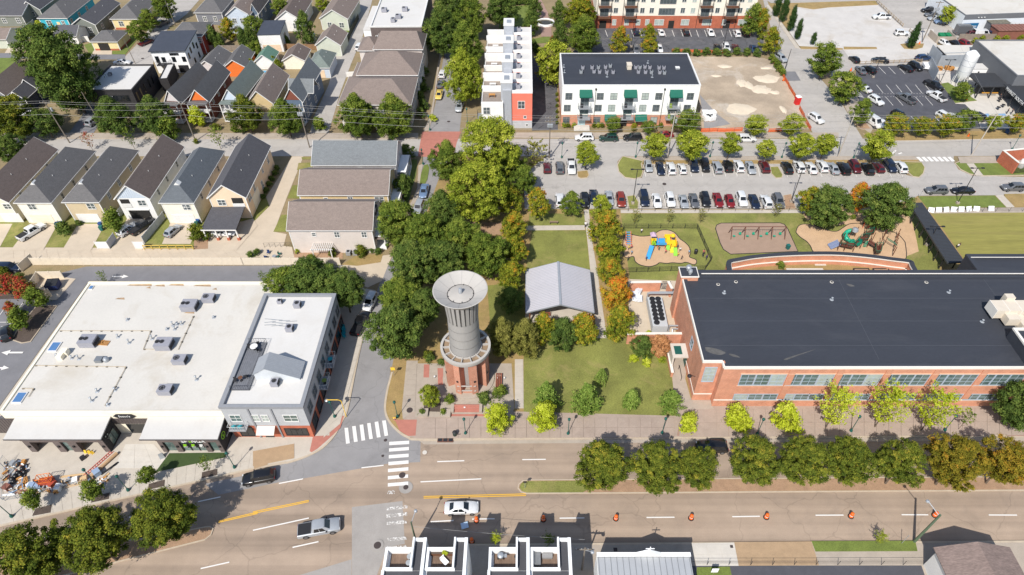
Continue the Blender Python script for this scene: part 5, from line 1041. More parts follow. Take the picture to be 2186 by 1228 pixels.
# ================================================================ SOUTH SIDE BUILDINGS
def rectw(fn,x0,y0,x1,y1,z):a,b=g(fn(x0,y1),z),g(fn(x1,y0),z);return a.x,b.x,a.y,b.y
wht=M('townhouse_white',C(240,238,234,.98),.8,.03,.8,stain=.1,stcol=C(216,210,204));blk=M('townhouse_roof',C(76,76,80),.85,.06,.6,.06,6);deckw=M('deck_boards',C(128,106,90),.85,.14,1.5,.12,8,streak=(1,.2,1))
def townhouse(x0,units,label):
 """two units: each a roof deck behind white parapets and a taller stair slab beside it"""
 t=thing('townhouse',label,'townhouse',(x0,20.0,0));y1=12.2;Wd=units*5.0;zt=9.5
 Bx(0,Wd,0,y1,0,9.0).build('wall',wht,t)
 for k in range(units):
  u=k*5.0;dx0,dx1,sx0,sx1=u+(.35 if k==0 else .3),u+3.45,u+3.5,u+4.95
  Bx(u+.05,u+3.7,y1,y1+2.45,0,8.35).build('deck_block',wht,t);fl=Bx(dx0+.3,dx1-.1,y1+.1,y1+2.1,8.36,8.4).build('deck',deckw,t)
  for i in range(9):xx=dx0+.32+i*.31;Bx(xx,xx+.27,y1+.12,y1+2.08,8.405,8.42).build('board',deckw,fl)
  p=MB();p.box(u+.05,u+3.45,y1+2.1,y1+2.45,8.35,9.45);p.box(u+.05,u+.38,y1-.02,y1+2.1,8.35,9.45);p.box(u+.05,u+3.6,y1-.3,y1,9.0,9.5);p.build('deck_parapet',wht,t)
  Bx(sx0-.05,sx1,y1+.002,y1+3.4,0,9.2).build('stair_tower',wht,t);p=MB();p.box(sx0-.2,sx0+.02,y1-.2,y1+3.5,9.0,9.95);p.box(sx1-.38,sx1,y1-8,y1+3.5,9.0,9.8);p.box(sx0+.02,sx1-.38,y1+3.2,y1+3.5,9.0,9.7);p.build('fin_wall',wht,t)
  Bx(sx0+.02,sx1-.38,y1-.2,y1+3.2,9.0,9.25).build('stair_roof',blk,t);Bx(u+.3,sx1-.38,.3,y1-.3,8.98,9.1).build('roof',blk,t)
  if k==0:Bx(u-.02,u+.3,0,y1-.3,9.0,9.5).build('side_parapet',wht,t)
  Bx(.4,2.6,0,.05,0,2.1).build('garage_door',GyM,t,(u+.4,y1+2.455,0))
 return t
townhouse(-16.8,2,'left white townhouse pair with black roofs at the bottom edge');townhouse(-4.3,2,'right white townhouse pair with black roofs at the bottom edge')
zd=8.43
def drum_table(fn,x,y,r,label,mat,z=zd,h=.7):
 p=g(fn(x,y),z+h);t=thing('deck_table',label,'table',(p.x,p.y,z),0,'deck furniture');La([(r,h-.05),(r,h),(r*.9,h+.015),(.01,h+.02)],18).build('table_top',mat,t);Tu((0,0,0),(0,0,h-.05),.06,8).lathe([(r*.5,0),(.06,.05)],12).build('leg',DkM,t)
drum_table(Z4,372,485,.36,'rear round glass table on the leftmost roof deck',M('table_glass',C(170,174,176),.15));drum_table(Z4,358,552,.34,'front round glass table on the leftmost roof deck',M('table_glass',C(170,174,176),.15))
drum_table(Z4,1502,488,.26,'round black stove on the third roof deck',BkP,h=.8)
p=g(Z4(1335,470),zd+1);t=thing('grill','black lidded gas grill on the third roof deck','grill',(p.x,p.y,zd));Bx(-.4,.4,-.25,.25,.45,.8).build('firebox',BkP,t);La([(.4,0),(.38,.2),(.2,.32),(.02,.34)],12,(0,0,.8)).build('lid',galv,t);Bx(.42,.75,-.22,.22,.75,.8).build('side_shelf',galv,t)
for i in(-.35,.35):Bx(i-.03,i+.03,-.2,.2,0,.45).build('leg',DkM,t)
p=g(Z4(1715,510),zd+.4);t=thing('covered_sofa','grey covered sofa on the fourth roof deck','sofa',(p.x,p.y,zd));Bx(-.55,.5,-.75,.7,0,.6).build('cover',M('cover_grey',C(126,128,130),.8,.1,2),t);Bx(-.55,-.25,-.75,.7,.6,.85).build('back',M('cover_grey',(.2,.2,.2)),t)
p=g(Z4(1830,480),zd+.4);t=thing('deck_box','pale storage bench on the fourth roof deck','bench',(p.x,p.y,zd));Bx(-.6,.6,-.25,.25,0,.45).build('box',M('bench_grey',C(150,148,146),.7),t);Bx(-.63,.63,-.28,.28,.45,.5).build('lid',M('bench_grey',(.2,.2,.2)),t)
p=g(Z4(740,535),zd+.3);t=thing('deck_chair','white curved lounge chair on the second roof deck','chair',(p.x,p.y,zd),.8);Bx(-.3,.3,-.5,.4,.25,.35).build('seat',wht,t);Bx(-.3,.3,.4,.5,.3,.85).build('backrest',wht,t);Bx(-.25,.25,-.4,.3,0,.25).build('base',DkM,t)
pbx=g(Z4(640,450),zd+.4);t=thing('planter','long brown planter box on the second roof deck','planter',(pbx.x,pbx.y,zd));Bx(-.5,2.3,-.2,.2,0,.45).build('box',M('stained_wood',(.1,.05,.03)),t)
Bx(-.45,2.25,-.16,.16,.45,.5).build('soil',mulch_dark,t)
p=g(Z4(745,443),zd+.8);o=tag(put('potted_plant',CR['S'][1],None,(p.x,p.y,zd+.75)),'yellow flowering plant in the deck planter','plant');o.scale=(.33,.33,.3);o.material_slots[0].link='OBJECT';o.material_slots[0].material=lfK
chx0,chx1,chy=9.17,21.03,35.7
chu=thing('church','white church with grey metal roof and a cross on its pediment','church',(chx0,20.0,0));cw_=chx1-chx0;yb=chy-20
Bx(0,cw_,0,yb-.35,0,4.8).build('wall',wht,chu);m=MB();m.prism([(0,0),(cw_,0),(cw_,5.3),(cw_*.68,5.3),(cw_*.55,6.15),(cw_*.42,5.3),(0,5.3)],0,.3);m.v=[(x,yb-.3+z,y)for x,y,z in m.v];m.build('facade',wht,chu)
m=MB();m.box(0,cw_*.415,yb-.42,yb+.1,5.302,5.42);m.box(cw_*.685,cw_,yb-.42,yb+.1,5.302,5.42);m.build('cornice',wht,chu)
for s in(-1,1):
 a,b=(cw_*.55,6.16),(cw_*.55+s*cw_*.135,5.31);m=MB();P4=[(a[0],yb-.4,a[1]),(b[0],yb-.4,b[1]),(b[0],yb+.08,b[1]),(a[0],yb+.08,a[1])];m.add(P4+[(x,y,z+.12)for x,y,z in P4],[(4,5,6,7),(3,2,1,0),(0,1,5,4),(2,3,7,6),(1,2,6,5),(3,0,4,7)]);m.build('pediment_cap',wht,chu)
Bx(-.045,.045,-.045,.045,0,1.25).box(-.55,.55,-.04,.04,.75,.84).build('cross',wht,chu,(cw_*.55,yb-.15,6.2))
rf=Ad([(.05,0,4.7),(cw_-.05,0,4.7),(cw_-.05,yb-.4,5.1),(.05,yb-.4,5.1),(.05,0,4.5),(cw_-.05,0,4.5),(cw_-.05,yb-.4,4.9),(.05,yb-.4,4.9)],[(0,1,2,3),(0,4,5,1),(1,5,6,2),(2,6,7,3),(3,7,4,0),(7,6,5,4)]).build('roof',M('church_metal_roof',C(188,190,192),.5,.04,.5,metal=.2),chu)
for i in range(16):x=.2+i*(cw_-.4)/15;Ad([(x-.025,0,4.7),(x+.025,0,4.7),(x+.025,yb-.4,5.1),(x-.025,yb-.4,5.1),(x-.025,0,4.76),(x+.025,0,4.76),(x+.025,yb-.4,5.16),(x-.025,yb-.4,5.16)],[(4,5,6,7),(0,1,5,4),(1,2,6,5),(2,3,7,6),(3,0,4,7)]).build('seam',GyM,rf)
bh=thing('brown_house','white house with brown shingle roof at the bottom right','house',(53.0,22.0,0));gable_wall(bh,9.0,14.4,4.6,1.5,'gy',SidW);gable_roof(bh,9.0,14.4,4.6,1.5,'gy',M('patchy_brown_shingles',C(138,120,112),.9,.16,1.2,.2,4,streak=(.5,2,1),stain=.3,stcol=C(150,122,116)),.4,.14,trim=None)
for u in(3,7,11):window(bh,'l',u,1.2,1.0,1.4,9.0,14.4)
# ================================================================ HOUSES
DEF=dict(trim=WhT)
def house(p0,p1,z,D,rise,style,wall,roof,label,cat='house',name='house',ov=.35,wins=(),trim=WhT,base=None,hipin=None,he=None,gar=None,doors=(),group=None,chim=False,ovg=None):
 """p0-p1: photo ends of the front wall's top edge at height z"""
 o,a,Wd=place(p0,p1,z);t=thing(name,label,cat,o,a,group);he=z
 gable_wall(t,Wd,D,he,rise,style,wall)
 if base:Bx(-.02,Wd+.02,-.02,D+.02,0,.6).build('base_course',base,t)
 gable_roof(t,Wd,D,he,rise,style,roof,ov,.14,trim=trim,hipin=hipin,ovg=ovg)
 for s,u,zz,w_,h_ in wins:window(t,s,u*(Wd if s in 'fb' else D),zz,w_,h_,Wd,D,2 if w_>.8 else 1,2,.12)
 if trim is WhT and wall is not SidW:
  for x in(0,Wd):Bx(x-.1,x+.1,-.035,-.003,.1,he-.15).build('corner_board',trim,t)
 if gar:panel(t,'garage_door','f',gar[0]*Wd,.08,gar[1],2.3,Wd,D,gar[2]if len(gar)>2 else WhT,.06,grooves=4)
 for s,u,m_ in doors:panel(t,'door',s,u*(Wd if s in 'fb' else D),.1,1.0,2.1,Wd,D,m_)
 if chim:Bx(-.3,.3,-.3,.3,0,1.6).build('chimney',brick_red,t,(Wd*.5,D*.6,he+rise-.6))
 for i in range(2):
  yy=D*(.35+.3*i)
  if style in('gy','hipy')and Wd>5:
   put('roof_pipe',Tu((0,0,0),(0,0,.6),.06,6).mesh('roof_pipe',WhT),t,(Wd*.72,yy,he+rise*.5))
 return t,Wd,D
cream=siding('cream_siding',C(232,222,198,.98));beige=siding('beige_siding',C(198,180,148,.98));offw=siding('ivory_siding',C(238,228,210,.98));peach=siding('peach_siding',C(232,206,176,.98));tan_w=siding('tan_siding',C(206,182,136,.98));greige=siding('greige_siding',C(212,202,194,.98));pinkish=siding('pale_mauve_siding',C(208,200,198,.98));sage=siding('sage_siding',C(196,200,184,.98));olive=siding('olive_grey_siding',C(126,130,122,.98));turq=siding('turquoise_siding',C(62,176,196,.98));butter=siding('butter_siding',C(226,208,158,.98));redw=siding('red_siding',C(170,66,54,.98));orangew=siding('orange_siding',C(232,120,52,.98));bluew=siding('blue_siding',C(94,110,128,.98));navyw=siding('navy_siding',C(48,60,80,.98));greyw=siding('mid_grey_siding',C(122,124,130,.98));skyw=siding('pale_blue_siding',C(196,206,218,.98));rustw=siding('rust_siding',C(126,72,56,.98))
W2=lambda u=.42,z=3.7:('f',u,z,1.5,1.3)
SIDEW=[('r',.2,3.6,.7,1.3),('r',.45,3.6,.7,1.3),('r',.75,3.6,.7,1.3)]
house(B1(-230,552),B1(62,552),5.6,19.5,3.0,'gy',cream,sh_brown,'cream house with brown roof at the left edge of the row',wins=[('f',.9,3.6,1.5,1.2)]+SIDEW,gar=(.8,4.0))
def gablet(h,D=0):
 t,Wd,_=h;y=2.35;zr=5.6+3.1*.93;Ad([(Wd/2-.95,y,zr-.75),(Wd/2+.95,y,zr-.75),(Wd/2,y,zr+.28),(Wd/2-.95,y+1.2,zr-.75),(Wd/2+.95,y+1.2,zr-.75),(Wd/2,y+1.2,zr+.28)],[(0,1,2),(5,4,3),(1,4,5,2),(0,2,5,3)]).build('gablet',WhT,t)
gablet(house(B1(135,560),B1(425,560),5.6,19.0,3.1,'hipy',offw,sh_dark,'ivory house with charcoal hip roof, second of the row',wins=[W2(.38)]+SIDEW,gar=(.45,4.6,cream),hipin=3.2))
gablet(house(B1(540,555),B1(828,555),5.6,19.0,3.1,'hipy',beige,sh_dark,'beige house with charcoal hip roof, third of the row',wins=[W2(.72)]+[(s,u,3.6,.9,1.4)for s,u,_,_,_ in SIDEW],gar=(.45,4.6),hipin=3.2))
t,Wd,D=house(B1(978,522),B1(1255,520),5.7,19.3,3.1,'gy',SidW,sh_brown,'white house with open garage and brown roof, fourth of the row',wins=[W2(.72,3.6)]+SIDEW)
panel(t,'garage_opening','f',.5*Wd,.08,4.4,2.3,Wd,D,M('dark_interior',(.02,.018,.016)),.03);Bx(-2.3,2.3,-.15,-.04,0,.25).build('garage_trim',WhT,t,(.5*Wd,0,2.4));b=Bx(-1.0,1.0,-.1,.0,0,1.0).build('balcony',WhT,t,(.22*Wd,-.003,3.1));panel(t,'balcony_opening','f',.22*Wd,4.12,1.9,1.1,Wd,D,M('dark_interior',(0,0,0)),.03)
for i in range(14):x=.45+i*(Wd-.9)/13;hh=3.0*(1-abs(x-Wd/2)/(Wd/2));Bx(x-.2,x+.2,-.06,-.004,5.55,5.62+max(.05,hh-.25)).build('gable_batten',skyw,t)
gablet(house(B1(1358,560),B1(1630,560),5.6,19.0,3.0,'hipy',offw,sh_blue,'ivory house with blue grey hip roof, fifth of the row',wins=[W2(.74,3.6)]+SIDEW,gar=(.5,4.6),hipin=3.2))
t,Wd,D=house(B1(1765,515),B1(2068,512),5.8,19.3,3.0,'gy',peach,sh_black,'peach house with black roof and carport, last of the row',wins=[W2(.3,3.6),('r',.1,3.4,1.6,1.6),('r',.28,3.4,.9,1.5),('r',.5,1.2,.9,1.6),('r',.62,3.6,.7,.8),('r',.85,3.2,.9,1.6)])
panel(t,'balcony_opening','f',.76*Wd,4.0,2.3,1.4,Wd,D,M('dark_interior',(0,0,0)),.03);Bx(-1.25,1.25,-.12,0,0,.9).build('balcony',WhT,t,(.76*Wd,-.003,3.1));panel(t,'garage_door','r',5.0,.1,4.2,3.2,Wd,D,offw,.05)
q=[g(c,2.9)for c in(B1(1795,615),B1(2075,612),B1(1995,797),B1(1697,797))];cp=thing('carport','dark flat carport roof on white posts before the peach house','carport',(0,0,0));m=MB();m.add([(a.x,a.y,2.95+(.35 if i<2 else 0))for i,a in En(q)]+[(a.x,a.y,2.75+(.35 if i<2 else 0))for i,a in En(q)],HXB);m.build('roof',sh_black,cp)
for i,s in En((.05,.38,.68,.97)):
 c=q[3].lerp(q[2],s);Bx(-.12,.12,-.12,.12,0.05,2.75).build('post',WhT,cp,(c.x,c.y+.25,0));Bx(-.25,.25,-.25,.25,.05,.7).build('post_base',brick_red,cp,(c.x,c.y+.25,0))
Bx(q[3].x,q[2].x,q[3].y-.06,q[3].y-.003,2.7,2.96).build('fascia',WhT,cp)
for(L,Rr,wl,rf,lb,rise,D)in((B2(505,240),B2(1200,240),pinkish,sh_grey,'pale mauve long house with grey roof, topmost of three',2.95,9.4),(B2(390,492),B2(1135,492),tan_w,sh_taupe,'tan long house with taupe roof, middle of three',2.7,9.5),(B2(298,788),B2(1000,788),greige,sh_taupe,'greige long house with taupe roof, lowest of three',2.95,9.5)):
 t,Wd,D=house(L,Rr,6.2,D,rise,'gx',wl,rf,lb,wins=[('f',.29,4.4,.7,.8),('f',.57,4.1,.9,1.3),('f',.9,4.1,1.8 if 'mauve' in lb or 'tan' in lb else .9,1.3),('r',.3,3.6,.9,1.4),('r',.7,3.6,.9,1.4),('r',.3,.9,.9,1.4)])
 b=Bx(0,2.0,1.0,D-1.0,0,.5).build('porch',wht,t,(Wd+.003,0,0));Bx(0,2.1,.8,D-.8,2.8,2.98).build('porch_roof',rf,t,(Wd+.003,0,0));Bx(0,1.9,1.2,D-1.2,3.0,3.1).build('upper_porch',wht,t,(Wd+.003,0,.2))
 for yy in(1.1,3.5,5.9,D-1.1):Bx(1.8,1.98,-.09,.09,.5,2.8).build('porch_post',WhT,t,(Wd,yy,0))
 if 'greige' in lb:
  dm=gable_wall(t,2.2,2.0,1.4,0,'x',sh_black,'dormer');dm.location=(Wd-1.6,D*.35,6.9)
house(A1(-60,130),A1(180,130),3.6,15,2.4,'gx',olive,sh_black,'dark roofed olive house at the top left corner',wins=[('f',.3,1.2,1.2,1.4),('f',.8,1.2,1.2,1.4)])
house(A1(180,75),A1(330,75),3.6,16,2.4,'gy',olive,sh_black,'olive gabled house beside the turquoise house',wins=[('f',.5,1.2,1.4,1.5)])
house(A1(325,152),A1(562,152),3.5,17,2.9,'hipy',turq,sh_dark,'turquoise house with dark hip roof',wins=[('f',.3,1.1,1.5,1.5),('f',.8,1.1,.9,1.4),('r',.1,1.1,1,1.4),('r',.4,1.1,1,1.4),('r',.7,1.1,1,1.4)],doors=[('f',.62,butter)])
house(A1(610,205),A1(800,205),3.8,17,2.1,'gy',olive,sh_black,'grey green gabled house with black roof',wins=[('f',.25,1.2,1.1,1.5),('f',.7,1.2,1.1,1.5),('r',.2,1.2,1,1.4),('r',.5,1.2,1,1.4)])
house(A1(940,158),A1(1165,158),3.5,17,2.6,'hipy',butter,sh_dark,'butter yellow house with dark hip roof',wins=[('f',.3,1.1,1.4,1.5),('r',.2,1.1,1,1.4),('r',.5,1.1,1,1.4),('r',.8,1.1,1,1.4)],base=brick_red)
house(A1(460,300),A1(640,300),2.9,6.5,1.8,'gx',SidW,sh_black,'black roofed garage behind the grey green house',name='garage',cat='garage')
t,Wd,D=house(A1(770,350),A1(985,350),2.9,7.5,1.9,'hipy',butter,sh_dark,'cream double carport with dark hip roof',name='garage',cat='garage',base=brick_red);panel(t,'garage_opening','f',.42*Wd,.05,3.2,2.2,Wd,D,M('dark_interior',(0,0,0)),.03)
house(A1(-70,330),A1(45,330),3.0,8,1.6,'gx',sage,sh_taupe,'sage shed at the left edge',name='garage',cat='garage')
house(A1(1445,305),A1(1700,305),5.6,10,2.0,'hip',redw,sh_dark,'red two storey house with dark hip roof',wins=[('f',.55,3.6,.9,1.3),('f',.9,3.6,.9,1.3),('r',.3,3.6,.9,1.3),('r',.7,3.4,.9,1.3)],base=brick_red)
o,a,Wd=place(A1(1265,425),A1(1555,418),6.9);D=11.0
wc=thing('modern_house','white modern house with single pitch dark roof','house',o,a);shell(wc,Wd,D,6.6,wht);m=MB();q=[(-.4,-.5,6.75),(Wd+.4,-.5,6.75),(Wd+.4,D+.4,7.6),(-.4,D+.4,7.6)];m.add(q+[(x,y,z-.25)for x,y,z in q],HXA);m.build('roof',M('dark_metal_roof',C(70,74,84),.6),wc);Bx(0,Wd,1,D,6.6,6.85).build('upper_wall',wht,wc)
for u,z,w_,h_ in((.12,3.3,.9,1.7),(.3,3.4,.9,1.3),(.6,3.4,.9,1.3),(.9,3.4,.9,1.3),(.66,5.3,2.4,.5)):window(wc,'f',u*Wd,z,w_,h_,Wd,D,1,1,.07,DkM,car_glass)
for u,z in((.15,3.5),(.35,4.2),(.6,4.4),(.8,3.4),(.4,.8),(.75,.8)):window(wc,'r',u*D,z,.8,1.5,Wd,D,1,1,.07,DkM,car_glass)
panel(wc,'garage_door','f',.8*Wd,.1,2.8,2.2,Wd,D,DkM,grooves=4);b=Bx(-1.8,1.8,-1.6,0,0,.2).build('balcony',DkM,wc,(.3*Wd,-.003,2.9));railing(MB(),[(-1.75,-.02),(-1.75,-1.55),(1.75,-1.55),(1.75,-.02)],.2).build('balcony_railing',DkM,b)
o,a,Wd=place(A1(722,765),A1(1112,762),6.3);D=g(A1(1295,548),6.3).y-o.y
bb=thing('black_brick_house','black brick flat roofed house with white roof','house',o,a);shell(bb,Wd,D,6.0,BrB);prfRoof(bb,Wd,D,6.0,RfW2,BrB,.3,.35)
window(bb,'f',.6*Wd,3.2,6.5,1.6,Wd,D,3,1,.08,DkM,car_glass)
for u in(.1,.25,.4,.6,.75):window(bb,'r',u*D,2.6,.8,2.4,Wd,D,1,1,.06,DkM,car_glass)
p=g(A1(930,632),6.3);ac_unit(p.x,p.y,6.05,'small condenser on the white roof of the black house',w=.9,d=.8,h=.7,fans=1)
o,a,Wd=place(A1(1345,670),A1(1415,665),3.6);ba=thing('black_brick_annex','narrow black annex with white roof beside the black house','building',o,a);shell(ba,Wd,9,3.5,BrB);prfRoof(ba,Wd,9,3.5,RfW2,BrB,.2,.2)
house(A1(-120,800),A1(40,800),4.6,14,3.0,'gy',greyw,sh_taupe,'grey house with taupe roof at the left edge above the cross street',wins=[('f',.6,1.4,1.2,1.4)])
t,Wd,D=house(A1(80,832),A1(205,832),3.9,8,1.9,'gy',navyw,sh_black,'navy cottage with white gabled porch',wins=[('f',.5,1.4,1.0,1.4)])
po=Bx(-.2,Wd+.2,-2.2,-.01,0,.4).build('porch',wht,t)
for x in(0,Wd):Bx(x-.12,x+.12,-2.1,-1.9,.4,3.0).build('porch_post',WhT,t)
Bx(-.1,Wd+.1,-2.15,-1.95,2.9,3.15).build('porch_beam',WhT,t)
house(A1(175,735),A1(300,735),4.4,12,2.2,'gy',navyw,sh_black,'navy gabled house with black roof behind the porch cottage',wins=[('f',.7,1.8,1.2,1.4)])
house(A1(1650,105),A1(1870,105),4.0,12,2.6,'hip',greyw,sh_dark,'grey house with dark hip roof at the top',wins=[('f',.3,1.2,1,1.4),('f',.7,1.2,1,1.4)])
house(A1(1915,122),A1(2105,122),6.0,14,2.4,'gy',skyw,sh_taupe,'pale blue gabled house at the top',wins=[('f',.28,3.3,1.1,1.4),('f',.62,3.3,1.1,1.4),('f',.3,.8,1,1.4)])
house(A1(2120,95),A2(35,95),6.0,14,2.4,'gy',bluew,sh_taupe,'slate blue gabled house with white windows at the top',wins=[('f',.3,3.3,1.1,1.4),('f',.7,3.3,1.1,1.4),('r',.2,3.3,1,1.4),('r',.5,3.3,1,1.4)])
house(A1(1660,575),A1(1850,580),3.0,9.5,2.2,'gy',pinkish,sh_dark,'pale pink garage with dark gable roof',name='garage',cat='garage',gar=(.7,1.6,palw))
house(A1(1895,565),A1(2070,562),3.0,9.5,2.0,'gy',orangew,sh_dark,'orange garage with dark gable roof',name='garage',cat='garage')
for(l,r,wl,rf,lb,gcol)in((A1(1395,855),A1(1520,862),rustw,sh_dark,'rust house with dark roof next to the black brick house',pinkish),(A1(1605,850),A1(1760,850),rustw,sh_dark,'rust house with orange front gable',orangew),(A1(1880,845),A1(2030,850),greyw,sh_green,'grey house with grey green roof and white porch',skyw)):
 t,Wd,D=house(l,r,5.4,16,3.0,'gy',wl,rf,lb,wins=[('r',.15,3.4,.8,1.4),('r',.4,3.4,.8,1.4),('r',.7,3.4,.8,1.4)])
 m=Ad([(.4,-.05,5.5),(Wd-.4,-.05,5.5),(Wd/2,-.05,8.1),(.4,-.01,5.5),(Wd-.4,-.01,5.5),(Wd/2,-.01,8.1)],[(0,1,2),(5,4,3),(0,3,4,1),(1,4,5,2),(2,5,3,0)]);m.build('gable_panel',gcol,t)
 for k,z in En((.3,2.9)):
  Bx(-.1,Wd+.1,-2.0,-.01,z,z+.2).build('porch_floor',WhT,t);railing(MB(),[(0,-.05),(0,-1.95),(Wd,-1.95),(Wd,-.05)],z+.2,.9).build('porch_railing',WhT,t)
 for x in(0,Wd/2,Wd):Bx(x-.1,x+.1,-1.98,-1.8,.5,5.3).build('porch_post',WhT,t)
 Bx(-.2,Wd+.2,-2.1,-.01,5.2,5.35).build('porch_roof',rf,t)
t,Wd,D=house(A2(-50,868),A2(165,868),5.2,15,3.2,'gy',tan_w,sh_taupe,'taupe roofed house with a small front dormer',wins=[('r',.3,3.2,.8,1.3),('r',.7,3.2,.8,1.3)]);panel(t,'porch_screen','f',Wd/2,.4,Wd*.9,2.0,Wd,D,WhT)
t,Wd,D=house(A2(262,845),A2(410,848),6.4,17,3.2,'gy',bluew,sh_grey,'slate blue house with grey roof and tall porch beside the alley',wins=[('r',.12,4.0,1.2,1.6),('r',.3,4.0,1.2,1.6),('r',.5,4.0,1.2,1.6),('r',.12,1.0,1.2,1.6),('r',.3,1.0,1.2,1.6),('r',.55,1.0,1.2,1.6),('r',.8,2.6,1,1.4)])
cgr=gable_roof(t,6.0,4.0,6.4,2.4,'gx',sh_grey,.3,.14,Wd-4.4,4.5,name='cross_roof',trim=WhT)
for z in(.3,3.2):Bx(-.1,Wd+.1,-2.0,-.01,z,z+.2).build('porch_floor',WhT,t)
for x in(0,Wd/2,Wd):Bx(x-.1,x+.1,-1.98,-1.8,.5,6.3).build('porch_post',WhT,t)
m=Ad([(.3,-.05,6.45),(Wd-.3,-.05,6.45),(Wd/2,-.05,9.2),(.3,-.01,6.45),(Wd-.3,-.01,6.45),(Wd/2,-.01,9.2)],[(0,1,2),(5,4,3),(0,3,4,1),(1,4,5,2),(2,5,3,0)]);m.build('gable_panel',rustw,t)
house(A2(470,570),A2(640,570),3.2,9.0,2.6,'hipy',skyw,sh_green,'small garage with grey green hip roof beside the alley',name='garage',cat='garage',gar=(.45,3.4,peach))
house(A2(20,515),A2(160,515),2.6,6.0,1.8,'gy',SidW,shingle('green_metal_roof',C(104,140,122)),'open garden pavilion with green roof',name='garden_pavilion',cat='pavilion')
house(A2(255,508),A2(430,508),2.8,7.0,1.7,'gy',offw,sh_brown,'cream garage with brown roof beside the green roofed pavilion',name='garage',cat='garage')
o,a,Wd=place(A2(35,290),A2(225,285),5.6);mg=thing('garage','white garage with flat dark pitched roof','garage',o,a);D=9.0;shell(mg,Wd,D,5.4,SidW);m=MB();q=[(-.1,-.15,5.5),(Wd+.1,-.15,5.5),(Wd+.1,D+.1,6.0),(-.1,D+.1,6.0)];m.add(q+[(x,y,z-.2)for x,y,z in q],HXA);m.build('roof',M('dark_metal_roof',(0,0,0)),mg);panel(mg,'garage_door','f',.5*Wd,.1,Wd*.8,2.2,Wd,D,peach,grooves=4);window(mg,'r',D*.5,2.4,2.2,1.6,Wd,D)
house(A2(195,160),A2(395,160),4.0,15,2.6,'gy',SidW,sh_brown,'white gabled house with brown roof at the top',wins=[('f',.75,1.0,1.2,1.5),('r',.3,1.2,1,1.4)])
house(A2(570,150),A2(795,155),4.0,16,2.6,'gy',sage,sh_taupe,'sage gabled house with taupe roof beside the alley',wins=[('f',.3,1.0,1.2,1.5),('f',.75,1.0,1.4,1.5),('r',.2,1.2,1,1.4)])
house(A2(535,375),A2(735,378),3.6,8.5,2.5,'gy',sage,sh_taupe,'sage garage with taupe roof below the sage house',name='garage',cat='garage')
tb=thing('townhouse_block','long block of townhouses under stepped taupe hip roofs','townhouse',(-46.4,148.5,0));w1=greige
for i,(x0,x1,y0,y1,he,rise,st,hp)in En(((0.3,17.8,.2,14.5,6.2,3.2,'hip',5.5),(2.5,17.9,14.5,27.0,7.0,3.6,'hip',6),(5.0,18.0,27.0,36.5,8.4,3.0,'hip',2.0),(.5,5.0,15.5,25,5.2,2.2,'hip',3),(.4,5.2,28.0,36.0,7.6,2.2,'hip',3))):
 Bx(x0,x1,y0+.003*i,y1-.002*i,0,he-.1).build('wall',w1 if i%2==0 else wht,tb);gable_roof(tb,x1-x0,y1-y0,he,rise,st,sh_taupe,.45,.15,x0,y0,trim=WhT,hipin=hp)
for u in(2,5,8,11,14,16.3):window(tb,'f',u,3.6,1.1,1.6,18,36,off=-.19);window(tb,'f',u,.8,1.1,1.6,18,36,off=-.19)
for u in range(14):window(tb,'r',1.4+u*2.6,3.4,.9,1.5,18,36,off=-.05)
for x in(.8,5,9,13,17):Bx(x-.14,x+.14,-1.6,-1.3,0,3.0).build('porch_post',WhT,tb)
Bx(.2,17.6,-1.8,.15,3.0,3.2).build('porch_roof',sh_taupe,tb)
o,a,Wd=place(A2(990,222),A2(1425,220),9.0);wr_=thing('white_roof_building','brown building with big white flat roof at the top','building',o,a);shell(wr_,Wd,30,8.6,BrN);prfRoof(wr_,Wd,30,8.6,RfW2,WhT,.3,.4);Bx(-2.6,-.003,2,20,0,7.0).build('side_wing',wht,wr_);Bx(-2.7,-.003,1.9,20.1,7.0,7.15).build('wing_roof',RfW2,wr_);window(wr_,'f',1.6,5.5,.7,.7,Wd,30);window(wr_,'f',-1.2,3.6,1.6,1.8,Wd,30,frame=DkM)
for i,(c,lb)in En(((A2(1110,85),'left'),(A2(1285,78),'right'),(A2(1230,140),'middle'),(A2(1185,170),'front'))):
 p=g(c,9.2);ac_unit(p.x,p.y,8.65,lb+' grey unit on the white flat roof at the top',w=1.6 if i<3 else 1.2,d=1.4,h=1.1,fans=1,group='units on the top white roof')
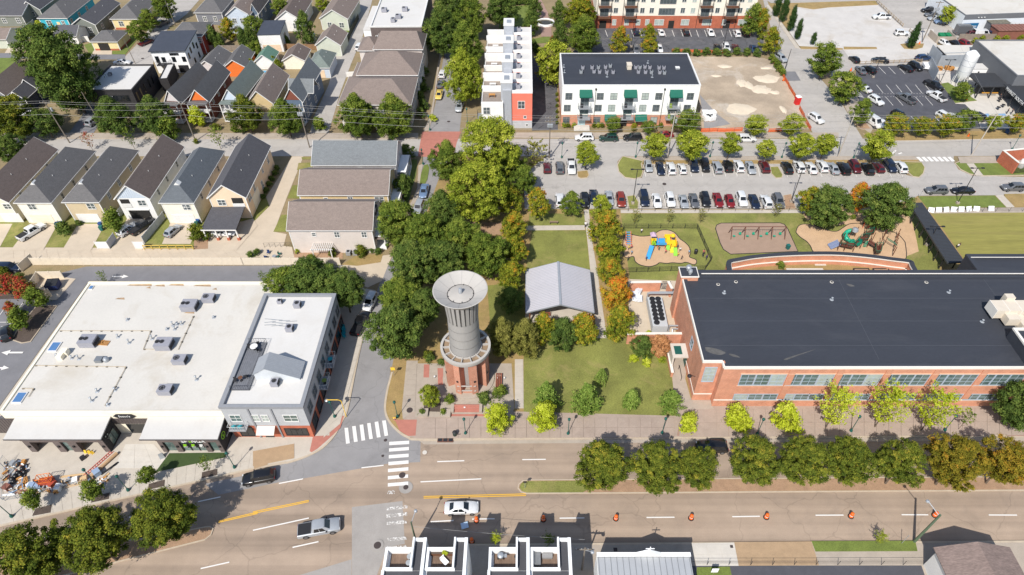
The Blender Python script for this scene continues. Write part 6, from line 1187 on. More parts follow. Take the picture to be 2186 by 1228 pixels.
# ---- white and coral rowhouses
rw_=thing('rowhouses','row of modern rowhouses with coral end wall and white roof decks','rowhouse',(-10.6,146.6,0));coral=siding('coral_siding',C(232,124,102,.98));seamg=M('grey_cladding',C(174,177,182,.98),.6,.05,1,metal=.1)
NU=7;UD=39.5/NU
Bx(7.45,12.6,1.0,40.5,2.2,9.6).build('coral_wall',coral,rw_);Bx(7.46,12.59,1.01,40.4,0,2.2).build('base_wall',M('base_block',C(196,196,198),.8),rw_);Bx(5.4,7.445,.6,41,0,10.6).build('stair_wall',seamg,rw_);Bx(0,5.395,0,40.5,0,7.6).build('white_wall',SidW,rw_)
for i in range(8):
 Bx(5.42+i*.26,5.46+i*.26,.56,.597,0,10.6).build('cladding_seam',galv,rw_)
for k in range(NU):
 y0=.3+k*UD;Bx(7.6,12.45,y0+1.1,y0+UD+.55,9.6,9.64).build('roof',RfW2,rw_);Bx(7.45,12.65,y0+.75,y0+1.1,9.6,10.3).build('roof_divider',SidW,rw_)
 Bx(.25,5.2,y0+.3,y0+UD-.1,7.62,7.66).build('deck',M('deck_grey',C(150,138,128),.85,.1,1),rw_);Bx(0,5.39,y0+UD-.35,y0+UD,7.6,9.9 if k%2 else 9.2).build('deck_wall',SidW,rw_)
 railing(MB(),[(.1,y0+.1),(.1,y0+UD-.4)],7.62,1.0,bars=False).build('deck_railing',DkM,rw_)
 if k%2==0:Bx(4.9,7.7,y0+.9,y0+5.6,7.6,12.2).build('stair_tower',seamg,rw_);Bx(4.8,7.8,y0+.8,y0+5.7,12.2,12.45).build('tower_cap',WhT,rw_);Bx(5.7,6.9,y0+2.0,y0+4.0,12.452,12.7).build('roof_hatch',galv,rw_)
 ac_unit(-10.6+9.1,146.6+y0+3.3,9.65,ORD[k]+' condenser from the coral end along the rowhouse roofs',w=1.1,d=1.0,h=1.1,fans=1,group='rowhouse roof condensers')
 if k<6:
  drum_t=thing('deck_table',ORD[k]+' rowhouse deck table counted from the coral end','table',(-10.6+2.6,146.6+y0+2.6,7.67),0,'rowhouse deck tables');Bx(-.8,.8,-.45,.45,.68,.74).build('table_top',palw if k%2==0 else WhT,drum_t)
  for a in(-.7,.7):Bx(a-.04,a+.04,-.4,.4,0,.68).build('leg',palw if k%2==0 else WhT,drum_t)
Bx(12.45,12.65,1.0,40.5,9.6,10.2).box(7.45,7.7,.98,1.0,9.6,9.61).build('roof_edge',SidW,rw_)
window(rw_,'f',9.9,5.6,1.6,1.9,12.6,40,off=-.997);window(rw_,'f',10.8,2.9,.6,.6,12.6,40,1,1,off=-.997);window(rw_,'f',11.3,.7,.5,.5,12.6,40,1,1,off=-1.007);window(rw_,'f',1.3,4.6,1.6,1.8,12.6,40);window(rw_,'f',3.6,1.0,2.2,1.8,12.6,40)
Bx(-1.2,-.003,.6,3.2,2.9,3.1).build('balcony',cap,rw_);railing(MB(),[(-.02,.65),(-1.15,.65),(-1.15,3.15),(-.02,3.15)],3.1).build('balcony_railing',DkM,rw_)
# ---- white apartment building
ax0,ay0,aw_,ad_,ah=9.4,148.65,33.77,17.7,11.0
ap=thing('apartment_building','white three storey apartment building with green awnings','building',(ax0,ay0,0));Bx(0,aw_,0,ad_,3.3,ah).build('wall',stucco_white,ap);Bx(.02,aw_-.02,.02,ad_,0,3.3).build('brick_wall',BrO,ap);Bx(-.05,aw_+.05,-.06,-.003,3.2,3.42).build('stone_band',coping,ap)
prfRoof(ap,aw_,ad_,ah,RfB,WhT,.3,.3);Bx(.3,aw_-.3,ad_-1.2,ad_-.3,ah+.03,ah+.25).build('roof_edge',RfB,ap)
green_aw=plain('green_awning',C(16,100,82),.8)
for x in(537,806,922,1192,1308,1578):
 u=(x-480)/34.65
 for z,dx in((7.5,0),(4.3,-.25),(.9,-.35)):
  if z<2 and x in(922,1192):continue
  window(ap,'f',u+dx,z,1.6,1.65,aw_,ad_,2,2,.07,GyM,blind if(x//7+int(z))%3==0 else glass)
def awning(u,z,w_,h_,d_):m=MB();m.add([(-w_/2,-.02,h_),(w_/2,-.02,h_),(w_/2,-d_,.3),(-w_/2,-d_,.3),(-w_/2,-d_,0),(w_/2,-d_,0),(-w_/2,-.02,0),(w_/2,-.02,0)],[(0,3,2,1),(3,4,5,2),(0,6,4,3),(1,2,5,7)]);return m.build('awning',green_aw,ap,(u,-.003,z))
for x in(680,1060,1450):
 u=(x-480)/34.65;awning(u,8.6,3.1,1.5,1.5)
 for z in(5.5,2.5):
  window(ap,'f',u-.1,z+.2,2.0,2.2,aw_,ad_,2,1,.08,GyM,glass if z>3 else GlG);b=Bx(-1.6,1.6,-1.5,0,0,.14).build('balcony',galv,ap,(u-.15,-.003,z));railing(MB(),[(-1.55,-.03),(-1.55,-1.45),(1.55,-1.45),(1.55,-.03)],.14).build('balcony_railing',galv,b)
  ch_=Bx(-.3,.3,-.3,.3,0,.45).box(-.3,.3,.2,.3,.45,.95).build('balcony_chair',plain('lime_plastic',(0,0,0))if x==1450 else DkM,b,(-.7,-.7,.14))
for x in(910,1178):awning((x-480)/34.65,2.0,2.9,1.4,1.4)
panel(ap,'glass_door','f',(660-480)/34.65,.05,1.9,2.3,aw_,ad_,M('pale_glass',C(186,214,218),.1));panel(ap,'door','f',(1030-480)/34.65,.05,1.8,2.3,aw_,ad_,M('dark_interior',(0,0,0)))
for x in(765,1350):Tu((0,-.12,.3),(0,-.12,ah-.8),.06,6).build('downpipe',DkM,ap,((x-480)/34.65,0,0));Bx(-.2,.2,-.3,-.02,0,.35).build('hopper',DkM,ap,((x-480)/34.65,0,ah-.9))
for i in range(4):Bx(-2.0,2.0,-1.6-.35*i,-.4-.35*i,0,.5-.12*i).build('step',CPal,ap,((660-480)/34.65,0,.1))
for i,(x,y)in En(((635,610),(650,575),(728,572),(745,607),(782,572),(792,610),(842,570),(852,612),(882,560),(906,612),(1098,572),(1120,610),(1132,572),(1175,568),(1180,612),(1216,572),(1230,612),(1294,575),(1300,615),(1335,576),(1340,618))):
 p=g(A3(x,y),ah+.4);ac_unit(p.x,p.y,ah+.05,'small condenser on the black apartment roof, number %s from the left'%(ORD[i]if i<20 else 'last'),w=.75,d=.75,h=.8,fans=1,group='apartment roof condensers',mat=galv if i%4==0 else None)
p=g(A3(1042,560),ah+.6);t=thing('roof_hatch','tall cream vent shaft on the black apartment roof','vent',(p.x,p.y,ah+.04));Bx(-.55,.55,-.9,.9,0,1.1).build('shaft',duct,t);Bx(-.65,.65,-1.0,1.0,1.1,1.2).build('cap',duct,t)
p=g(A3(1450,580),ah+.1);t=thing('roof_hatch','white square hatch on the black apartment roof','hatch',(p.x,p.y,ah+.04));Bx(-.5,.5,-.5,.5,0,.35).build('curb',galv,t);Bx(-.55,.55,-.55,.55,.35,.42).build('lid',WhT,t)
for i,(x,y)in En(((490,570),(495,615),(856,652),(1237,655),(1200,535))):p=g(A3(x,y),ah);pipe_vent(p.x,p.y,ah+.04,ORD[i]+' silver vent pipe on the black apartment roof',.6,'apartment roof vents')
# ---- long brick and white apartment block at the top
lb_=thing('apartment_block','long four storey apartment block with brick base and balconies','building',(22.8,209.4,0));lw,lh=50.5,15.5
Bx(0,lw,0,16,4.0,lh).build('wall',M('cream_stucco',C(228,220,204,.98),.85,.03,.5),lb_);Bx(-.02,lw+.02,-.02,16,0,4.0).build('brick_wall',brick_red,lb_);Bx(-.1,lw+.1,-.1,16.1,lh,lh+.3).build('roof',RfW2,lb_)
for x in(795,1010,1640,1855):
 u=(x-725)/26.4
 for z in(3.6,7.0,10.4):
  window(lb_,'f',u,z+.25,2.6,2.3,lw,16,2,1,.08,GyM,glass);b=Bx(-2.0,2.0,-1.6,0,0,.18).build('balcony',M('stained_wood',(0,0,0)),lb_,(u,-.025,z));railing(MB(),[(-1.95,-.03),(-1.95,-1.55),(1.95,-1.55),(1.95,-.03)],.18).build('balcony_railing',DkM,b)
 for du in(-2.2,2.2):Tu((u+du,-.1,.2),(u+du,-.1,lh),.07,5).build('downpipe',DkM,lb_)
for z in(4.4,7.8,11.2):window(lb_,'f',(1318-725)/26.4,z,5.0,1.9,lw,16,5,1,.1,GyM,glass)
for x in(890,1112,1190,1450,1535,1740,1995,1930):
 u=(x-725)/26.4
 for z in(4.9,8.3,11.7):window(lb_,'f',u,z,1.3,1.6,lw,16,2,1,.08,WhT,blind if(x+int(z))%2 else glass)
for x,w_ in((885,1.1),(990,1.3),(1088,1.2),(1165,1.1),(1265,2.8),(1485,2.4),(1670,2.8),(1815,1.0),(1975,2.9)):window(lb_,'f',(x-725)/26.4,1.1,w_,1.7,lw,16,2,1,.1,WhT,blind,.03)
for x,w_ in((790,2.2),(1370,1.8),(1840,2.2)):panel(lb_,'entrance','f',(x-725)/26.4,.05,w_,2.4,lw,16,M('dark_interior',(0,0,0)),.04,.023)
# ================================================================ MARKET HALL AND TOP RIGHT
dgrey=M('dark_grey_wall',C(104,106,110,.98),.8,.05,.6);char=M('charcoal_wall',C(52,54,58,.98),.75,.06,.6)
mk=thing('market_hall','grey market hall with stained white roof at the right edge','building',(130.6,163.0,0));Bx(0,50,0,22.3,0,6.4).build('wall',dgrey,mk);prfRoof(mk,50,22.3,6.4,roof_white,dgrey,.35,.3);Bx(4,50,-4.5,-.01,0,5.6).build('front_wing',char,mk);Bx(3.9,50,-4.6,-.01,5.6,5.75).build('wing_roof',roof_white,mk)
q=[g(c,3.6)for c in(A4(1745,602),A4(1950,590),A4(2040,690),A4(1832,712))];cn=thing('market_canopy','black slatted canopy beside the white silo','canopy',(0,0,0));x0,x1,y0,y1=q[3].x,q[2].x,q[3].y,q[0].y
Bx(x0,x1,y0,y1,3.3,3.6).build('canopy_roof',char,cn)
for i in range(14):yy=y0+(y1-y0)*(i+.5)/14;Bx(x0,x1,yy-.05,yy+.05,3.602,3.68).build('slat',M('canopy_slat',C(72,74,78),.6),cn)
for x in(x0+.2,(x0+x1)/2,x1-.3):
 for y in(y0+.2,y1-.3):Bx(x-.12,x+.12,y-.12,y+.12,0,3.3).build('post',char,cn)
Bx(x0+1,x1,y0+2.6,y0+2.9,0,3.0).build('counter_wall',char,cn);Bx(x0+2.0,x1-1.2,y0+1.0,y0+1.2,1.0,1.25).build('counter',plain('orange_counter',C(206,150,60)),cn)
a,b=g(A4(2025,692),3.8),g(A4(2330,990),3.8);d=b-a;ms=thing('market_sign_canopy','long black canopy carrying white market lettering','canopy',(a.x,a.y,0),math.atan2(d.y,d.x));L=d.length
Bx(0,L,-.2,5.5,3.2,3.8).build('canopy_roof',char,ms);text('MARKET SOUTH',1.25,(L*.33,-.26,3.52),(R(90),0,0),wsign,ms,sx=.95)
for i in range(5):Bx(-.15,.15,-.1,.2,0,3.2).build('post',char,ms,(1+i*(L-2)/4,.3,0))
Bx(0,L,5.2,5.45,0,3.19).build('glass_front',car_glass,ms)
o,a_,Wd=place(A4(1765,590),A4(1955,590),2.4);wb=thing('white_shed','small white flat roofed shed beside the silo','shed',o+Vector((0,.4,0)),a_);shell(wb,Wd,3.2,2.9,wht);Bx(-.1,Wd+.1,-.1,3.3,2.9,3.05).build('roof',RfW2,wb);
for u in(.3,.75):put('wall_lamp',Bx(-.15,.15,-.25,0,0,.3).mesh('wall_lamp',BkP),wb,(u*Wd,-.003,1.9))
p=g(A4(1640,700),0);sl=thing('silo','tall white grain silo on steel legs','silo',(p.x,p.y,0));La([(.35,1.2),(1.75,3.2),(1.75,8.9),(.5,9.9),(.02,9.95)],24).build('tank',M('silo_white',C(240,240,240),.5,.02,1),sl,smooth=35)
for i in range(8):a=i*math.pi/4;Tu((1.9*math.cos(a),1.9*math.sin(a),0),(1.7*math.cos(a),1.7*math.sin(a),3.4),.09,6).build('leg',WhT,sl)
for z in(4.3,5.9,7.4):La([(1.76,z),(1.79,z+.03),(1.79,z+.07),(1.76,z+.1)],24).build('band',galv,sl)
Tu((-1.6,.4,9.2),(-5.5,3.5,7.6),.12,6).build('filling_pipe',galv,sl);MB().path([(1.72,.6,.3),(1.78,.6,9.0)],.05,5).build('ladder',WhT,sl)
fg=M('corrugated_grey',C(162,168,174,.98),.55,.06,1,metal=.25)
for(c0,c1,h,lb)in((A4(1420,480),A4(1480,590),3.4,'front corrugated panel fence of the silo yard'),(A4(1425,395),A4(1500,470),4.0,'rear corrugated panel fence of the silo yard'),(A4(1500,475),A4(1690,470),3.6,'middle corrugated panel fence of the silo yard')):
 a,b=g(c0,3.0),g(c1,3.0);d=b-a;t=thing('metal_fence',lb,'fence',(a.x,a.y,0),math.atan2(d.y,d.x));n=max(3,int(d.length/1.2))
 for i in range(n):Bx(i*d.length/n+.01,(i+1)*d.length/n-.01,-.06,.06,0,h).build('panel',fg,t)
yr=thing('yard_roof','low stained flat roof behind the silo yard','building',g(A4(1500,440),3.2)*Vector((1,1,0))if False else Vector((g(A4(1490,400),3).x,g(A4(1490,460),3).y,0)));Bx(0,15,0,6.5,0,3.0).build('wall',dgrey,yr);Bx(-.2,15.2,-.2,6.7,3.0,3.2).build('roof',roof_white,yr)
for i,c in En((A4(1490,565),A4(1555,560),A4(1585,565))):
 p=g(c,.5);pallet(p.x,p.y,.02,('left','middle','right')[i]+' stack of pale timber in the silo yard',.1*i);t=MB()
 for k in range(4):t.box(-.7,.7,-.5,.5,.14+.22*k,.33+.22*k)
 tag(t.build('timber_stack',palw,None,(p.x,p.y,.02)),('left','middle','right')[i]+' timber bundle on a pallet in the silo yard','timber')
p=g(A4(1385,545),.8);t=thing('trailer','small white utility trailer at the car park edge','trailer',(p.x,p.y,.02),R(-100));Bx(-1.4,1.4,-.9,.9,.5,1.3).build('box',wht,t)
for s in(-1,1):Tu((0,s*.92,.35),(0,s*1.08,.35),.35,12).build('wheel',tyre,t)
Tu((1.4,0,.5),(2.6,0,.45),.05,6).build('drawbar',DkM,t)
o,a_,Wd=place(A4(1700,135),A4(2400,110),5.0);th=thing('food_hall','low grey and white hall with blue mural panel at the top right','building',o,a_);shell(th,Wd,20,5.2,M('white_block',C(214,218,222,.98),.8,.05,.6));Bx(0,Wd,-.06,-.003,3.9,5.2).build('dark_band',dgrey,th);prfRoof(th,Wd,20,5.2,roof_white,dgrey,.3,.2)
for i in range(3):put('wall_lamp',Bx(-.12,.12,-.3,0,0,.25).mesh('wall_lamp',WhT),th,(4.6+i,-.065,4.4))
o,a_,Wd=place(A4(1690,195),A4(1815,190),3.0);bp_=thing('mural_wall','blue mural panel wall with white lettering like marks','wall',o,a_);blue_p=plain('mural_blue',C(24,104,150));Bx(0,Wd,-.1,.1,0,3.0).build('panel',blue_p,bp_)
rr_=random.Random(3)
for r_i in range(2):
 for i in range(7):x=.7+i*(Wd-1.4)/6;Bx(x-.28,x+.22,-.14,-.103,1.95-r_i*.7,2.15-r_i*.7+rr_.uniform(0,.25)).build('mural_mark',wsign,bp_)
for i in range(3):Bx(.7+i*(Wd-1.8)/2,1.1+i*(Wd-1.8)/2,-.14,-.103,.4,.65).build('mural_mark',wsign,bp_)
q=[g(c,4.6)for c in(A4(1490,-10),A4(1740,-40),A4(1838,75),A4(1690,100))];fc=thing('hall_canopy','grey sloped canopy roof of the food hall','canopy',(0,0,0));Ad([(a.x,a.y,4.6)for a in q]+[(a.x,a.y,4.2)for a in q],HXB).build('canopy_roof',M('canopy_grey',C(150,150,144),.8,.06,.8),fc)
for i in range(4):c=q[0].lerp(q[3],(i+.3)/4);Bx(-.15,.15,-.15,.15,0,4.2).build('post',DkM,fc,(c.x+.4,c.y,0))
c0,c1=g(A4(1500,-5),1.5),g(A4(1665,175),1.5);d=c1-c0;t=thing('blue_screen','row of blue screen panels under the food hall canopy','fence',(c0.x,c0.y,0),math.atan2(d.y,d.x))
for i in range(6):Bx(i*d.length/6+.03,(i+1)*d.length/6-.03,-.06,.06,.1,1.5).build('panel',blue_p,t)
o,a_,Wd=place(A4(1985,250),A4(2400,240),3.2);t=thing('beer_garden','cluttered rust coloured yard roofs at the top right','building',o,a_);shell(t,Wd,4,3.0,M('rust_sheet',C(130,84,70,.98),.8,.15,1));Bx(-.2,Wd,-.3,4.3,3.0,3.2).build('roof',M('rust_roof',C(142,100,88),.8,.2,1.2),t);Bx(0,6,4.3,9,0,3.4).build('shed',dgrey,t);Bx(-.2,6.2,4.3,9.2,3.4,3.55).build('shed_roof',M('camo_roof',C(120,116,102),.85,.3,1.5),t)
for i in range(8):Bx(.4+i*1.2,.55+i*1.2,-.32,4.32,3.2,3.3).build('roof_batten',M('rust_roof',(0,0,0)),t)
o,a_,Wd=place(A4(1480,305),A4(1635,305),2.0);t=thing('dumpster_enclosure','concrete bin enclosure with two green dumpsters inside','enclosure',o,a_);D=5.5
for n_,b_ in(('wall',(0,Wd,0,.25)),('wall',(0,.25,.25,D)),('wall',(Wd-.25,Wd,.25,D))):Bx(*b_,0,2.0).build(n_,COld,t)
def dumpster(x,y,rz,label,mat,z=.02):
 t=thing('dumpster',label,'dumpster',(x,y,z),rz);Ad([(-1,-.8,.15),(1,-.8,.15),(1,.8,.15),(-1,.8,.15),(-1.1,-.9,1.3),(1.1,-.9,1.3),(1.1,.9,1.55),(-1.1,.9,1.55)],HXB).build('bin',mat,t)
 for s in(-.55,.55):Ad([(s-.53,-.92,1.32),(s+.53,-.92,1.32),(s+.53,.92,1.57),(s-.53,.92,1.57),(s-.53,-.92,1.38),(s+.53,-.92,1.38),(s+.53,.92,1.63),(s-.53,.92,1.63)],[(4,5,6,7),(0,1,5,4),(1,2,6,5),(2,3,7,6),(3,0,4,7)]).build('lid',mat if 'green' in label else BkP,t)
 for sx in(-.8,.8):
  for sy in(-.6,.6):Tu((sx,sy-.05,.09),(sx,sy+.05,.09),.09,8).build('wheel',tyre,t)
for i,x in En((1515,1560)):p=g(A4(x,290),1.2);dumpster(p.x,p.y,0,('left','right')[i]+' green dumpster in the concrete enclosure',plain('dumpster_green',C(30,130,84)))
def bfence(c0,c1,h,label,mat,bw=1.9,z=0.0,zt=None,post=True,name='fence'):
 a,b=g(c0,z),g(c1,z);d=b-a;t=thing(name,label,'fence',(a.x,a.y,z),math.atan2(d.y,d.x));n=max(1,round(d.length/bw));st_=d.length/n;pm_=Bx(.02,st_-.02,-.04,.04,.06,h).mesh('panel',mat);po_=Bx(-.07,.07,-.07,.07,0,h+.08).mesh('post',mat)
 for i in range(n):put('panel',pm_,t,(i*st_,0,0))
 if post:
  for i in range(n+1):put('post',po_,t,(i*st_,0,0))
 return t
bfence(A4(1640,330),A4(1980,330),1.9,'weathered board fence behind the market yard',M('fence_grey_wood',C(146,134,122),.9,.15,1.5))
o=g(B4(1955,215),0);p2=g(B4(2080,318),0);d=p2-o;be=thing('brick_enclosure','open topped brick enclosure beside the lot corner','enclosure',(o.x,o.y,.12),math.atan2(d.y,d.x));L=d.length
Bx(0,L,0,.35,0,3.0).build('wall',brick_red,be);Bx(-.05,L+.05,-.05,.4,3.0,3.12).build('coping',coping,be);Bx(0,.35,.36,14,0,3.0).build('wall',brick_red,be);Bx(-.05,.4,.42,14,3.0,3.12).build('coping',coping,be)
for i in range(10):Bx(L-.1,L-.02,.5+i*.32,.56+i*.32,0,2.6).build('gate_bar',DkM,be)
La([(.7,0),(.7,1.6),(.5,2.0),(.02,2.1)],14).build('tank',WhT,be,(3.0,4.0,0),smooth=35)
# ================================================================ FENCES, POLES, LAMPS
cream_pvc=plain('cream_vinyl',C(236,222,200),.5);white_pvc=plain('white_vinyl',C(240,238,234),.5);grey_pvc=plain('grey_vinyl',C(188,190,194),.5)
bfence((72,566),(520,566),1.9,'long cream vinyl fence along the lane, left part',cream_pvc,2.0);bfence((520,566),(727,566),1.9,'cream vinyl fence below the patio',cream_pvc,2.0)
bfence(B1(190,1150),B1(290,1060),1.9,'short return of the cream fence at its left end',cream_pvc,2.0)
bfence(C1(255,205),C1(440,205),1.9,'cream waste enclosure fence, front side',cream_pvc,2.4);bfence(C1(255,200),C1(345,60),1.9,'cream waste enclosure fence, left side',cream_pvc,2.4);bfence(C1(345,62),C1(545,58),1.9,'cream waste enclosure fence, rear side',cream_pvc,2.4)
p=g(C1(440,100),1.2);dumpster(p.x,p.y,.1,'dark blue dumpster in the cream waste enclosure',plain('dumpster_blue',C(34,48,96)))
for c0,c1,lb in((B1(830,955),B1(930,955),'front face of the left vinyl gate pier'),(B1(930,955),B1(985,880),'right face of the left vinyl gate pier'),(B1(1150,955),B1(1235,955),'front face of the right vinyl gate pier'),(B1(1225,910),B1(1400,700),'grey vinyl fence between fourth and fifth house'),(B1(1020,690),B1(1045,650),'short grey fence beside the fourth house')):
 bfence(c0,c1,1.8,lb,white_pvc if 'front' in lb else grey_pvc,1.7,.06)
bfence(A1(145,330),A1(330,330),1.8,'white fence below the turquoise house yard',white_pvc,2.0);bfence(A1(150,330),A1(300,215),1.8,'pale fence along the left of the turquoise house yard',grey_pvc,2.0);bfence(A1(690,355),A1(760,355),1.8,'white gate fence left of the cream carport',white_pvc,1.6)
bfence(A2(805,345),A2(895,165),1.7,'dark hedge like fence along the alley yard',M('fence_dark_green',C(62,66,52),.9,.15,1),1.8);bfence(A2(260,420),A2(560,425),1.8,'brown timber fence behind the garages',M('fence_brown',C(150,116,84),.9,.12,1.5),1.9);bfence(A2(795,655),A2(865,650),1.6,'white walled bin corner at the alley',white_pvc,1.6);bfence(A1(1500,430),A2(30,430),1.7,'weathered fence behind the orange garage',M('fence_grey_wood',(0,0,0)),1.9)
a,b=g(B1(1225,960),.06),g(B1(1640,960),.06);d=b-a;t=thing('timber_fence','fresh yellow timber fence frame across the fifth driveway','fence',(a.x,a.y,.06),math.atan2(d.y,d.x));yw=M('fresh_timber',C(224,190,96),.8,.08,2)
for z in(.25,.95):Bx(0,d.length,-.04,.04,z,z+.14).build('rail',yw,t)
for i in range(7):Bx(-.05,.05,-.06,.06,0,1.15).build('post',yw,t,(i*d.length/6,-.1,0))
def mfence(pts,h,label,n_gap=2.4,z=ZK,pick=True,mat=None,bars=.14,mesh=False):
 mat=mat or DkM;q=[g(c,z)for c in pts];t=thing('metal_fence',label,'fence',(0,0,0))
 for a,b in zip(q,q[1:]):
  L=(b-a).length;n=max(1,round(L/n_gap));an=math.atan2(b.y-a.y,b.x-a.x)
  for i in range(n):
   m=MB();w_=L/n;m.box(.03,w_-.03,-.015,.015,h-.12,h-.07);m.box(.03,w_-.03,-.015,.015,.12,.17)
   k=max(2,int(w_/bars))
   for j in range(k):x=.05+(w_-.1)*(j+.5)/k;m.box(x-.009,x+.009,-.009,.009,.1,h)
   c=a.lerp(b,i/n);o=m.build('fence_panel',mat,t,(c.x,c.y,z),an);o['kind']='stuff'
   put('post',Bx(-.035,.035,-.035,.035,0,h+.06).mesh('post',mat),t,(c.x,c.y,z))
 return t
mfence(Q(Z6,100,165,1525,165,1800,800,1680,975,120,1020),1.3,'black metal picket fence around the toddler playground')
def wfence(pts,h,label,gap=3.0,z=ZK,mat=None):
 mat=mat or DkM;q=[g(c,z)for c in pts];t=thing('wire_fence',label,'fence',(0,0,0))
 for a,b in zip(q,q[1:]):
  n=max(1,round((b-a).length/gap))
  for i in range(n+1):c=a.lerp(b,i/n);put('post',Tu((0,0,0),(0,0,h),.035,6).mesh('post',mat),t,(c.x,c.y,z))
  Tu((a.x,a.y,z+h-.03),(b.x,b.y,z+h-.03),.022,5).build('top_rail',mat,t);Tu((a.x,a.y,z+.4),(b.x,b.y,z+.4),.01,4).build('wire',mat,t);Tu((a.x,a.y,z+.8),(b.x,b.y,z+.8),.01,4).build('wire',mat,t)
wfence([(1312,451.5),(1712,451.5)],1.3,'low wire fence between parked cars and school lawn',2.9);wfence([B4(1400,632),B4(2500,622)],1.2,'wire fence along the sports field',2.9)
wfence([D4(-700,1155),D4(1215,1152)],1.2,'wire fence along the dark south yard',2.9,z1);wfence([B2(100,945),B2(330,940)],1.2,'dark patio fence left of the pergola house',1.1,0.02)
orange_net=plain('orange_safety_net',C(232,112,60),.8)
def net(c0,c1,h,label,lean=0.0):
 a,b=g(c0,0),g(c1,0);d=b-a;t=thing('safety_fence',label,'fence',(a.x,a.y,.02),math.atan2(d.y,d.x));n=max(1,round(d.length/2.2));w_=d.length/n
 for i in range(n):
  m=MB();s=.15*math.sin(i*2.1)
  for k in range(5):m.add([(i*w_,0,k*h/5),((i+1)*w_,s,k*h/5),((i+1)*w_,s,k*h/5+h/5*.8),(i*w_,0,k*h/5+h/5*.8),(i*w_,.02,k*h/5),((i+1)*w_,s+.02,k*h/5),((i+1)*w_,s+.02,k*h/5+h/5*.8),(i*w_,.02,k*h/5+h/5*.8)],[(0,1,2,3),(7,6,5,4)])
  o=m.build('net',orange_net,t);o['kind']='stuff';Tu((i*w_,0,0),(i*w_,0,h+.1),.03,5).build('stake',DkM,t)
net(A3(1645,1118),A3(2000,1112),1.1,'orange safety netting along the front of the building site');net(A4(110,505),A4(205,650),1.0,'orange safety netting along the right edge of the site, upper part');net(A4(205,650),A4(330,870),1.0,'orange safety netting along the right edge of the site, middle part');net(A4(330,900),A4(420,1080),1.1,'orange safety netting along the right edge of the site, lower part');net(A4(75,1090),A4(190,1085),1.0,'short orange net before the site tree');net(A3(1400,438),A3(1860,452),.9,'orange netting behind the black roofed apartments')
p=g(A4(320,830),1.0);t=thing('portable_toilet','red and white portable toilet on the building site','toilet',(p.x,p.y,.02),.2);Bx(-.6,.6,-.6,.6,0,2.1).build('cabin',plain('toilet_red',C(214,40,40)),t);Ad([(-.65,-.65,2.1),(.65,-.65,2.1),(.65,.65,2.1),(-.65,.65,2.1),(-.4,-.4,2.4),(.4,-.4,2.4),(.4,.4,2.4),(-.4,.4,2.4)],HXB).build('cap',WhT,t);Bx(-.4,.4,-.64,-.603,.1,1.9).build('door',plain('toilet_red',(0,0,0)),t)
for i,(x,y)in En(((1685,960),(1715,985),(1745,960),(1700,1000),(1740,1000))):p=g(A3(x,y),.6);t=thing('wrapped_pallet',ORD[i]+' white wrapped pallet of the pile beside the apartments','pallet',(p.x,p.y,.02),.1*i,'wrapped pallets');Bx(-.85,.85,-.75,.75,.15,1.25).build('wrapping',wht,t);Bx(-.8,.8,-.7,.7,0,.148).build('base',palw,t)
ch_=M('chalky_rubble',C(224,208,184),.95,.06,.8,.08,5)
for i,(c,rx,ry)in En(((A3(1990,920),4.0,3.2),(A4(70,650),4.2,2.8),(A3(2160,750),2.6,2.4),(A4(30,745),3.0,2.2),(A3(2055,720),1.4,2.4),(A3(1995,705),1.6,2.6),(A3(1850,560),2.2,1.2),(A4(60,560),2.0,1.0),(A4(200,900),1.0,2.2),(A3(1780,640),1.6,.8),(A4(130,760),1.4,1.2))):
 p=g(c,.1);r_=random.Random(i);m=MB();n=14;ring=[(rx*math.cos(k*6.283/n)*r_.uniform(.7,1.15),ry*math.sin(k*6.283/n)*r_.uniform(.7,1.15),.01)for k in range(n)];mid=[(x*.6,y*.6,r_.uniform(.1,.28))for x,y,z in ring]
 m.add(ring+mid+[(0,0,.2)],[(k,(k+1)%n,n+(k+1)%n,n+k)for k in range(n)]+[(n+k,n+(k+1)%n,2*n)for k in range(n)]);o=m.build('rubble_mound',ch_,None,(p.x,p.y,.014),smooth=60);o['kind']='stuff';o['label']=ORD[i]+' pale chalky mound on the building site'
def pole(c,h,label,arm=1,transformer=False,lean=(0,0),r=.16,mat=None,lamp=None,name='utility_pole'):
 p=g(c,0);t=thing(name,label,'pole',(p.x,p.y,0));m=mat or wood_pole;Tu((0,0,0),(lean[0],lean[1],h),r,10,r*.65).build('shaft',m,t)
 for k in range(arm):Bx(lean[0]-1.2,lean[0]+1.2,lean[1]-.06,lean[1]+.06,h-.5-.9*k,h-.36-.9*k).build('crossarm',m,t)
 for k in range(arm):
  for x in(-1.1,-.4,.4,1.1):La([(.05,0),(.07,.1),(.04,.2),(.01,.22)],8,(lean[0]+x,lean[1],h-.36-.9*k)).build('insulator',galv,t)
 if transformer:
  for i in range(3 if transformer>1 else 1):La([(.24,0),(.26,.1),(.26,.8),(.1,.9),(.02,.95)],12,(.42-.42*i,-.4,h-2.6)).build('transformer',galv,t)
 if lamp:
  dx,dy,dz=lamp;a=Tu((lean[0],lean[1],h-dz),(lean[0]+dx,lean[1]+dy,h-dz+.5),.05,6).build('lamp_arm',galv,t);La([(.05,-.1),(.25,-.12),(.22,.06),(.03,.14)],10,(lean[0]+dx*1.12,lean[1]+dy*1.12,h-dz+.5)).build('lamp_head',galv,t)
 return p+Vector((lean[0],lean[1],h))
tops=[]
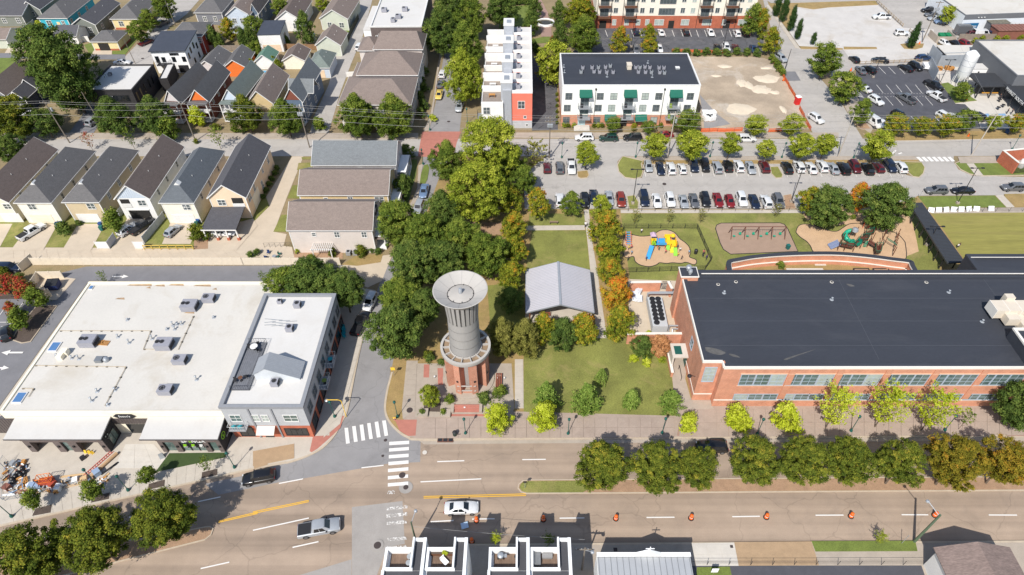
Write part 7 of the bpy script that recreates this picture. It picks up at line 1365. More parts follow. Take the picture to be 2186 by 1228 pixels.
tops.append(pole(B1(590,60),11.5,'utility pole with transformer beside the short black house street',1,1,(-.3,-.4)));tops.append(pole(A1(1655,1195),10.8,'plain utility pole behind the fourth house',1,0,(.1,-.3)));tops.append(pole(B2(480,100),11.5,'utility pole with three transformers beside the alley',1,2,(0,-.3)));tops.append(pole(B3(365,190),11.2,'utility pole with transformers behind the bare shrub',2,2,(0,0)));tops.append(pole(B3(1365,185),12.2,'tall pale utility pole behind the parked cars',1,1,(0,0),mat=M('pale_pole',C(190,180,168),.9,.1,2)))
tops.append(pole(B4(650,180),11.5,'pale utility pole at the diagonal street corner',1,0,(0,0),mat=MATS['pale_pole']));tops.append(pole(B4(1752,162),11.0,'leaning utility pole before the market hall',1,0,(.8,.2),mat=MATS['pale_pole']))
tops2=[pole(A4(1345,350),12.5,'utility pole with three transformers at the gravel lot',1,2,(.3,.2)),pole(A4(105,430),9.5,'tall street light pole at the left of the diagonal street',0,0,(.2,.3),.1),pole(A4(205,600),7.0,'dark pole at the corner of the building site',0,0,(.2,0),.1,DkM)]
pole(A1(845,1035),8.6,'slim pole in front of the black brick house',0,0,(-.6,-.2),.12);pole(A1(1145,540),7.5,'slim pole at the back of the black brick house',0,0,(-.2,-.1),.1);pole(A1(1485,220),8.0,'pole beside the street near the red house',0,0,(-.3,0),.12)
pole(D4(1135,985),7.8,'green street light pole at the bottom right road edge',0,0,(.15,.0),.2,plain('green_pole',C(92,110,88)),(-.8,1.6,.3),'street_light_pole');pole(D3(556,1190),6.6,'timber utility pole between townhouses and church',1,0,(.0,0),.15,None,(.8,-.4,.6));tz_=g(Z4(410,165),7.0)
pole(PX(889,1160),6.2,'timber pole with lamp behind the left townhouses',0,0,(0,0),.14,plain('green_pole',(0,0,0)),(.4,1.3,.3),'street_light_pole')
def wire(a,b,sag,label,r=.018,off=0.0):
 n=10;pts=[a.lerp(b,i/n)+Vector((0,off,-4*sag*(i/n)*(1-i/n)))for i in range(n+1)];tag(MB().path(pts,r,4).build('power_line',wire_m),label,'cable','overhead power lines')
wire_m=plain('wire_pale',C(168,166,162),.6);ch=[Vector((tops[0].x-70,tops[0].y-1,11.2))]+tops+[Vector((tops[-1].x+60,tops[-1].y,11.2))]
seg=['left of the black house street','from the black house street to the fourth house','from the fourth house to the alley','from the alley over the brick crossing','over the white apartments','over the building site','over the market car park','right of the leaning pole']
for i,(a,b)in En(zip(ch,ch[1:])):
 for k,(dy,dz,lb)in En(((-.9,-.2,'front upper'),(.9,-.2,'rear upper'),(0,-1.6,'middle'),(.1,-3.4,'low'))):
  wire(a+Vector((0,dy*.6,dz)),b+Vector((0,dy*.6,dz)),.5+.1*k,lb+' power line '+seg[i],.022 if k<3 else .03)
wire(tops2[0],tops[6],.8,'power line from the gravel lot pole to the leaning pole');wire(g(Z4(410,170),6.1),g(D3(578,968),6.4),.3,'power line behind the townhouse decks');wire(tops[3],g(A3(430,920),9.4),.4,'service line to the apartment corner')
LM=None
def slamp(c,label,h=4.2,z=ZK,group='green street lamps'):
 global LM
 if LM is None:
  LM=(La([(.24,0),(.24,.3),(.12,.55),(.08,.7)],12).mesh('base',teal_green,40),Tu((0,0,.6),(0,0,3.6),.06,8,.05).mesh('post',teal_green),La([(.1,3.6),(.2,3.75),(.24,4.05),(.05,4.3),(.02,4.4)],10).mesh('lantern',teal_green,40))
 p=g(c,z);t=thing('street_lamp',label,'street lamp',(p.x,p.y,z),0,group)
 for n_,m in zip(('base','post','lantern'),LM):put(n_,m,t)
for c,lb in((D1(90,800),'green street lamp at the left end of the store pavement'),(D1(942,608),'green street lamp between the tree pits before the store'),(D1(1720,440),'green street lamp before the gym turf'),(D1(705,560),'green street lamp behind the second pavement tree'),(D2(600,70),'green street lamp at the corner building crossing'),(D2(1060,70),'green street lamp on the dry verge corner'),(D2(1557,193),'green street lamp next to the litter bin'),(D3(455,195),'green street lamp between ginkgo and lawn'),(D3(1143,190),'green street lamp below the front lawn'),(D3(1840,195),'green street lamp between school trees, first'),(D4(672,175),'green street lamp between school ginkgos, second'),(D4(1358,170),'green street lamp near the last small tree')):
 slamp(c,lb)
for c,lb in((B3(472,185),'green street lamp left of the lime tree'),(B3(1097,182),'green street lamp at the grass island'),(B3(1725,178),'green street lamp in the upper parking row, middle'),(B4(188,180),'green street lamp behind the dark red car'),(B4(780,182),'green street lamp at the diagonal street corner'),(B2(1440,240),'green street lamp at the brick crossing'),(A2(1497,1100),'green street lamp beside the clipped lime bush'),(A2(1815,1040),'green street lamp behind the lime trees'),(B4(2085,115),'green street lamp at the brick enclosure')):
 slamp(c,lb,z=.11)
def lot_light(c,h,label,lean=0.0):
 p=g(c,.1);t=thing('lot_light',label,'street lamp',(p.x,p.y,.1),0,'parking lot lights');Bx(-.3,.3,-.3,.3,0,.5).build('footing',COld,t);Tu((0,0,.5),(0,0,h),.09,8,.07).build('post',DkM,t);Bx(-.9,.9,-.06,.06,h-.08,h+.02).build('arm',DkM,t)
 for s in(-1,1):Bx(s*1.15-.3,s*1.15+.3,-.18,.18,h-.1,h+.06).build('lamp_head',DkM,t)
lot_light(B3(1072,575),9.0,'tall parking light on the lower row island');lot_light(B4(265,548),9.0,'tall parking light at the mulch island');lot_light(B4(1635,560),9.3,'tall parking light on the green verge');lot_light(B4(1385,905),5.0,'light pole beside the covered walkway');lot_light(A3(1060,400),8.0,'parking light between the apartment lot trees');lot_light(A3(1835,420),8.0,'parking light in the apartment lot, right');lot_light(A4(940,640),6.0,'parking light in the market car park, left');lot_light(A4(1490,690),7.0,'parking light in the market car park, right')
# ================================================================ TREES
def trees(rows,group=None,name='tree'):
 for r in rows:
  k,m,x,y,rp,asp,cl,lb=r[:8];tree(k,m,x,y,rp,asp,cl,lb,group,name=r[8]if len(r)>8 else name,thin=k in('Gk','Sp','Fir','S'))
trees([
('Ld',lfL,1048,318,66,1.0,2.5,'tall lime green park tree below the cross street'),('Ld',lfL,1018,408,62,1.05,2.5,'broad lime green park tree with full crown'),('Le',lfG,955,340,38,1.1,2,'mid green tree at the brick crossing corner'),
('Me',lfG,1118,380,30,1.1,1.5,'green tree left of the three parked cars'),('Le',lfG,1082,345,38,1.1,1.5,'green tree between lime tree and bare shrub'),
('Me',lfM,1088,424,30,1.15,1.5,'turning maple at the top of the park tree line'),('Me',lfM,1148,430,30,1.15,1.5,'turning maple left of the white parked car'),('Me',lfG,1221,432,24,1.15,1.2,'round green maple right of the white parked car'),
('Me',lfM,1098,482,31,1.15,1.5,'turning maple second in the line left of the lawn'),('Me',lfM,1098,532,31,1.15,1.5,'turning maple third in the line left of the lawn'),('Me',lfM,1092,585,30,1.15,1.5,'turning maple fourth in the line left of the lawn'),('Me',lfD,1088,638,28,1.15,1.5,'dark tree at the left of the pavilion'),
('Le',lfD,945,445,42,1.05,2,'dark green park tree above the silver street car'),('L',lfG,848,478,46,1.15,2,'bright green tree at the right end of the lowest long house'),('L',lfG,905,505,48,1.1,2,'green park tree in the left group, upper'),('L',lfD,880,568,52,1.1,2.5,'dark park tree overhanging the side street'),('L',lfG,985,515,44,1.1,2,'green park tree in the middle of the grove'),
('L',lfD,945,560,44,1.1,2.5,'dark grove tree left of the tower bowl'),('L',lfG,1040,545,46,1.1,2,'green grove tree right of the tower bowl'),('L',lfG,855,640,46,1.05,2.5,'green tree beside the white street car'),('L',lfD,900,655,42,1.0,2.5,'dark tree behind the tower shaft'),
('L',lfD,845,708,62,.95,2.5,'big dark green tree over the side street before the tower'),('Le',lf_grey,1072,715,38,1.35,1.0,'dull olive tree right of the tower, left of two'),('Le',lf_grey,1122,718,36,1.35,1.0,'dull olive tree right of the tower, right of two'),
('Me',lfM,1160,697,31,1.25,1,'turning maple before the pavilion, left'),('Me',lfD,1203,710,36,1.15,.6,'dark green tree before the pavilion, middle'),('Me',lfM,1247,698,32,1.25,1,'turning maple before the pavilion, right'),
('Me',lfL,1284,440,27,1.0,1.5,'yellowish maple at the top of the path row'),('Me',lfM,1294,484,36,1.1,1.5,'turning maple second in the path row'),('Me',lfM,1302,532,33,1.1,1.5,'turning maple third in the path row'),('Me',lfM,1303,575,28,1.1,1.5,'turning maple fourth in the path row'),('Me',lf_orange,1316,622,36,1.15,1.2,'orange maple beside the chiller yard'),('Me',lfM,1324,684,35,1.2,1.2,'turning maple below the orange one'),
('L',lfG,612,606,42,.9,2.5,'green tree behind the corner building, left'),('L',lfD,668,600,54,.9,2.5,'dark tree behind the corner building, middle'),('L',lfD,735,618,44,.95,2.5,'dark tree behind the corner building, right'),('Me',lfG,668,565,22,1.2,2,'small bright tree at the end of the cream fence'),
('Me',lfD,1374,738,27,1.0,.5,'dark green shrub tree at the school corner'),('Mr',lf_brown,1408,740,24,1.2,.6,'dead brown tree at the school corner')])
trees([('Me',lfK,1064,889,33,1.15,.9,'bright yellow ginkgo before the tower plaza'),('Me',lfK,1162,887,34,1.1,.9,'bright yellow ginkgo at the left of the front lawn'),('Me',lfL,917,842,24,1.15,.7,'small bright green tree left of the tower steps')])
trees([('Fir',lf_fir,1166,846,38,1.1,.2,'large fresh green conifer on the front lawn, leftmost'),('Fir',lf_fir,1253,850,42,1.0,.2,'wide spreading conifer on the front lawn, second'),('Mco',lf_fir,1348,852,24,1.1,.2,'small dense conifer on the front lawn, third'),('Fir',lf_fir,1433,856,31,1.0,.2,'thin spreading conifer on the front lawn, rightmost'),('Wl',lf_fir,1284,802,20,1.2,.1,'small weeping tree on the front lawn')],'young trees on the lawn','conifer')
sch_row=[(1470,902,21,'S',lfK),(1578,894,26,'S',lfK),(1681,890,30,'S',lfK),(1786,872,44,'Gk',lfK),(1896,868,46,'Gk',lfK),(1998,876,44,'Gk',lfK),(2066,892,17,'Sp',lfG)]
for i,(x,y,r_,k,m)in En(sch_row):tree(k,m,x,y,r_,1.15,.5 if i<3 else 1.9,'yellow green street tree before the school, %s from the left'%ORD[i],'street trees before the school',thin=True)
tree('L',lfD,2186,868,50,1.1,1.5,'dark tree at the right end of the school front')
for i,(x,y,r_,m)in En(((1287,994,56,lfO),(1402,998,56,lfO),(1490,996,45,lfO),(1616,984,57,lfO),(1722,984,54,lfO),(1822,984,54,lfO),(1925,986,52,lfO),(2040,984,60,lf_bronze),(2150,984,54,lf_bronze))):
 tree('Ld',m,x,y,r_,.85,3.2,'rounded tree in the long median, %s from the left'%ORD[i],'trees in the long median')
for i,(x,y,r_,m)in En(((52,1192,78,lfO),(202,1150,70,lfO),(345,1104,62,lfO))):tree('Ld',m,x,y,r_,.85,3.0,'rounded tree in the left median, %s from the left'%ORD[i],'trees in the left median')
for i,(x,y,r_,k)in En(((67,1066,20,'S'),(193,1047,21,'S'),(315,1014,18,'S'),(438,992,16,'Sp'))):tree(k,lfG,x,y,r_,1.2,1.3,'small tree in the store pavement, %s from the left'%ORD[i],'store pavement trees',thin=True)
trees([('S',lf_red,52,618,22,1.2,.8,'red leaved young tree beside the waste enclosure'),('S',lfG,76,634,20,1.2,.8,'young green tree on the mulch island'),('S',lf_red,22,660,16,1.0,.8,'small red leaved tree at the left car park'),('S',lfG,40,682,22,1.1,.8,'young green tree at the tip of the mulch island'),('S',lf_red,12,606,22,1,.6,'reddish shrub tree at the left edge'),('Sp',lfG,219,592,12,1.2,.5,'tiny tree behind the store roof'),('Sp',lfG,560,590,10,1.0,.5,'tiny bare tree at the lane')])
lot=[(1252,324,29,lfL,'Me'),(1400,311,31,lfL,'Mv'),(1478,309,37,lfL,'Mv'),(1560,308,27,lfL,'Mv'),(1637,318,21,lfL,'Mr'),(1712,312,31,lfL,'Mv'),(1763,309,27,lfL,'Mv'),(1875,311,37,lfL,'Mv')]
for i,(x,y,r_,m,k)in En(lot):tree(k,m,x,y,r_,.85,1.9,'lime green tree along the south side of the cross street, %s from the left'%ORD[i],'street trees by the parking lot')
nor=[(1310,264,17,lfG),(1386,272,17,lfG),(1466,262,32,lfG),(1615,268,26,lfL),(1692,266,26,lfL),(1915,266,27,lfM),(1968,269,24,lfM),(2022,268,27,lfM),(2064,258,26,lfG),(2122,262,19,lfL),(2170,263,24,lfM)]
for i,(x,y,r_,m)in En(nor):tree('Mv',m,x,y,r_,.85,1.2,'small round tree along the north side of the cross street, %s from the left'%ORD[i],'north side street trees')
trees([('Mr',lfG,1762,127,35,.95,1.5,'full green tree at the corner of the diagonal street'),('Mr',lfG,1804,186,34,.95,1.2,'full green tree at the left of the market car park'),('Me',lfG,1842,236,23,1.2,1.2,'green tree beside the white van'),('Mr',lfG,2053,194,19,.9,.8,'green tree below the silo'),('S',lfL,2022,30,18,.9,1.2,'small tree before the blue mural'),
('Me',lfM,1731,426,26,1.25,1.2,'turning tree left of the dark playground trees'),('L',lfD,1771,442,45,1.0,1.2,'dark round playground tree, left'),('Me',lf_orange,1834,418,25,1.3,1.6,'orange and yellow tree between the dark playground trees'),('L',lfD,1893,440,51,.97,1.2,'large dark round playground tree, right'),
('Le',lfM,1240,20,34,1.1,2,'tall tree at the left end of the long apartment block'),('Le',lfG,1246,72,34,1.1,2,'tree at the left of the apartment car park'),('Me',lfM,1325,84,21,1.3,1.2,'tree in the apartment car park, left'),('Me',lfM,1386,70,17,1.1,1.5,'tree in the apartment car park, middle'),('Mr',lfM,1387,98,18,.9,1.0,'low tree in the apartment car park, front'),('Mr',lfL,1182,132,41,1.05,1.0,'lime green tree at the left wall of the white apartments'),('Me',lfD,1193,30,20,1.4,.5,'dark garden tree right of the brick path, upper'),('Me',lfD,1197,74,20,1.4,.5,'dark garden tree right of the brick path, lower'),('Me',lfD,1134,48,20,1.3,.5,'dark garden tree left of the fountain'),('Me',lfD,1140,15,18,1.2,.5,'dark garden tree at the top of the lawn'),
('Me',lfG,1610,40,24,1.3,1.2,'tree at the right end of the long apartment block'),('Me',lfM,1647,84,26,1.0,1.2,'turning tree at the start of the diagonal street'),('Me',lfM,1627,45,20,1.4,1.2,'tall turning tree above the diagonal street'),
('Le',lfD,942,62,39,1.3,2,'tall dark street tree behind the brown roofed townhouses'),('Le',lfL,990,160,42,1.35,2,'tall bright street tree left of the rowhouses'),('Le',lfG,992,92,38,1.2,2,'green street tree left of the rowhouses, second'),('Le',lfG,1003,30,36,1.2,2,'green street tree left of the rowhouses, third'),('Le',lfD,960,-5,40,1.2,2,'dark street tree at the top edge'),('Le',lfD,1070,10,36,1.1,2,'dark tree behind the striped lawn'),
('L',lfD,100,118,56,1.1,1.5,'big dark tree left of the black brick house, upper'),('L',lfD,140,160,62,1.25,1.5,'very big dark tree beside the black brick house'),('L',lfO,22,250,48,.9,1.5,'olive tree at the left edge above the cross street'),('Mr',lfD,95,262,32,.9,1.0,'dark tree behind the left utility pole'),('Le',lfD,242,245,38,1.05,1.5,'round dark tree before the black brick house, left'),('Le',lfD,331,244,40,1.05,1.5,'round dark tree before the black brick house, right'),('Le',lfO,523,240,37,1.0,1.5,'round tree before the grey green roofed house'),('Le',lfG,609,248,36,1.05,1.5,'round tree before the taupe roofed dormer house'),('Le',lfG,762,244,42,1.1,1.5,'round tree before the townhouse block, left'),('Le',lfG,838,245,41,1.1,1.5,'round tree before the townhouse block, right'),
('S',lfK,420,250,17,1.2,.3,'yellow bush tree before the orange gabled house'),('Sp',lfG,276,294,16,1.2,1.0,'thin young tree above the second house roof'),('S',lfG,362,276,22,1.2,.8,'light green tree behind the fourth house'),('Sp',lfG,462,292,18,1.2,1.0,'thin young tree above the fifth house roof'),('Sp',lf_red,187,300,13,1.3,.8,'thin reddish tree above the second house'),('L',lfD,20,316,32,.9,.5,'dark tree behind the first house of the row'),('S',lfG,680,265,16,.8,.2,'bushy shrub at the alley mouth'),
('Mr',lfG,296,66,22,1.0,1,'street tree near the butter house, front'),('Mr',lfG,318,42,20,1.0,1,'street tree near the butter house, middle'),('Mr',lfG,350,14,27,1.0,1,'street tree near the butter house, back'),('Mr',lfM,488,62,20,1.1,.6,'turning tree behind the red house'),('Mr',lfG,540,62,22,1.2,.6,'green tree below the slate blue house'),('Me',lfD,651,58,22,1.6,.6,'tall dark tree between white house and sage house'),('Mr',lfG,597,16,20,1.1,.6,'tree beside the white gabled house at the top'),('Mr',lfL,688,6,16,1.0,.6,'lime tree at the top between two houses'),('Mr',lfG,545,105,15,1.2,.4,'green bush tree left of the flat roofed garage'),
('S',lfG,242,472,23,1.1,.9,'small tree between third and fourth house drives'),('Gk',lfL,1880,1148,15,1.0,.9,'small lime tree on the south verge'),('Gk',lfK,1058,1150,15,1.0,.9,'small yellow tree between the townhouse pairs'),('Sp',lfG,1172,1152,16,1.0,.9,'small green tree behind the right townhouse pair'),('Mr',lfD,868,326,18,1.0,.4,'dark tree at the end of the topmost long house'),('Mr',lfD,858,398,24,1.1,.3,'dark tree at the end of the middle long house'),('Sp',lf_grey,1140,328,34,.8,.2,'leafless grey shrub below the cross street')])
for i,(x,y,r_,asp)in En(((1661,8,8,3.2),(1676,20,9,3.0),(1692,40,8.5,3.0),(1706,62,7.5,2.8),(1738,82,5.5,2.4))):tree('Mc',lf_pine,x,y,r_,asp,.2,'narrow dark cypress beside the gravel lot, %s from the top'%ORD[i],'cypresses along the gravel lot','cypress')
tree('Mc',lf_pine,1953,76,10,2.6,.2,'narrow cypress on the dry grass island',None,'cypress')
for i,(x,y,r_)in En(((456,80,13),(470,88,9),(519,84,12),(534,82,13),(613,87,5.5))):tree('Mc',lfD,x,y,r_,2.0,.1,'narrow dark evergreen in the back yards, %s from the left'%ORD[i],'back yard evergreens','evergreen')
for i,(x,y)in En(((535,134),(592,136),(582,128))):tree('Fir',lfL,x,y,13,.7,.8,'broad leaved banana plant beside the small pool, %s'%('left','right','rear')[i],'banana plants','banana_plant','plant',thin=True)
for i,(x,y)in En(((1356,462),(1430,462),(1498,460),(1660,448))):tree('Sp',lf_grey,x,y,11,1.4,.8,'thin sapling along the school fence, %s from the left'%ORD[i],'fence saplings','sapling',thin=True)
for i,(c,r_,m,lb)in En(((B1(555,815),17,lfD,'round green bush between second and third drive'),(B1(668,745),7,lfD,'small round bush beside the third garage'),(B1(1690,862),22,lfO,'olive bush left of the carport'),(B2(375,980),6,lfL,'small round bush beside the pergola'),(B2(675,1000),10,lfO,'loose bush right of the pergola'),(B2(915,995),14,lfO,'loose bush right of the condensers'),(B2(1000,972),8,lfD,'dark clipped bush at the house corner, left'),(B2(1060,985),8,lfD,'dark clipped bush at the house corner, right'),(C2(1430,1192),8,lfD,'dark bush in the left square planter'),(C2(1610,1190),8,lfG,'green bush in the right square planter'),(C2(1665,1090),12,lfG,'low green plants left of the tower steps'),(C2(1960,1080),15,lfD,'hydrangea bush right of the tower steps'),(C2(2090,1035),16,lfG,'green bush behind the hydrangea'),(C2(1480,715),12,lfO,'tan ornamental grass left of the tower'),(C2(1500,740),11,lfD,'dark low bush left of the tower'),(C2(1595,775),9,lfD,'dark clipped bush at the tower pier'),(A2(1527,1015),9,lfK,'clipped lime bush at the brick crossing'),(PX(1352,768),10,lfK,'yellow shrub at the school corner, left'),(PX(1380,775),12,lfK,'yellow shrub at the school corner, middle'),(PX(1412,768),10,lfL,'yellow shrub at the school corner, right'),(PX(1384,716),9,lfK,'yellow branch shrub above the dark shrub tree'),(B1(20,1180),14,lfO,'pale shrub at the left car park'),(PX(42,598),12,lfG,'green shrub beside the cream enclosure'),(Z7(1025,30),6,lfG,'courtyard shrub behind the school, left'),(B4(175,1075),9,lfG,'round courtyard shrub in a stone ring'),(A3(400,345),8,lf_red,'reddish bush below the garden trees'),(PX(535,545),8,lfD,'dark plant at the left end of the patio'),(PX(549,540),8,lfD,'dark plant on the patio'))):shrub(m,*c,r_,.9,lb)
p=g(C2(1990,1050),.9);o=tag(put('hydrangea_bloom',CR['Ht'][0],None,(p.x,p.y,1.0)),'pale hydrangea blossoms on the bush right of the tower steps','flowers');o.scale=(.55,.55,.3);o.material_slots[0].link='OBJECT';o.material_slots[0].material=lf_flower
for i,(x,y)in En(((85,520),(113,466),(138,416),(160,370),(187,324),(204,282))):shrub(lfD,*B2(x,y),7,.9,'round clipped shrub along the peach house, %s from the front'%ORD[i],'shrubs along the peach house')
for i,x in En((492,525,575,745,780,810,1085,1310)):shrub(lfL if i%2==0 else lfO,*A3(x,1066),5.5,.95,'small bush before the white apartments, %s from the left'%ORD[i],'apartment bushes')
tree('Mr',lfG,1309,268,14,1.2,.8,'small tree covering the left ground floor awning');tree('Mr',lfM,1353,272,6,1.2,.5,'tiny tree before the apartment entrance')
for i in range(9):shrub(lfD,*A3(1440+i*85,455+(i%3)*5),10,.8,'dark bush in the hedge behind the building site, %s from the left'%ORD[i],'hedge behind the site')
for i in range(5):shrub(lfG,*A4(105+i*22,490+i*30),8,.9,'bush along the upper right site edge, %s from the top'%ORD[i],'site edge bushes')
for i in range(8):shrub(lfD,*A3(20+i*26,20+(i%2)*12),9,.9,'garden hedge bush at the top lawn, %s from the left'%ORD[i],'garden hedge')
for i in range(5):shrub(lfD,*A3(232+i*8,395+i*14),7,1.4,'narrow hedge bush left of the lime apartment tree, %s from the top'%ORD[i],'hedge by the dark drive')
for i in range(6):shrub(lfO,*A3(432,800+i*48),4,1,'tiny clipped bush along the apartment side wall, %s from the top'%ORD[i],'side wall bushes')
for i in range(7):shrub(lfD,*A2(1420+(i%2)*25,560+i*70),11,1.0,'shaded bush along the townhouse front, %s from the top'%ORD[i],'townhouse front bushes')
for i,(x,y)in En(((1780,345),(1840,330),(1960,330),(2030,325),(2150,320))):shrub(lfL,*A4(x,y),7,.8,'yellow green vine patch on the market yard fence, %s from the left'%ORD[i],'market yard vines')
for i,(x,y,r_)in En(((1660,1230,6),(1240,1090,8),(900,1090,8),(860,1130,7),(1830,1120,9),(1990,1140,8),(2080,1130,9))):shrub(lfG if i%2 else lfO,*A1(x,y-30),r_,.9,'garden bush in the front yards above the cross street, %s'%('farthest right of the fourth house','under the right dark tree','under the left dark tree','below the slim pole','below the orange gable','below the white porch','rightmost')[i],'front yard bushes')
for i,(x,y)in En(((820,640),(862,655),(890,690),(330,215),(345,240))):shrub(lfK if i==3 else lfO,*(A1(x,y)if i>2 else PX(x,y)),7,.9,'low bush %s'%('at the store street corner','under the street tree','under the big dark tree','in the turquoise house yard, left','in the turquoise house yard, right')[i])
# ================================================================ VEHICLES
car('suv','black',553,1020,192,'black sport utility car driving left on the main road');car('pickup','silver',682,1128,11,'silver pickup truck with black bed cover on the main road');car('sedan','white',985,1085,2,'white sedan driving past the townhouses');car('suv','black',1519,955,180,'black car half hidden by the third median tree')
up=[(B3,1205,262,'hatch','silver',270),(B3,1305,280,'sedan','navy',270),(B3,1395,278,'suv','white',90),(B3,1490,280,'hatch','white',90),(B3,1588,258,'suv','navy',270),(B3,1683,260,'jeep','black',270),(B3,1787,270,'suv','silver',90),(B3,1875,262,'jeep','black',90),(B3,1968,260,'suv','white',90),(B3,2068,272,'sedan','silver',270),(B4,42,257,'suv','maroon',90),
(B4,230,267,'suv','black',90),(B4,330,257,'suv','white',90),(B4,430,267,'sedan','white',90),(B4,520,254,'suv','white',90),(B4,613,270,'sedan','silver',90),(B4,697,270,'minivan','black',90),(B4,790,260,'suv','maroon',270),(B4,893,275,'suv','black',90),(B4,985,262,'hatch','maroon',90),(B4,1080,254,'suv','navy',270),(B4,1165,260,'suv','white',90)]
def carname(k,c):return{'navy':'dark blue','lightblue':'light blue'}.get(c,c)+' '+{'suv':'sport utility car','hatch':'hatchback','jeep':'boxy off-road car'}.get(k,k)
for i,(fn,x,y,k,c,h)in En(up):
 n=ORD[i]if i<11 else ORD[21-i];car(k,c,*fn(x,y),h,'%s in the upper parking row, %s from the %s'%(carname(k,c),n,'left' if i<11 else 'right'),'cars in the upper parking row')
lo=[(B3,455,547,'suv','white',90),(B3,665,552,'suv','black',270),(B3,742,520,'sedan','navy',270),(B3,872,530,'sedan','silver',270),(B3,972,547,'suv','rust',270),(B3,1168,535,'minivan','navy',270),(B3,1275,552,'sedan','white',270),(B3,1388,547,'suv','white',270),(B3,1502,560,'coupe','silver',270),(B3,1590,552,'sedan','grey',270),
(B3,1685,545,'suv','black',270),(B3,1793,547,'sedan','red',270),(B3,1893,557,'hatch','red',270),(B3,1993,542,'suv','white',270),(B3,2100,560,'sedan','navy',270),(B4,60,547,'suv','white',90),(B4,160,542,'suv','grey',270)]
for i,(fn,x,y,k,c,h)in En(lo):car(k,c,*fn(x,y),h,'%s in the lower parking row, %s from the left'%(carname(k,c),ORD[i]),'cars in the lower parking row')
for x,y,k,c,h,lb in((348,272,'hatch','maroon',90,'maroon hatchback left of the lime tree island'),(455,272,'suv','grey',90,'grey sport utility car left of the lime tree island'),(553,265,'pickup','white',270,'white pickup truck beside the lime tree')):car(k,c,*B3(x,y),h,lb)
for x,y,k,c,h,lb in((662,1167,'suv','white',180,'white sport utility car parked before the apartments'),(868,1172,'suv','green',180,'dark green sport utility car parked before the apartments'),(1072,1167,'suv','black',180,'black sport utility car parked before the apartments'),(1335,1142,'sedan','red',180,'red car half hidden by the street tree'),(2035,1177,'suv','white',0,'white estate car driving by the building site'),
(1100,272,'suv','navy',90,'dark blue car in the apartment lot, leftmost of the upper row'),(1312,277,'sedan','white',90,'white sedan in the apartment lot near the left trees'),(1520,274,'suv','black',90,'black car in the middle of the apartment lot'),(1730,277,'sedan','white',270,'white sedan at the right of the apartment lot'),(1952,287,'suv','white',90,'white car at the right end of the apartment lot'),(2022,277,'pickup','black',90,'black pickup truck at the right end of the apartment lot'),(1792,412,'sedan','black',270,'black sedan in the lower row of the apartment lot'),(1862,407,'suv','white',270,'white car in the lower row of the apartment lot'),(1945,412,'sedan','maroon',270,'maroon sedan in the lower row of the apartment lot'),(2095,418,'sedan','blue',270,'blue sedan in the lower row of the apartment lot'),(1300,418,'hatch','white',270,'white hatchback behind the apartment roof'),(1100,425,'suv','grey',270,'grey car half hidden under the lot tree')):
 car(k,c,*A3(x,y),h,lb)
for x,y,k,c,h,lb in((1462,454,'suv','grey',180,'dark grey sport utility car along the verge'),(1680,454,'sedan','black',180,'black sedan along the verge'),(2092,430,'suv','grey',180,'charcoal sport utility car at the right edge')):car(k,c,*B4(x,y),h,lb)
for fn,x,y,k,c,h,lb in((B2,1447,470,'sedan','lightblue',268,'light blue sedan parked beside the sidewalk'),(B2,1402,610,'suv','silver',262,'silver car half under the park tree'),(A2,1605,628,'suv','white',85,'white car under the tall street trees'),(A2,1588,712,'sedan','grey',85,'grey car behind the yellow one'),(A2,1575,803,'sedan','yellow',268,'yellow sedan on the side street'),(A2,1747,908,'suv','silver',265,'silver car facing the brick crossing'),(A2,905,398,'suv','white',80,'white car parked in the townhouse alley'),(C2,992,258,'suv','white',258,'white sport utility car under the trees by the corner building'),(C2,912,440,'pickup','black',78,'dark pickup truck parked beside the corner building'),
(B1,270,815,'pickup','white',62,'white pickup truck with black bed in the second driveway'),(B1,1085,795,'suv','white',62,'white car in the fourth driveway'),(B1,1205,770,'pickup','black',62,'black pickup truck at the open garage'),(B1,1465,805,'hatch','silver',72,'silver estate car in the fifth driveway'),(B1,1895,822,'sedan','white',0,'white sedan under the carport'),(B1,85,1120,'suv','navy',0,'dark blue car at the left end of the lane'),(C1,55,520,'hatch','black',120,'black hatchback at the mulch island'),
(A1,792,1028,'suv','silver',78,'silver car on the short black house street'),(A1,1372,200,'suv','grey',62,'grey car parked near the butter house'),(A1,1235,358,'sedan','maroon',60,'maroon car in the pale north street'),(A1,1035,530,'sedan','white',5,'white car behind the black brick house')):car(k,c,*fn(x,y),h,lb)
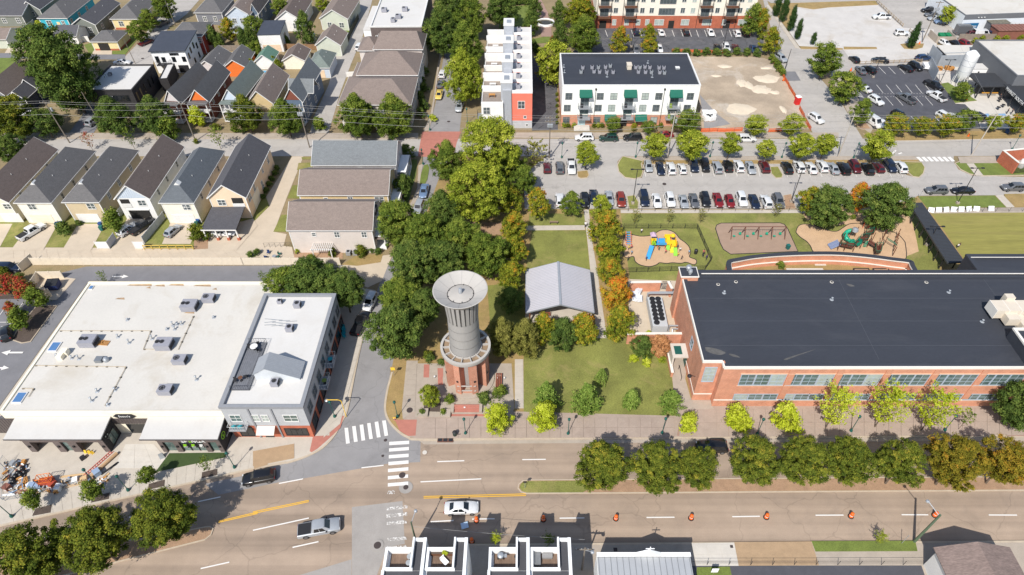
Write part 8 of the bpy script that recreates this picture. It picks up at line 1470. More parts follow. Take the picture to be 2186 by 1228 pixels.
for x,y,k,c,h,lb in((1010,142,'pickup','white',180,'white pickup truck on the gravel lot'),(1175,278,'jeep','white',0,'white boxy off-road car on the gravel lot'),(1400,88,'suv','black',180,'black car at the food hall, farthest of four'),(1428,124,'sedan','grey',180,'grey car at the food hall, second of four'),(1455,155,'sedan','silver',180,'silver car at the food hall, third of four'),(1508,182,'suv','lightblue',180,'pale blue car at the food hall beside the small tree'),(787,492,'hatch','black',100,'black hatchback on the pale drive, left'),(1000,500,'sedan','black',160,'black sedan on the pale drive, middle'),(1355,482,'suv','blue',10,'blue car beside the corrugated fence'),(840,582,'sedan','grey',92,'grey car in the upper left corner of the market car park'),(905,577,'suv','black',110,'black car near the upper left corner of the market car park'),(1210,562,'sedan','black',112,'black sedan in the back row of the market car park'),(1290,552,'suv','black',290,'black car at the right of the market back row'),(868,732,'sedan','white',110,'white sedan left in the market car park, upper'),(965,833,'suv','white',292,'white car left in the market car park, lower'),(1440,708,'pickup','black',292,'black pickup truck right in the market car park'),(1463,797,'pickup','white',112,'white pickup truck right in the market car park'),(1212,815,'pickup','grey',112,'dark pickup truck with open bed in the market car park'),(1530,967,'suv','white',292,'white car behind the market street trees, left'),(1612,975,'suv','white',112,'white car behind the market street trees, right'),(1160,958,'suv','black',292,'black car behind the market street trees'),(1798,962,'suv','black',112,'black car at the market forecourt'),(942,1012,'van','white',292,'white van at the corner of the market car park'),(1018,1022,'sedan','white',292,'white sedan next to the white van'),(472,982,'suv','white',295,'white sport utility car on the diagonal street'),(182,484,'suv','silver',290,'silver car parked at the top of the diagonal street'),(1700,368,'suv','red',290,'red car behind the market yard'),(1620,362,'sedan','black',290,'black car behind the market yard'),(1530,358,'hatch','white',290,'white car behind the market yard'),(1835,288,'van','white',0,'white van in the yard at the top right'),(1905,285,'suv','blue',0,'blue car in the yard at the top right'),(1770,288,'suv','maroon',0,'maroon car in the yard at the top right'),(1700,272,'boxtruck','grey',0,'dark box truck in the yard at the top right')):
 car(k,c,*A4(x,y),h,lb)
# ---- stall lines, lane marks, crossings
def mark(pts,label,mat=None,z=.018,name='road_marking',cat=None,par=None):
 ps=[g(p,z)for p in pts];a=sum(p.x*q.y-q.x*p.y for p,q in zip(ps,ps[1:]+ps[:1]));ps=ps if a>0 else ps[::-1]
 SHN[0]+=1;o=MB().poly([(p.x,p.y,z+.0001*(SHN[0]%40))for p in ps]).build(name,mat or white_paint,par)
 if par is None:o['kind']='structure';o['label']=label
 return o
def line(p,q,wd,label,mat=None,z=.07,par=None,name='road_marking'):
 a,b=g(p,z),g(q,z);d=(b-a).normalized();n=Vector((-d.y,d.x,0))*wd/2;ps=[a-n,b-n,b+n,a+n]
 SHN[0]+=1;o=MB().poly([(v.x,v.y,z+.0001*(SHN[0]%40))for v in ps]).build(name,mat or white_paint,par)
 if par is None:o['kind']='structure';o['label']=label
 return o
def mgrp(name,label):o=put(name,None);o['kind']='structure';o['label']=label;return o
gl_=mgrp('lane_markings','white lane dashes of the main road')
for p,q in((D2(1350,397),D2(1548,390)),(D3(120,382),D3(292,380)),(D3(740,378),D3(900,376)),(D2(1227,545),D2(1673,523)),(D2(795,442),D2(957,424)),(D2(190,557),D2(367,523)),(D1(1450,690),D1(1615,655)),(D1(945,805),D1(1110,765)),(D2(0,900),D2(410,810)),(D2(290,1025),D2(480,983)),(D1(1470,1180),D1(1680,1133)),(D2(1302,837),D2(1470,828)),(D2(1605,818),D2(1770,815)),(D3(393,811),D3(575,809)),(D3(1030,806),D3(1235,804)),(D3(1658,800),D3(1860,797)),(D4(415,789),D4(620,788)),(D4(1045,785),D4(1240,786)),(D4(1683,787),D4(1890,788)),(D1(300,960),D1(440,920))):
 line(p,q,.18,'',par=gl_,name='lane_dash')
gl_=mgrp('yellow_line','double yellow centre line of the main road')
for p,q in((D2(1250,652),D2(2000,633)),(D2(1250,664),D2(2000,645)),(D2(0,765),D2(410,680)),(D2(0,777),D2(410,690)),(D1(1600,833),D1(1887,766)),(D1(1600,842),D1(1887,777))):line(p,q,.13,'',yellow_paint,par=gl_,name='yellow_stripe')
cw1=mgrp('crosswalk','white striped crosswalk across the side street')
for q in(((670,150),(697,148),(710,262),(682,267)),((726,138),(753,135),(768,250),(740,254)),((781,128),(808,124),(823,240),(795,244)),((836,116),(862,113),(879,229),(852,233)),((891,107),(918,102),(936,217),(908,221)),((946,97),(974,94),(991,205),(964,210))):mark([D2(*c)for c in q],'',z=.075,name='stripe',par=cw1)
cw2=mgrp('crosswalk','long worn crosswalk across the main road')
for x0,y0,x1,y1,h,m in((998,252,1145,243,25,0),(997,300,1143,289,24,0),(995,349,1141,338,25,0),(992,399,1140,387,25,0),(989,450,1139,437,25,0),(988,503,1137,490,25,0),(988,555,1137,543,25,0),(985,612,1040,607,25,1),(980,732,1132,716,22,1),(978,782,1131,767,26,1),(980,838,1128,825,24,1),(985,955,1125,945,24,1),(980,1018,1125,1008,24,1)):
 mark([D2(x0,y0),D2(x1,y1),D2(x1,y1+h),D2(x0,y0+h)],'',white_worn if m else white_paint,.075,'stripe',par=cw2)
cw3=mgrp('crosswalk','white crosswalk at the right lot entrance')
for i in range(7):x=1295+43*i;mark([B4(x,176),B4(x+26,173),B4(x+66,210),B4(x+38,213)],'',z=.07,name='stripe',par=cw3)
for p,q in((B4(1095,150),B4(1130,120)),(B4(1150,150),B4(1180,140))):line(p,q,.4,'painted mark at the lot entrance')
sl_=mgrp('stall_lines','white stall lines of the school parking lot')
for(fn,xs,y0,y1,dx)in((B3,[1160+96.5*i for i in range(11)],240,345,24),(B4,[192+95*i for i in range(11)],235,340,45),(B3,[1120+106*i for i in range(11)],500,612,22),(B3,[700+105*i for i in range(3)],505,605,18)):
 for x in xs:line(fn(x,y0),fn(x+dx,y1),.1,'',par=sl_,name='stall_line')
sl_=mgrp('stall_lines','white stall lines of the market car park')
for xs,y0,y1,dx in(([990+80*i for i in range(3)],553,610,56),([845,880],575,620,45),([970+80*i for i in range(6)],700,768,55),([895],720,785,50),([1045+82*i for i in range(5)],800,870,62),([985],810,875,45),([1255,1360,1450],960,1025,60)):
 for x in xs:line(A4(x,y0),A4(x+dx,y1),.12,'',par=sl_,name='stall_line')
for y0 in(775,800):
 for i in range(22):x=940+24*i;line(A4(x,y0-(i*.3)),A4(x+9,y0-i*.3),.12,'',par=sl_,name='dot')
for i in range(9):line(A4(790+i*9,790+i*2),A4(830+i*5,760+i*6),.12,'',par=sl_,name='hatch_line')
sl_=mgrp('stall_lines','white stall lines of the apartment lot')
for x in(840,1060,1130,1335,1405,1480,1550,1610,1680,1755,1820,1890):line(A3(x,255),A3(x+20,310),.14,'',par=sl_,name='stall_line')
sl_=mgrp('lane_arrows','white painted arrows behind the store')
def arrow(c,s,ang):
 p=g(c,.07);m=MB();f=lambda x,y:(p.x+s*(x*math.cos(ang)-y*math.sin(ang)),p.y+s*(x*math.sin(ang)+y*math.cos(ang)),.09);m.poly([f(-1.3,-.12),f(.3,-.12),f(.3,.12),f(-1.3,.12)]);m.poly([f(.3,-.4),f(1.2,0),f(.3,.4)]);m.build('arrow',white_paint,sl_)
arrow(C1(1020,42),1.3,0);arrow(C1(100,685),1.5,math.pi);arrow(C1(0,815),1.3,0)
for p,q in((C1(0,365),C1(80,255)),(C1(75,425),C1(200,255)),(C1(-30,428),C1(180,428))):line(p,q,.12,'',par=sl_,name='stall_line')
for q,lb in((Q(A4,1828,945,1890,935,1910,960,1850,965),'left'),(Q(A4,1970,940,2030,935,2040,955,1985,955),'right')):mark(q,lb+' blue accessible stall mark at the market forecourt',blue_paint,.03)
def manhole(c,r,label,z=.05,pad=0.0,mat=None):
 p=g(c,z);t=thing('manhole',label,'manhole',(p.x,p.y,z),0);La([(r,0),(r,.035),(.01,.037)],18).build('cover',mat or M('cast_iron',C(72,62,60),.8,.2,6),t)
 if pad:La([(pad,0),(pad,.02),(.01,.022)],24).build('collar',concrete_patch,t)
manhole(D2(1093,497),.48,'dark manhole cover on a crosswalk stripe',.05);manhole(D2(1120,585),.38,'manhole in a pale round patch below the crosswalk',.05,1.0);manhole(D2(912,1010),.5,'dark manhole cover on the concrete road patch',.06,.85);manhole(D2(1258,330),.35,'pale round valve cover on the main road',.06,0,CPal);manhole(D2(970,240),.25,'small valve cover at the crossing',.06);manhole(D2(950,355),.2,'tiny valve cover in the grey asphalt',.06);manhole(D2(1148,20),.5,'manhole cover in the park sidewalk',ZK+.06);manhole(B3(1340,408),.45,'manhole cover in the parking lot aisle',.06);manhole(A2(1655,1028),.4,'manhole cover on the side street above the brick crossing',.06);manhole(B2(1545,95),.4,'manhole cover in the brick crossing',.06);manhole(A1(1205,495),.4,'manhole cover behind the white modern house',.06)
for c0,c1,h,lb in((D2(1352,232),D2(1468,232),1.2,'storm drain grate at the plaza kerb'),):
 a,b=g(c0,ZK),g(c1,ZK);t=thing('storm_drain',lb,'drain',(a.x,a.y-.55,ZK));Bx(0,(b-a).length,0,.9,-.05,.05).build('frame',M('rusty_iron',C(120,84,70),.9,.2,4),t)
 for i in range(3):Bx(.1+i*(b-a).length/3,(i+.9)*(b-a).length/3,.12,.78,.051,.07).build('grate',DkM,t)
for c in(D3(802,1042),D3(1652,1020)):p=g(c,ZK);t=thing('floor_grate','small square grate in the south pavement '+('in the church shadow' if c[0]<1400 else 'beside the tan driveway'),'grate',(p.x,p.y,ZK+.02));Bx(-.25,.25,-.25,.25,0,.05).build('frame',DkM,t);Bx(-.2,.2,-.2,.2,.051,.06).build('grid',M('cast_iron',(0,0,0)),t)
# ================================================================ SMALL THINGS
orange_pl=plain('barrel_orange',C(246,112,32),.5);BM=(La(Q(PX,.3,.05,.29,.3,.265,.3,.26,.6,.235,.6,.23,.92,.1,1.0,.02,1.02),14).mesh('drum',orange_pl,30),La([(.292,.14),(.289,.26)],14).mesh('band',WhT),La([(.275,.4),(.268,.52)],14).mesh('band',WhT),La([(.42,0),(.4,.08),(.28,.1)],14).mesh('rubber_base',tyre))
for i,(x,y)in En(((1017,1109),(1160,1107),(1315,1105),(1476,1104),(1637,1102),(1818,1100),(1997,1098),(1007,1154))):
 p=g((x,y),.4);t=thing('traffic_barrel',('orange traffic barrel on the main road, %s from the left of the sunlit line'%ORD[i])if i<7 else 'orange traffic barrel in the townhouse shadow','traffic barrel',(p.x,p.y,.01),0,'traffic barrels')
 for n_,m in zip(('drum','band','band','rubber_base'),BM):put(n_,m,t)
p=g(D2(1550,860),.5);t=thing('road_sign','fallen pale road sign on its stand behind the townhouses','sign',(p.x,p.y,.02),.3);Bx(-.5,.5,-.45,.45,.3,.34).build('board',plain('sign_paleblue',C(190,214,236)),t);Tu((-.5,-.3,.02),(.5,.3,.28),.04,5).tube((.5,-.3,.02),(-.5,.3,.28),.04,5).build('stand',galv,t)
p=g(D2(1480,205),ZK);t=thing('litter_bin','dark green litter bin on the plaza','litter bin',(p.x,p.y,ZK));La([(.3,0),(.36,.9),(.3,.95)],14).build('bin',M('bin_green',(.01,.03,.026),.5),t);La([(.34,.95),(.2,1.15),(.02,1.2)],12).build('lid',DkM,t);Bx(.3,.8,-.03,.03,.3,.36).build('arm',DkM,t)
def sign(c,label,mat,w_=.6,h_=.6,hp=2.2,z=ZK,rz=0.0,txt=None):
 p=g(c,z);t=thing('sign',label,'sign',(p.x,p.y,z),rz);Tu((0,0,0),(0,0,hp),.035,6).build('post',galv,t);Bx(-w_/2,w_/2,-.05,-.036,hp-h_,hp).build('board',mat,t);return t
ysig=plain('sign_yellow',C(250,204,60));sign(C2(1195,880),'yellow and blue street sign on the dry verge',ysig,.7,.7);sign(D2(1040,95),'low yellow plate at the verge corner',ysig,.45,.3,.9);sign(D3(140,590),'small sign at the grass end of the median',DkM,.5,.5,2.0,.13);sign(D3(1520,1215),'white sign board on the small church lawn',wht,.9,1.2,1.6);sign(D4(1045,995),'thin post on the green verge',galv,.1,.3,2.4);sign(B4(1318,515),'dark sign post at the end of the walkway',DkM,.1,.2,2.0)
p=g(D2(1040,90),ZK);t=thing('fire_hydrant','small red and white hydrant at the crossing corner','hydrant',(p.x,p.y,ZK));La(Q(PX,.16,0,.16,.08,.11,.1,.11,.5,.14,.52,.1,.66,.02,.72),10).build('barrel',plain('hydrant_red',C(200,96,90)),t);Bx(-.2,.2,-.05,.05,.36,.46).build('nozzle',WhT,t)
p=g(C2(790,1228),ZK);t=thing('signal_mast','bent yellow pole with lamps at the corner building crossing','pole',(p.x,p.y,ZK));MB().path([(0,0,0),(0,0,4.2),(-.4,0,4.5),(-2.2,0,4.5)],.06,6).build('mast',ysig,t);La([(.28,4.3),(.3,4.4),(.05,4.55)],10,(-2.2,0,0)).build('lamp_head',galv,t)
for i in range(8):
 p=g(B4(1420+i*62+(60 if i==7 else 0),615-i*1.6),ZK+.3);t=thing('leaning_sheet','white leaning sheet along the sports field fence, %s from the left'%ORD[i],'sheet',(p.x,p.y,ZK+.02),R(9*(i%3)-9),'white fence panels');m=Ad([(-.7,-.45,.1),(.55,-.45,.1),(.75,.45,.75),(-.5,.45,.75),(-.7,-.45,.04),(.55,-.45,.04),(.75,.45,.69),(-.5,.45,.69)],HXA);m.build('board',wht,t);Tu((-.4,.4,0),(-.4,.4,.66),.03,5).tube((.6,.4,0),(.6,.4,.66),.03,5).build('leg',DkM,t)
for c,rz,lb in((Z7(222,690),R(180),'dark bench on the courtyard wall, left'),(Z7(968,700),R(180),'dark bench on the courtyard wall, right'),(B3(405,742),R(180),'park bench behind the mown lawn')):p=g(c,ZK);bench(p.x,p.y,ZK+.03,rz,lb,M('bench_brown',C(96,72,62),.8)if 'dark' in lb else M('bench_pale',C(150,128,110),.8),'benches')
for i,(c,m_,r_)in En(((Z7(1715,830),CPal,.5),(Z7(1840,850),M('terracotta',C(214,170,140),.9),.48))):p=g(c,ZK);t=thing('planter',('white','terracotta')[i]+' round planter in the school courtyard','planter',(p.x,p.y,ZK+.02));La([(r_*.6,0),(r_,.7),(r_*.85,.7),(r_*.8,.6)],16).build('pot',m_,t,smooth=40);La([(r_*.8,.6),(.01,.62)],14).build('soil',mulch_dark,t)
for c,rx,ry,lb in((Z7(1155,870),1.5,.5,'left raised garden bed in the courtyard'),(Z7(1460,870),1.5,.5,'right raised garden bed in the courtyard')):
 p=g(c,ZK);t=thing('raised_bed',lb,'garden bed',(p.x,p.y,ZK+.02))
 for b_ in((-rx,rx,-ry,-ry+.1),(-rx,rx,ry-.1,ry),(-rx,-rx+.1,-ry+.1,ry-.1),(rx-.1,rx,-ry+.1,ry-.1)):Bx(*b_,0,.4).build('board',DkM,t)
 Bx(-rx+.1,rx-.1,-ry+.1,ry-.1,0,.25).build('soil',MuB,t)
for c,rx,ry,lb in((Z7(510,755),1.1,.55,'left'),(Z7(1515,825),1.0,.5,'right'),(Z7(280,855),3.6,.5,'long')):p=g(c,ZK);tag(Bx(-rx,rx,-ry,ry,0,.08).build('stone_slab',CPal,None,(p.x,p.y,ZK+.03)),lb+' pale stone slab on the courtyard grass','slab')
p=g(A3(335,190),.4);t=thing('fountain','round white rimmed garden fountain','fountain',(p.x,p.y,.02));La([(3.0,0),(3.0,.6),(2.5,.6),(2.5,.2)],28).build('rim',wht,t,smooth=30);La([(2.5,.25),(.01,.26)],28).build('water',M('pool_water',(.05,.04,.02),.1),t)
p=g(A1(2135,640),.1);p=g(A2(80,615),.1);t=thing('swimming_pool','small bright blue plunge pool beside the banana plants','pool',(p.x,p.y,.02));Bx(-1.9,1.9,-1.1,1.1,0,.25).build('coping',CPal,t);Bx(-1.6,1.6,-.8,.8,.251,.26).build('water',M('pool_blue',C(60,170,214),.05),t)
blue_bin=plain('bin_blue',C(40,82,140));teal_bin=plain('bin_teal',C(34,110,104))
def wheelie(c,label,mat,z=.07):
 p=g(c,z);t=thing('wheelie_bin',label,'bin',(p.x,p.y,z),.2,'wheelie bins');Ad([(-.25,-.3,.1),(.25,-.3,.1),(.25,.25,.1),(-.25,.25,.1),(-.32,-.36,1.0),(.32,-.36,1.0),(.32,.36,1.05),(-.32,.36,1.05)],HXB).build('bin',mat,t);Bx(-.34,.34,-.38,.38,1.06,1.12).build('lid',mat,t)
 for s in(-1,1):Tu((s*.26,.3,.1),(s*.34,.3,.1),.1,8).build('wheel',tyre,t)
for c,lb,m_ in((B1(495,770),'blue wheelie bin beside the second garage, left',blue_bin),(B1(525,765),'blue wheelie bin beside the second garage, right',blue_bin),(B1(860,770),'blue wheelie bin beside the third garage',blue_bin),(B1(865,800),'teal wheelie bin beside the third garage',teal_bin),(B1(1670,765),'teal wheelie bin left of the carport',teal_bin),(B1(1685,740),'blue wheelie bin left of the carport',blue_bin),(A4(2040,1100),'blue wheelie bin before the market',blue_bin),(Z7(5,525),'teal bin at the corner of the swing pad',teal_bin)):wheelie(c,lb,m_)
p=g(Z6(1500,650),ZK);t=thing('litter_bin','black drum bin beside the toddler playground','litter bin',(p.x,p.y,ZK));La([(.33,0),(.36,.95),(.3,.97)],14).build('bin',DkM,t);La([(.35,.97),(.25,1.08),(.01,1.1)],12).build('lid',DkM,t)
p0,p1=g(B2(487,1010),2.4),g(B2(600,895),2.4);t=thing('pergola','white garden pergola beside the greige house','pergola',(g(B2(490,970),2.4).x,g(B2(490,970),2.4).y,.02));pw,pd=4.0,3.0
for x in(.2,pw-.2):
 for y in(.2,pd-.2):Bx(x-.09,x+.09,y-.09,y+.09,0,2.3).build('post',WhT,t)
for y in(.2,pd-.2):Bx(-.2,pw+.2,y-.06,y+.06,2.3,2.48).build('beam',WhT,t)
for i in range(11):Bx(-.05,.05,-.25,pd+.25,2.485,2.6).build('rafter',WhT,t,(.1+i*(pw-.2)/10,0,0))
for i,c in En((B2(808,990),B2(865,990))):p=g(c,.5);ac_unit(p.x,p.y,.03,('left','right')[i]+' garden condenser behind the greige house',w=.9,d=.9,h=.9,fans=1,group='garden condensers',mat=galv)
tset(*g(B2(180,1020),.6).xy,.03,'small round patio table',galv,r=.4)
for i,(c,m_)in En(((B2(130,990),plain('chair_blue',C(40,62,110))),(B2(225,1000),plain('chair_green',C(50,110,96))),(B2(110,1028),plain('chair_blue',(0,0,0))),(B2(215,1028),plain('chair_green',(0,0,0))))):p=g(c,.3);gchair(p.x,p.y,.03,i*1.5,('rear blue','rear green','front blue','front green')[i]+' garden chair on the patio',m_,'patio chairs')
tag(Ad([(-.9,-.7,0),(.9,-.7,0),(.9,.7,0),(-.9,.7,0),(-1.2,-1.0,2.0),(1.2,-1.0,2.0),(1.2,1.0,2.0),(-1.2,1.0,2.0),(0,0,3.0)],[(4,5,8),(5,6,8),(6,7,8),(7,4,8),(0,1,5,4),(2,3,7,6)]).build('party_tent',wht,None,g(A2(500,350),.5)),'small white party tent beside the tall dark tree','tent')
rw=M('rail_wood',C(176,156,128),.9,.1,2)
def guard(c0,c1,label,n=7):
 a,b=g(c0,0),g(c1,0);d=b-a;t=thing('guard_rail',label,'fence',(a.x,a.y,0),math.atan2(d.y,d.x))
 for z in(.4,.9):Bx(0,d.length,-.04,.04,z,z+.12).build('rail',rw,t)
 for i in range(n):Bx(-.07,.07,-.07,.07,0,1.1).build('post',rw,t,(i*d.length/(n-1),.12,0))
guard(A4(965,20),A4(1060,110),'timber rail fence along the gravel lot, upper',6);guard(A4(1065,115),A4(1180,222),'timber rail fence along the gravel lot, lower',7);guard(A4(1235,262),A4(1270,290),'short timber rail at the gravel lot exit',3);guard(A4(830,535),A4(1340,515),'low timber rail behind the market car park',12)
for i,(c,lb)in En(((A4(760,575),'orange barrier at the market car park corner'),(A4(1325,355),'striped orange barrel at the utility pole'),(A4(1715,815),'orange cone in the green market bed'),(A4(205,655),'orange cone at the site edge'),(A4(1730,1115),'orange barrel at the leaning pole'))):
 p=g(c,.4);t=thing('traffic_cone',lb,'traffic cone',(p.x,p.y,.02));La([(.28,.04),(.2,.4),(.1,.9),(.02,.92)],12).build('cone',orange_pl,t);Bx(-.36,.36,-.36,.36,0,.04).build('foot',tyre,t)
p=g(A1(430,1075),2.0);t=thing('satellite_dish','pale satellite dish at the short street','satellite dish',(p.x,p.y,0));Tu((0,0,0),(0,0,2.3),.04,6).build('mast',galv,t);dmb=La([(.05,0),(.5,.12),(.7,.3)],16);dmb.v=[(x,-z,y+2.5)for x,y,z in dmb.v];dmb.build('dish',WhT,t)
# ---- playgrounds
brownp=plain('play_brown',C(104,60,46),.6);greenp=plain('play_green',C(18,112,88),.5);tealp=plain('play_teal',C(36,168,134),.45);yel=plain('play_yellow',C(252,208,40),.5);bluep=plain('play_blue',C(70,166,222),.5);limep=plain('play_lime',C(140,206,60),.5);orp=plain('play_orange',C(236,110,60),.5);pinkp=plain('play_mauve',C(196,168,190),.6);greyp=plain('play_grey',C(128,140,170),.5)
a,b=g(Z6(2145,330),ZK),g(B4(205,850),ZK);n=4;xs0=g(B3(1900,870),ZK);xs1=g(B4(210,850),ZK);L=xs1.x-xs0.x
sw_=thing('swing_set','long brown swing set with green seats','swing',(xs0.x,xs0.y+.8,ZK))
for i in range(5):
 x=i*L/4
 for s in(-1,1):Tu((x,s*1.1,0),(x,0,2.5),.07,7).build('leg',brownp,sw_)
Tu((-.1,0,2.5),(L+.1,0,2.5),.07,7).build('top_beam',brownp,sw_)
for i in range(8):
 x=(i+.5)*L/8
 if i==0 or i==1:pass
 st_=Bx(-.25,.25,-.18,.18,0,.06).box(-.25,.25,.12,.18,.06,.35 if i%2 else .08).build('seat',tealp,sw_,(x,.15 if i%2 else-.5,.45))
 for s in(-.22,.22):Tu((s,0,.06),(s,-.15 if i%2 else .5,2.0),.012,4).build('chain',galv,st_)
o=g(Z6(850,560),ZK);ps_=thing('toddler_playset','colourful toddler playset with blue slide and yellow panels','playset',(o.x,o.y,ZK))
def lp_(x,y,z=0.0):q=g(Z6(x,y),ZK+z);return q.x-o.x,q.y-o.y
for(x,y,nm)in((670,470,0),(760,440,1),(760,520,2),(900,450,3),(900,520,4),(1000,440,5),(1000,560,6),(1100,470,7),(1100,560,8),(670,540,9)):
 X,Y=lp_(x,y+40);Tu((X,Y,0),(X,Y,1.9),.06,7).build('post',orp if nm%3 else brownp,ps_)
def deck_(x0,x1,y0,y1,z,m):X0,Y0=lp_(x0,y1,z);X1,Y1=lp_(x1,y0,z);return X0,X1,Y0,Y1
X0,X1,Y0,Y1=deck_(735,915,390,480,1.2,0);Bx(X0,X1,Y0,Y1,1.1,1.2).build('bridge',bluep,ps_)
for yy in(Y0,Y1):
 Bx(X0,X1,yy-.03,yy+.03,1.2,1.7).build('bridge_side',bluep,ps_)
X0,X1,Y0,Y1=deck_(640,740,400,480,1.2,0);Bx(X0,X1,Y0,Y1,1.1,1.2).build('platform',limep,ps_);Bx(X0,X0+.08,Y0,Y1,1.2,1.8).box(X0,X1,Y1-.08,Y1,1.2,1.8).build('side_panel',yel,ps_)
m=MB();m.add([(X0,Y1,2.4),(X1,Y1,2.4),(X1,Y0,2.4),(X0,Y0,2.4),((X0+X1)/2,(Y0+Y1)/2+.3,2.9)],[(0,4,1),(1,4,2),(2,4,3),(3,4,0),(3,2,1,0)][:4]);m.v=[(x-.1,y+1.1,z)for x,y,z in m.v];m.build('canopy',pinkp,ps_)
sx0,sy0=lp_(655,500,1.1);sx1,sy1=lp_(570,760,.1);d=Vector((sx1-sx0,sy1-sy0,-1.0));nrm=Vector((-d.y,d.x,0)).normalized()*.42;m=MB();a_,b_=Vector((sx0,sy0,1.15)),Vector((sx1,sy1,.2));m.add([a_-nrm,a_+nrm,b_+nrm,b_-nrm,a_-nrm+Vector((0,0,-.06)),a_+nrm+Vector((0,0,-.06)),b_+nrm+Vector((0,0,-.06)),b_-nrm+Vector((0,0,-.06))],HXA)
sl2=m.build('slide',bluep,ps_)
for s in(-1,1):q_=nrm*s*1.08;m=MB();m.add([a_+q_,b_+q_,b_+q_+Vector((0,0,.22)),a_+q_+Vector((0,0,.22)),a_+q_*.93,b_+q_*.93,b_+q_*.93+Vector((0,0,.22)),a_+q_*.93+Vector((0,0,.22))],[(0,1,2,3),(7,6,5,4),(3,2,6,7)]);m.build('slide_side',bluep,sl2)
X0,X1,Y0,Y1=deck_(920,1005,340,470,1.2,0);Bx(X0,X1,Y0,Y1,1.1,1.2).box(X0,X0+.08,Y0,Y1,1.2,1.7).build('platform',yel,ps_);Bx(X0,X1,Y1-.08,Y1,1.2,2.1).build('back_panel',yel,ps_)
X0,X1,Y0,Y1=deck_(1015,1110,380,500,1.2,0);Bx(X0,X1,Y0,Y1,1.0,1.1).build('platform',yel,ps_);Bx(X1-.08,X1,Y0,Y1,1.1,1.8).build('side_panel',yel,ps_);La([(.5,2.2),(.42,2.5),(.05,2.7)],12,((X0+X1)/2,Y1,0)).build('dome',yel,ps_)
for(x,y,m_,nm)in((970,510,limep,'small_slide'),(1045,560,yel,'climber'),(1110,620,limep,'step_panel')):X,Y=lp_(x,y,.6);m=Ad([(X-.4,Y+.8,1.1),(X+.4,Y+.8,1.1),(X+.4,Y-.6,.15),(X-.4,Y-.6,.15),(X-.4,Y+.8,1.0),(X+.4,Y+.8,1.0),(X+.4,Y-.6,.05),(X-.4,Y-.6,.05)],HXB);m.build(nm,m_,ps_)
o2=g(Z6(190,420),ZK);t=thing('ladder_climber','small blue and white ladder climber under the maples','playset',(o2.x,o2.y,ZK))
for s in(-.5,.5):Tu((s,-1.2,0),(s,1.2,1.8),.06,6).build('rail',orp,t)
for i in range(6):Bx(-.5,.5,-1.0+.4*i,-.85+.4*i,.2+.28*i,.28+.28*i).build('rung',bluep,t)
o=g(Z7(1150,420),ZK);bp2=thing('climbing_frame','big green and brown climbing frame with tube slide','playset',(o.x,o.y,ZK))
def lq(x,y,z=0.0):q=g(Z7(x,y),ZK+z);return q.x-o.x,q.y-o.y
for i,(x,y)in En(((780,550),(880,560),(1020,570),(1130,520),(1240,500),(1310,420),(1340,300),(1200,300),(1050,330),(940,400),(850,420),(1340,560),(1440,470),(1400,600),(1500,470))):X,Y=lq(x,y);Tu((X,Y,0),(X,Y,2.6 if i%3 else 3.0),.07,7).build('post',brownp,bp2)
for pts,z,m_ in(([(820,420),(1070,430),(1030,510),(840,470)],1.2,brownp),([(1080,420),(1250,400),(1280,330),(1150,330)],1.5,brownp),([(1210,320),(1330,300),(1350,220),(1230,260)],1.7,brownp),([(1360,470),(1480,460),(1450,590),(1370,590)],1.0,brownp)):
 q=[lq(x,y,z)for x,y in pts];MB().prism(q,z-.1,z).build('deck',m_,bp2)
 for(xa,ya),(xb,yb)in zip(q,q[1:]+q[:1]):
  k=5
  for i in range(k+1):Tu((xa+(xb-xa)*i/k,ya+(yb-ya)*i/k,z),(xa+(xb-xa)*i/k,ya+(yb-ya)*i/k,z+.7),.03,4).build('baluster',greenp,bp2)
  Tu((xa,ya,z+.7),(xb,yb,z+.7),.045,5).build('rail',greenp,bp2)
pts=[Vector((*lq(1060,235,2.2),2.2))];cX,cY=lq(975,330,1.2)
for i in range(11):a=1.0+i*.5;pts.append(Vector((cX+.95*math.cos(a),cY+.95*math.sin(a),2.2-i*.19)))
tb_=MB();tb_.path(pts,.42,10);tb_.build('tube_slide',tealp,bp2,smooth=40);La([(.7,2.5),(.55,3.0),(.05,3.2)],12,(*lq(1060,230,2.6),0)).build('tower_roof',galv,bp2)
for(x,y,x2,y2,z0,z1_,nm,m_)in((815,420,660,490,1.2,.25,'wide_slide',greyp),(1270,400,1400,480,1.5,1.0,'bridge',brownp),(1170,380,1080,460,1.7,1.2,'ramp',greenp)):
 A,B2_=Vector((*lq(x,y,z0),z0)),Vector((*lq(x2,y2,z1_),z1_));d=B2_-A;nn=Vector((-d.y,d.x,0)).normalized()*(.75 if nm=='wide_slide' else .5);m=MB();m.add([A-nn,A+nn,B2_+nn,B2_-nn,A-nn+Vector((0,0,-.08)),A+nn+Vector((0,0,-.08)),B2_+nn+Vector((0,0,-.08)),B2_-nn+Vector((0,0,-.08))],HXA);so=m.build(nm,m_,bp2)
 for s in(-1,0,1)if nm=='wide_slide' else(-1,1):v=nn*s;Tu(A+v+Vector((0,0,.12)),B2_+v+Vector((0,0,.12)),.06,5).build('side_rail',m_,so)
X,Y=lq(1200,500)
for i in range(6):Bx(X-.3,X+.3,Y-.04,Y+.04,.2+i*.28,.28+i*.28).build('ladder_rung',tealp,bp2)
for i,(x,y)in En(((1640,630),(1650,560),(1665,490),(1680,420),(1700,350),(1485,370),(1530,290))):X,Y=lq(x,y);Tu((X,Y,0),(X,Y,2.4),.08,7).build('tall_post',brownp,bp2)
A,B2_=lq(1500,470),lq(1650,560)
for s in(-.4,.4):Tu((A[0],A[1]+s,1.9),(B2_[0],B2_[1]+s,1.9),.05,5).build('monkey_bar_rail',greenp,bp2)
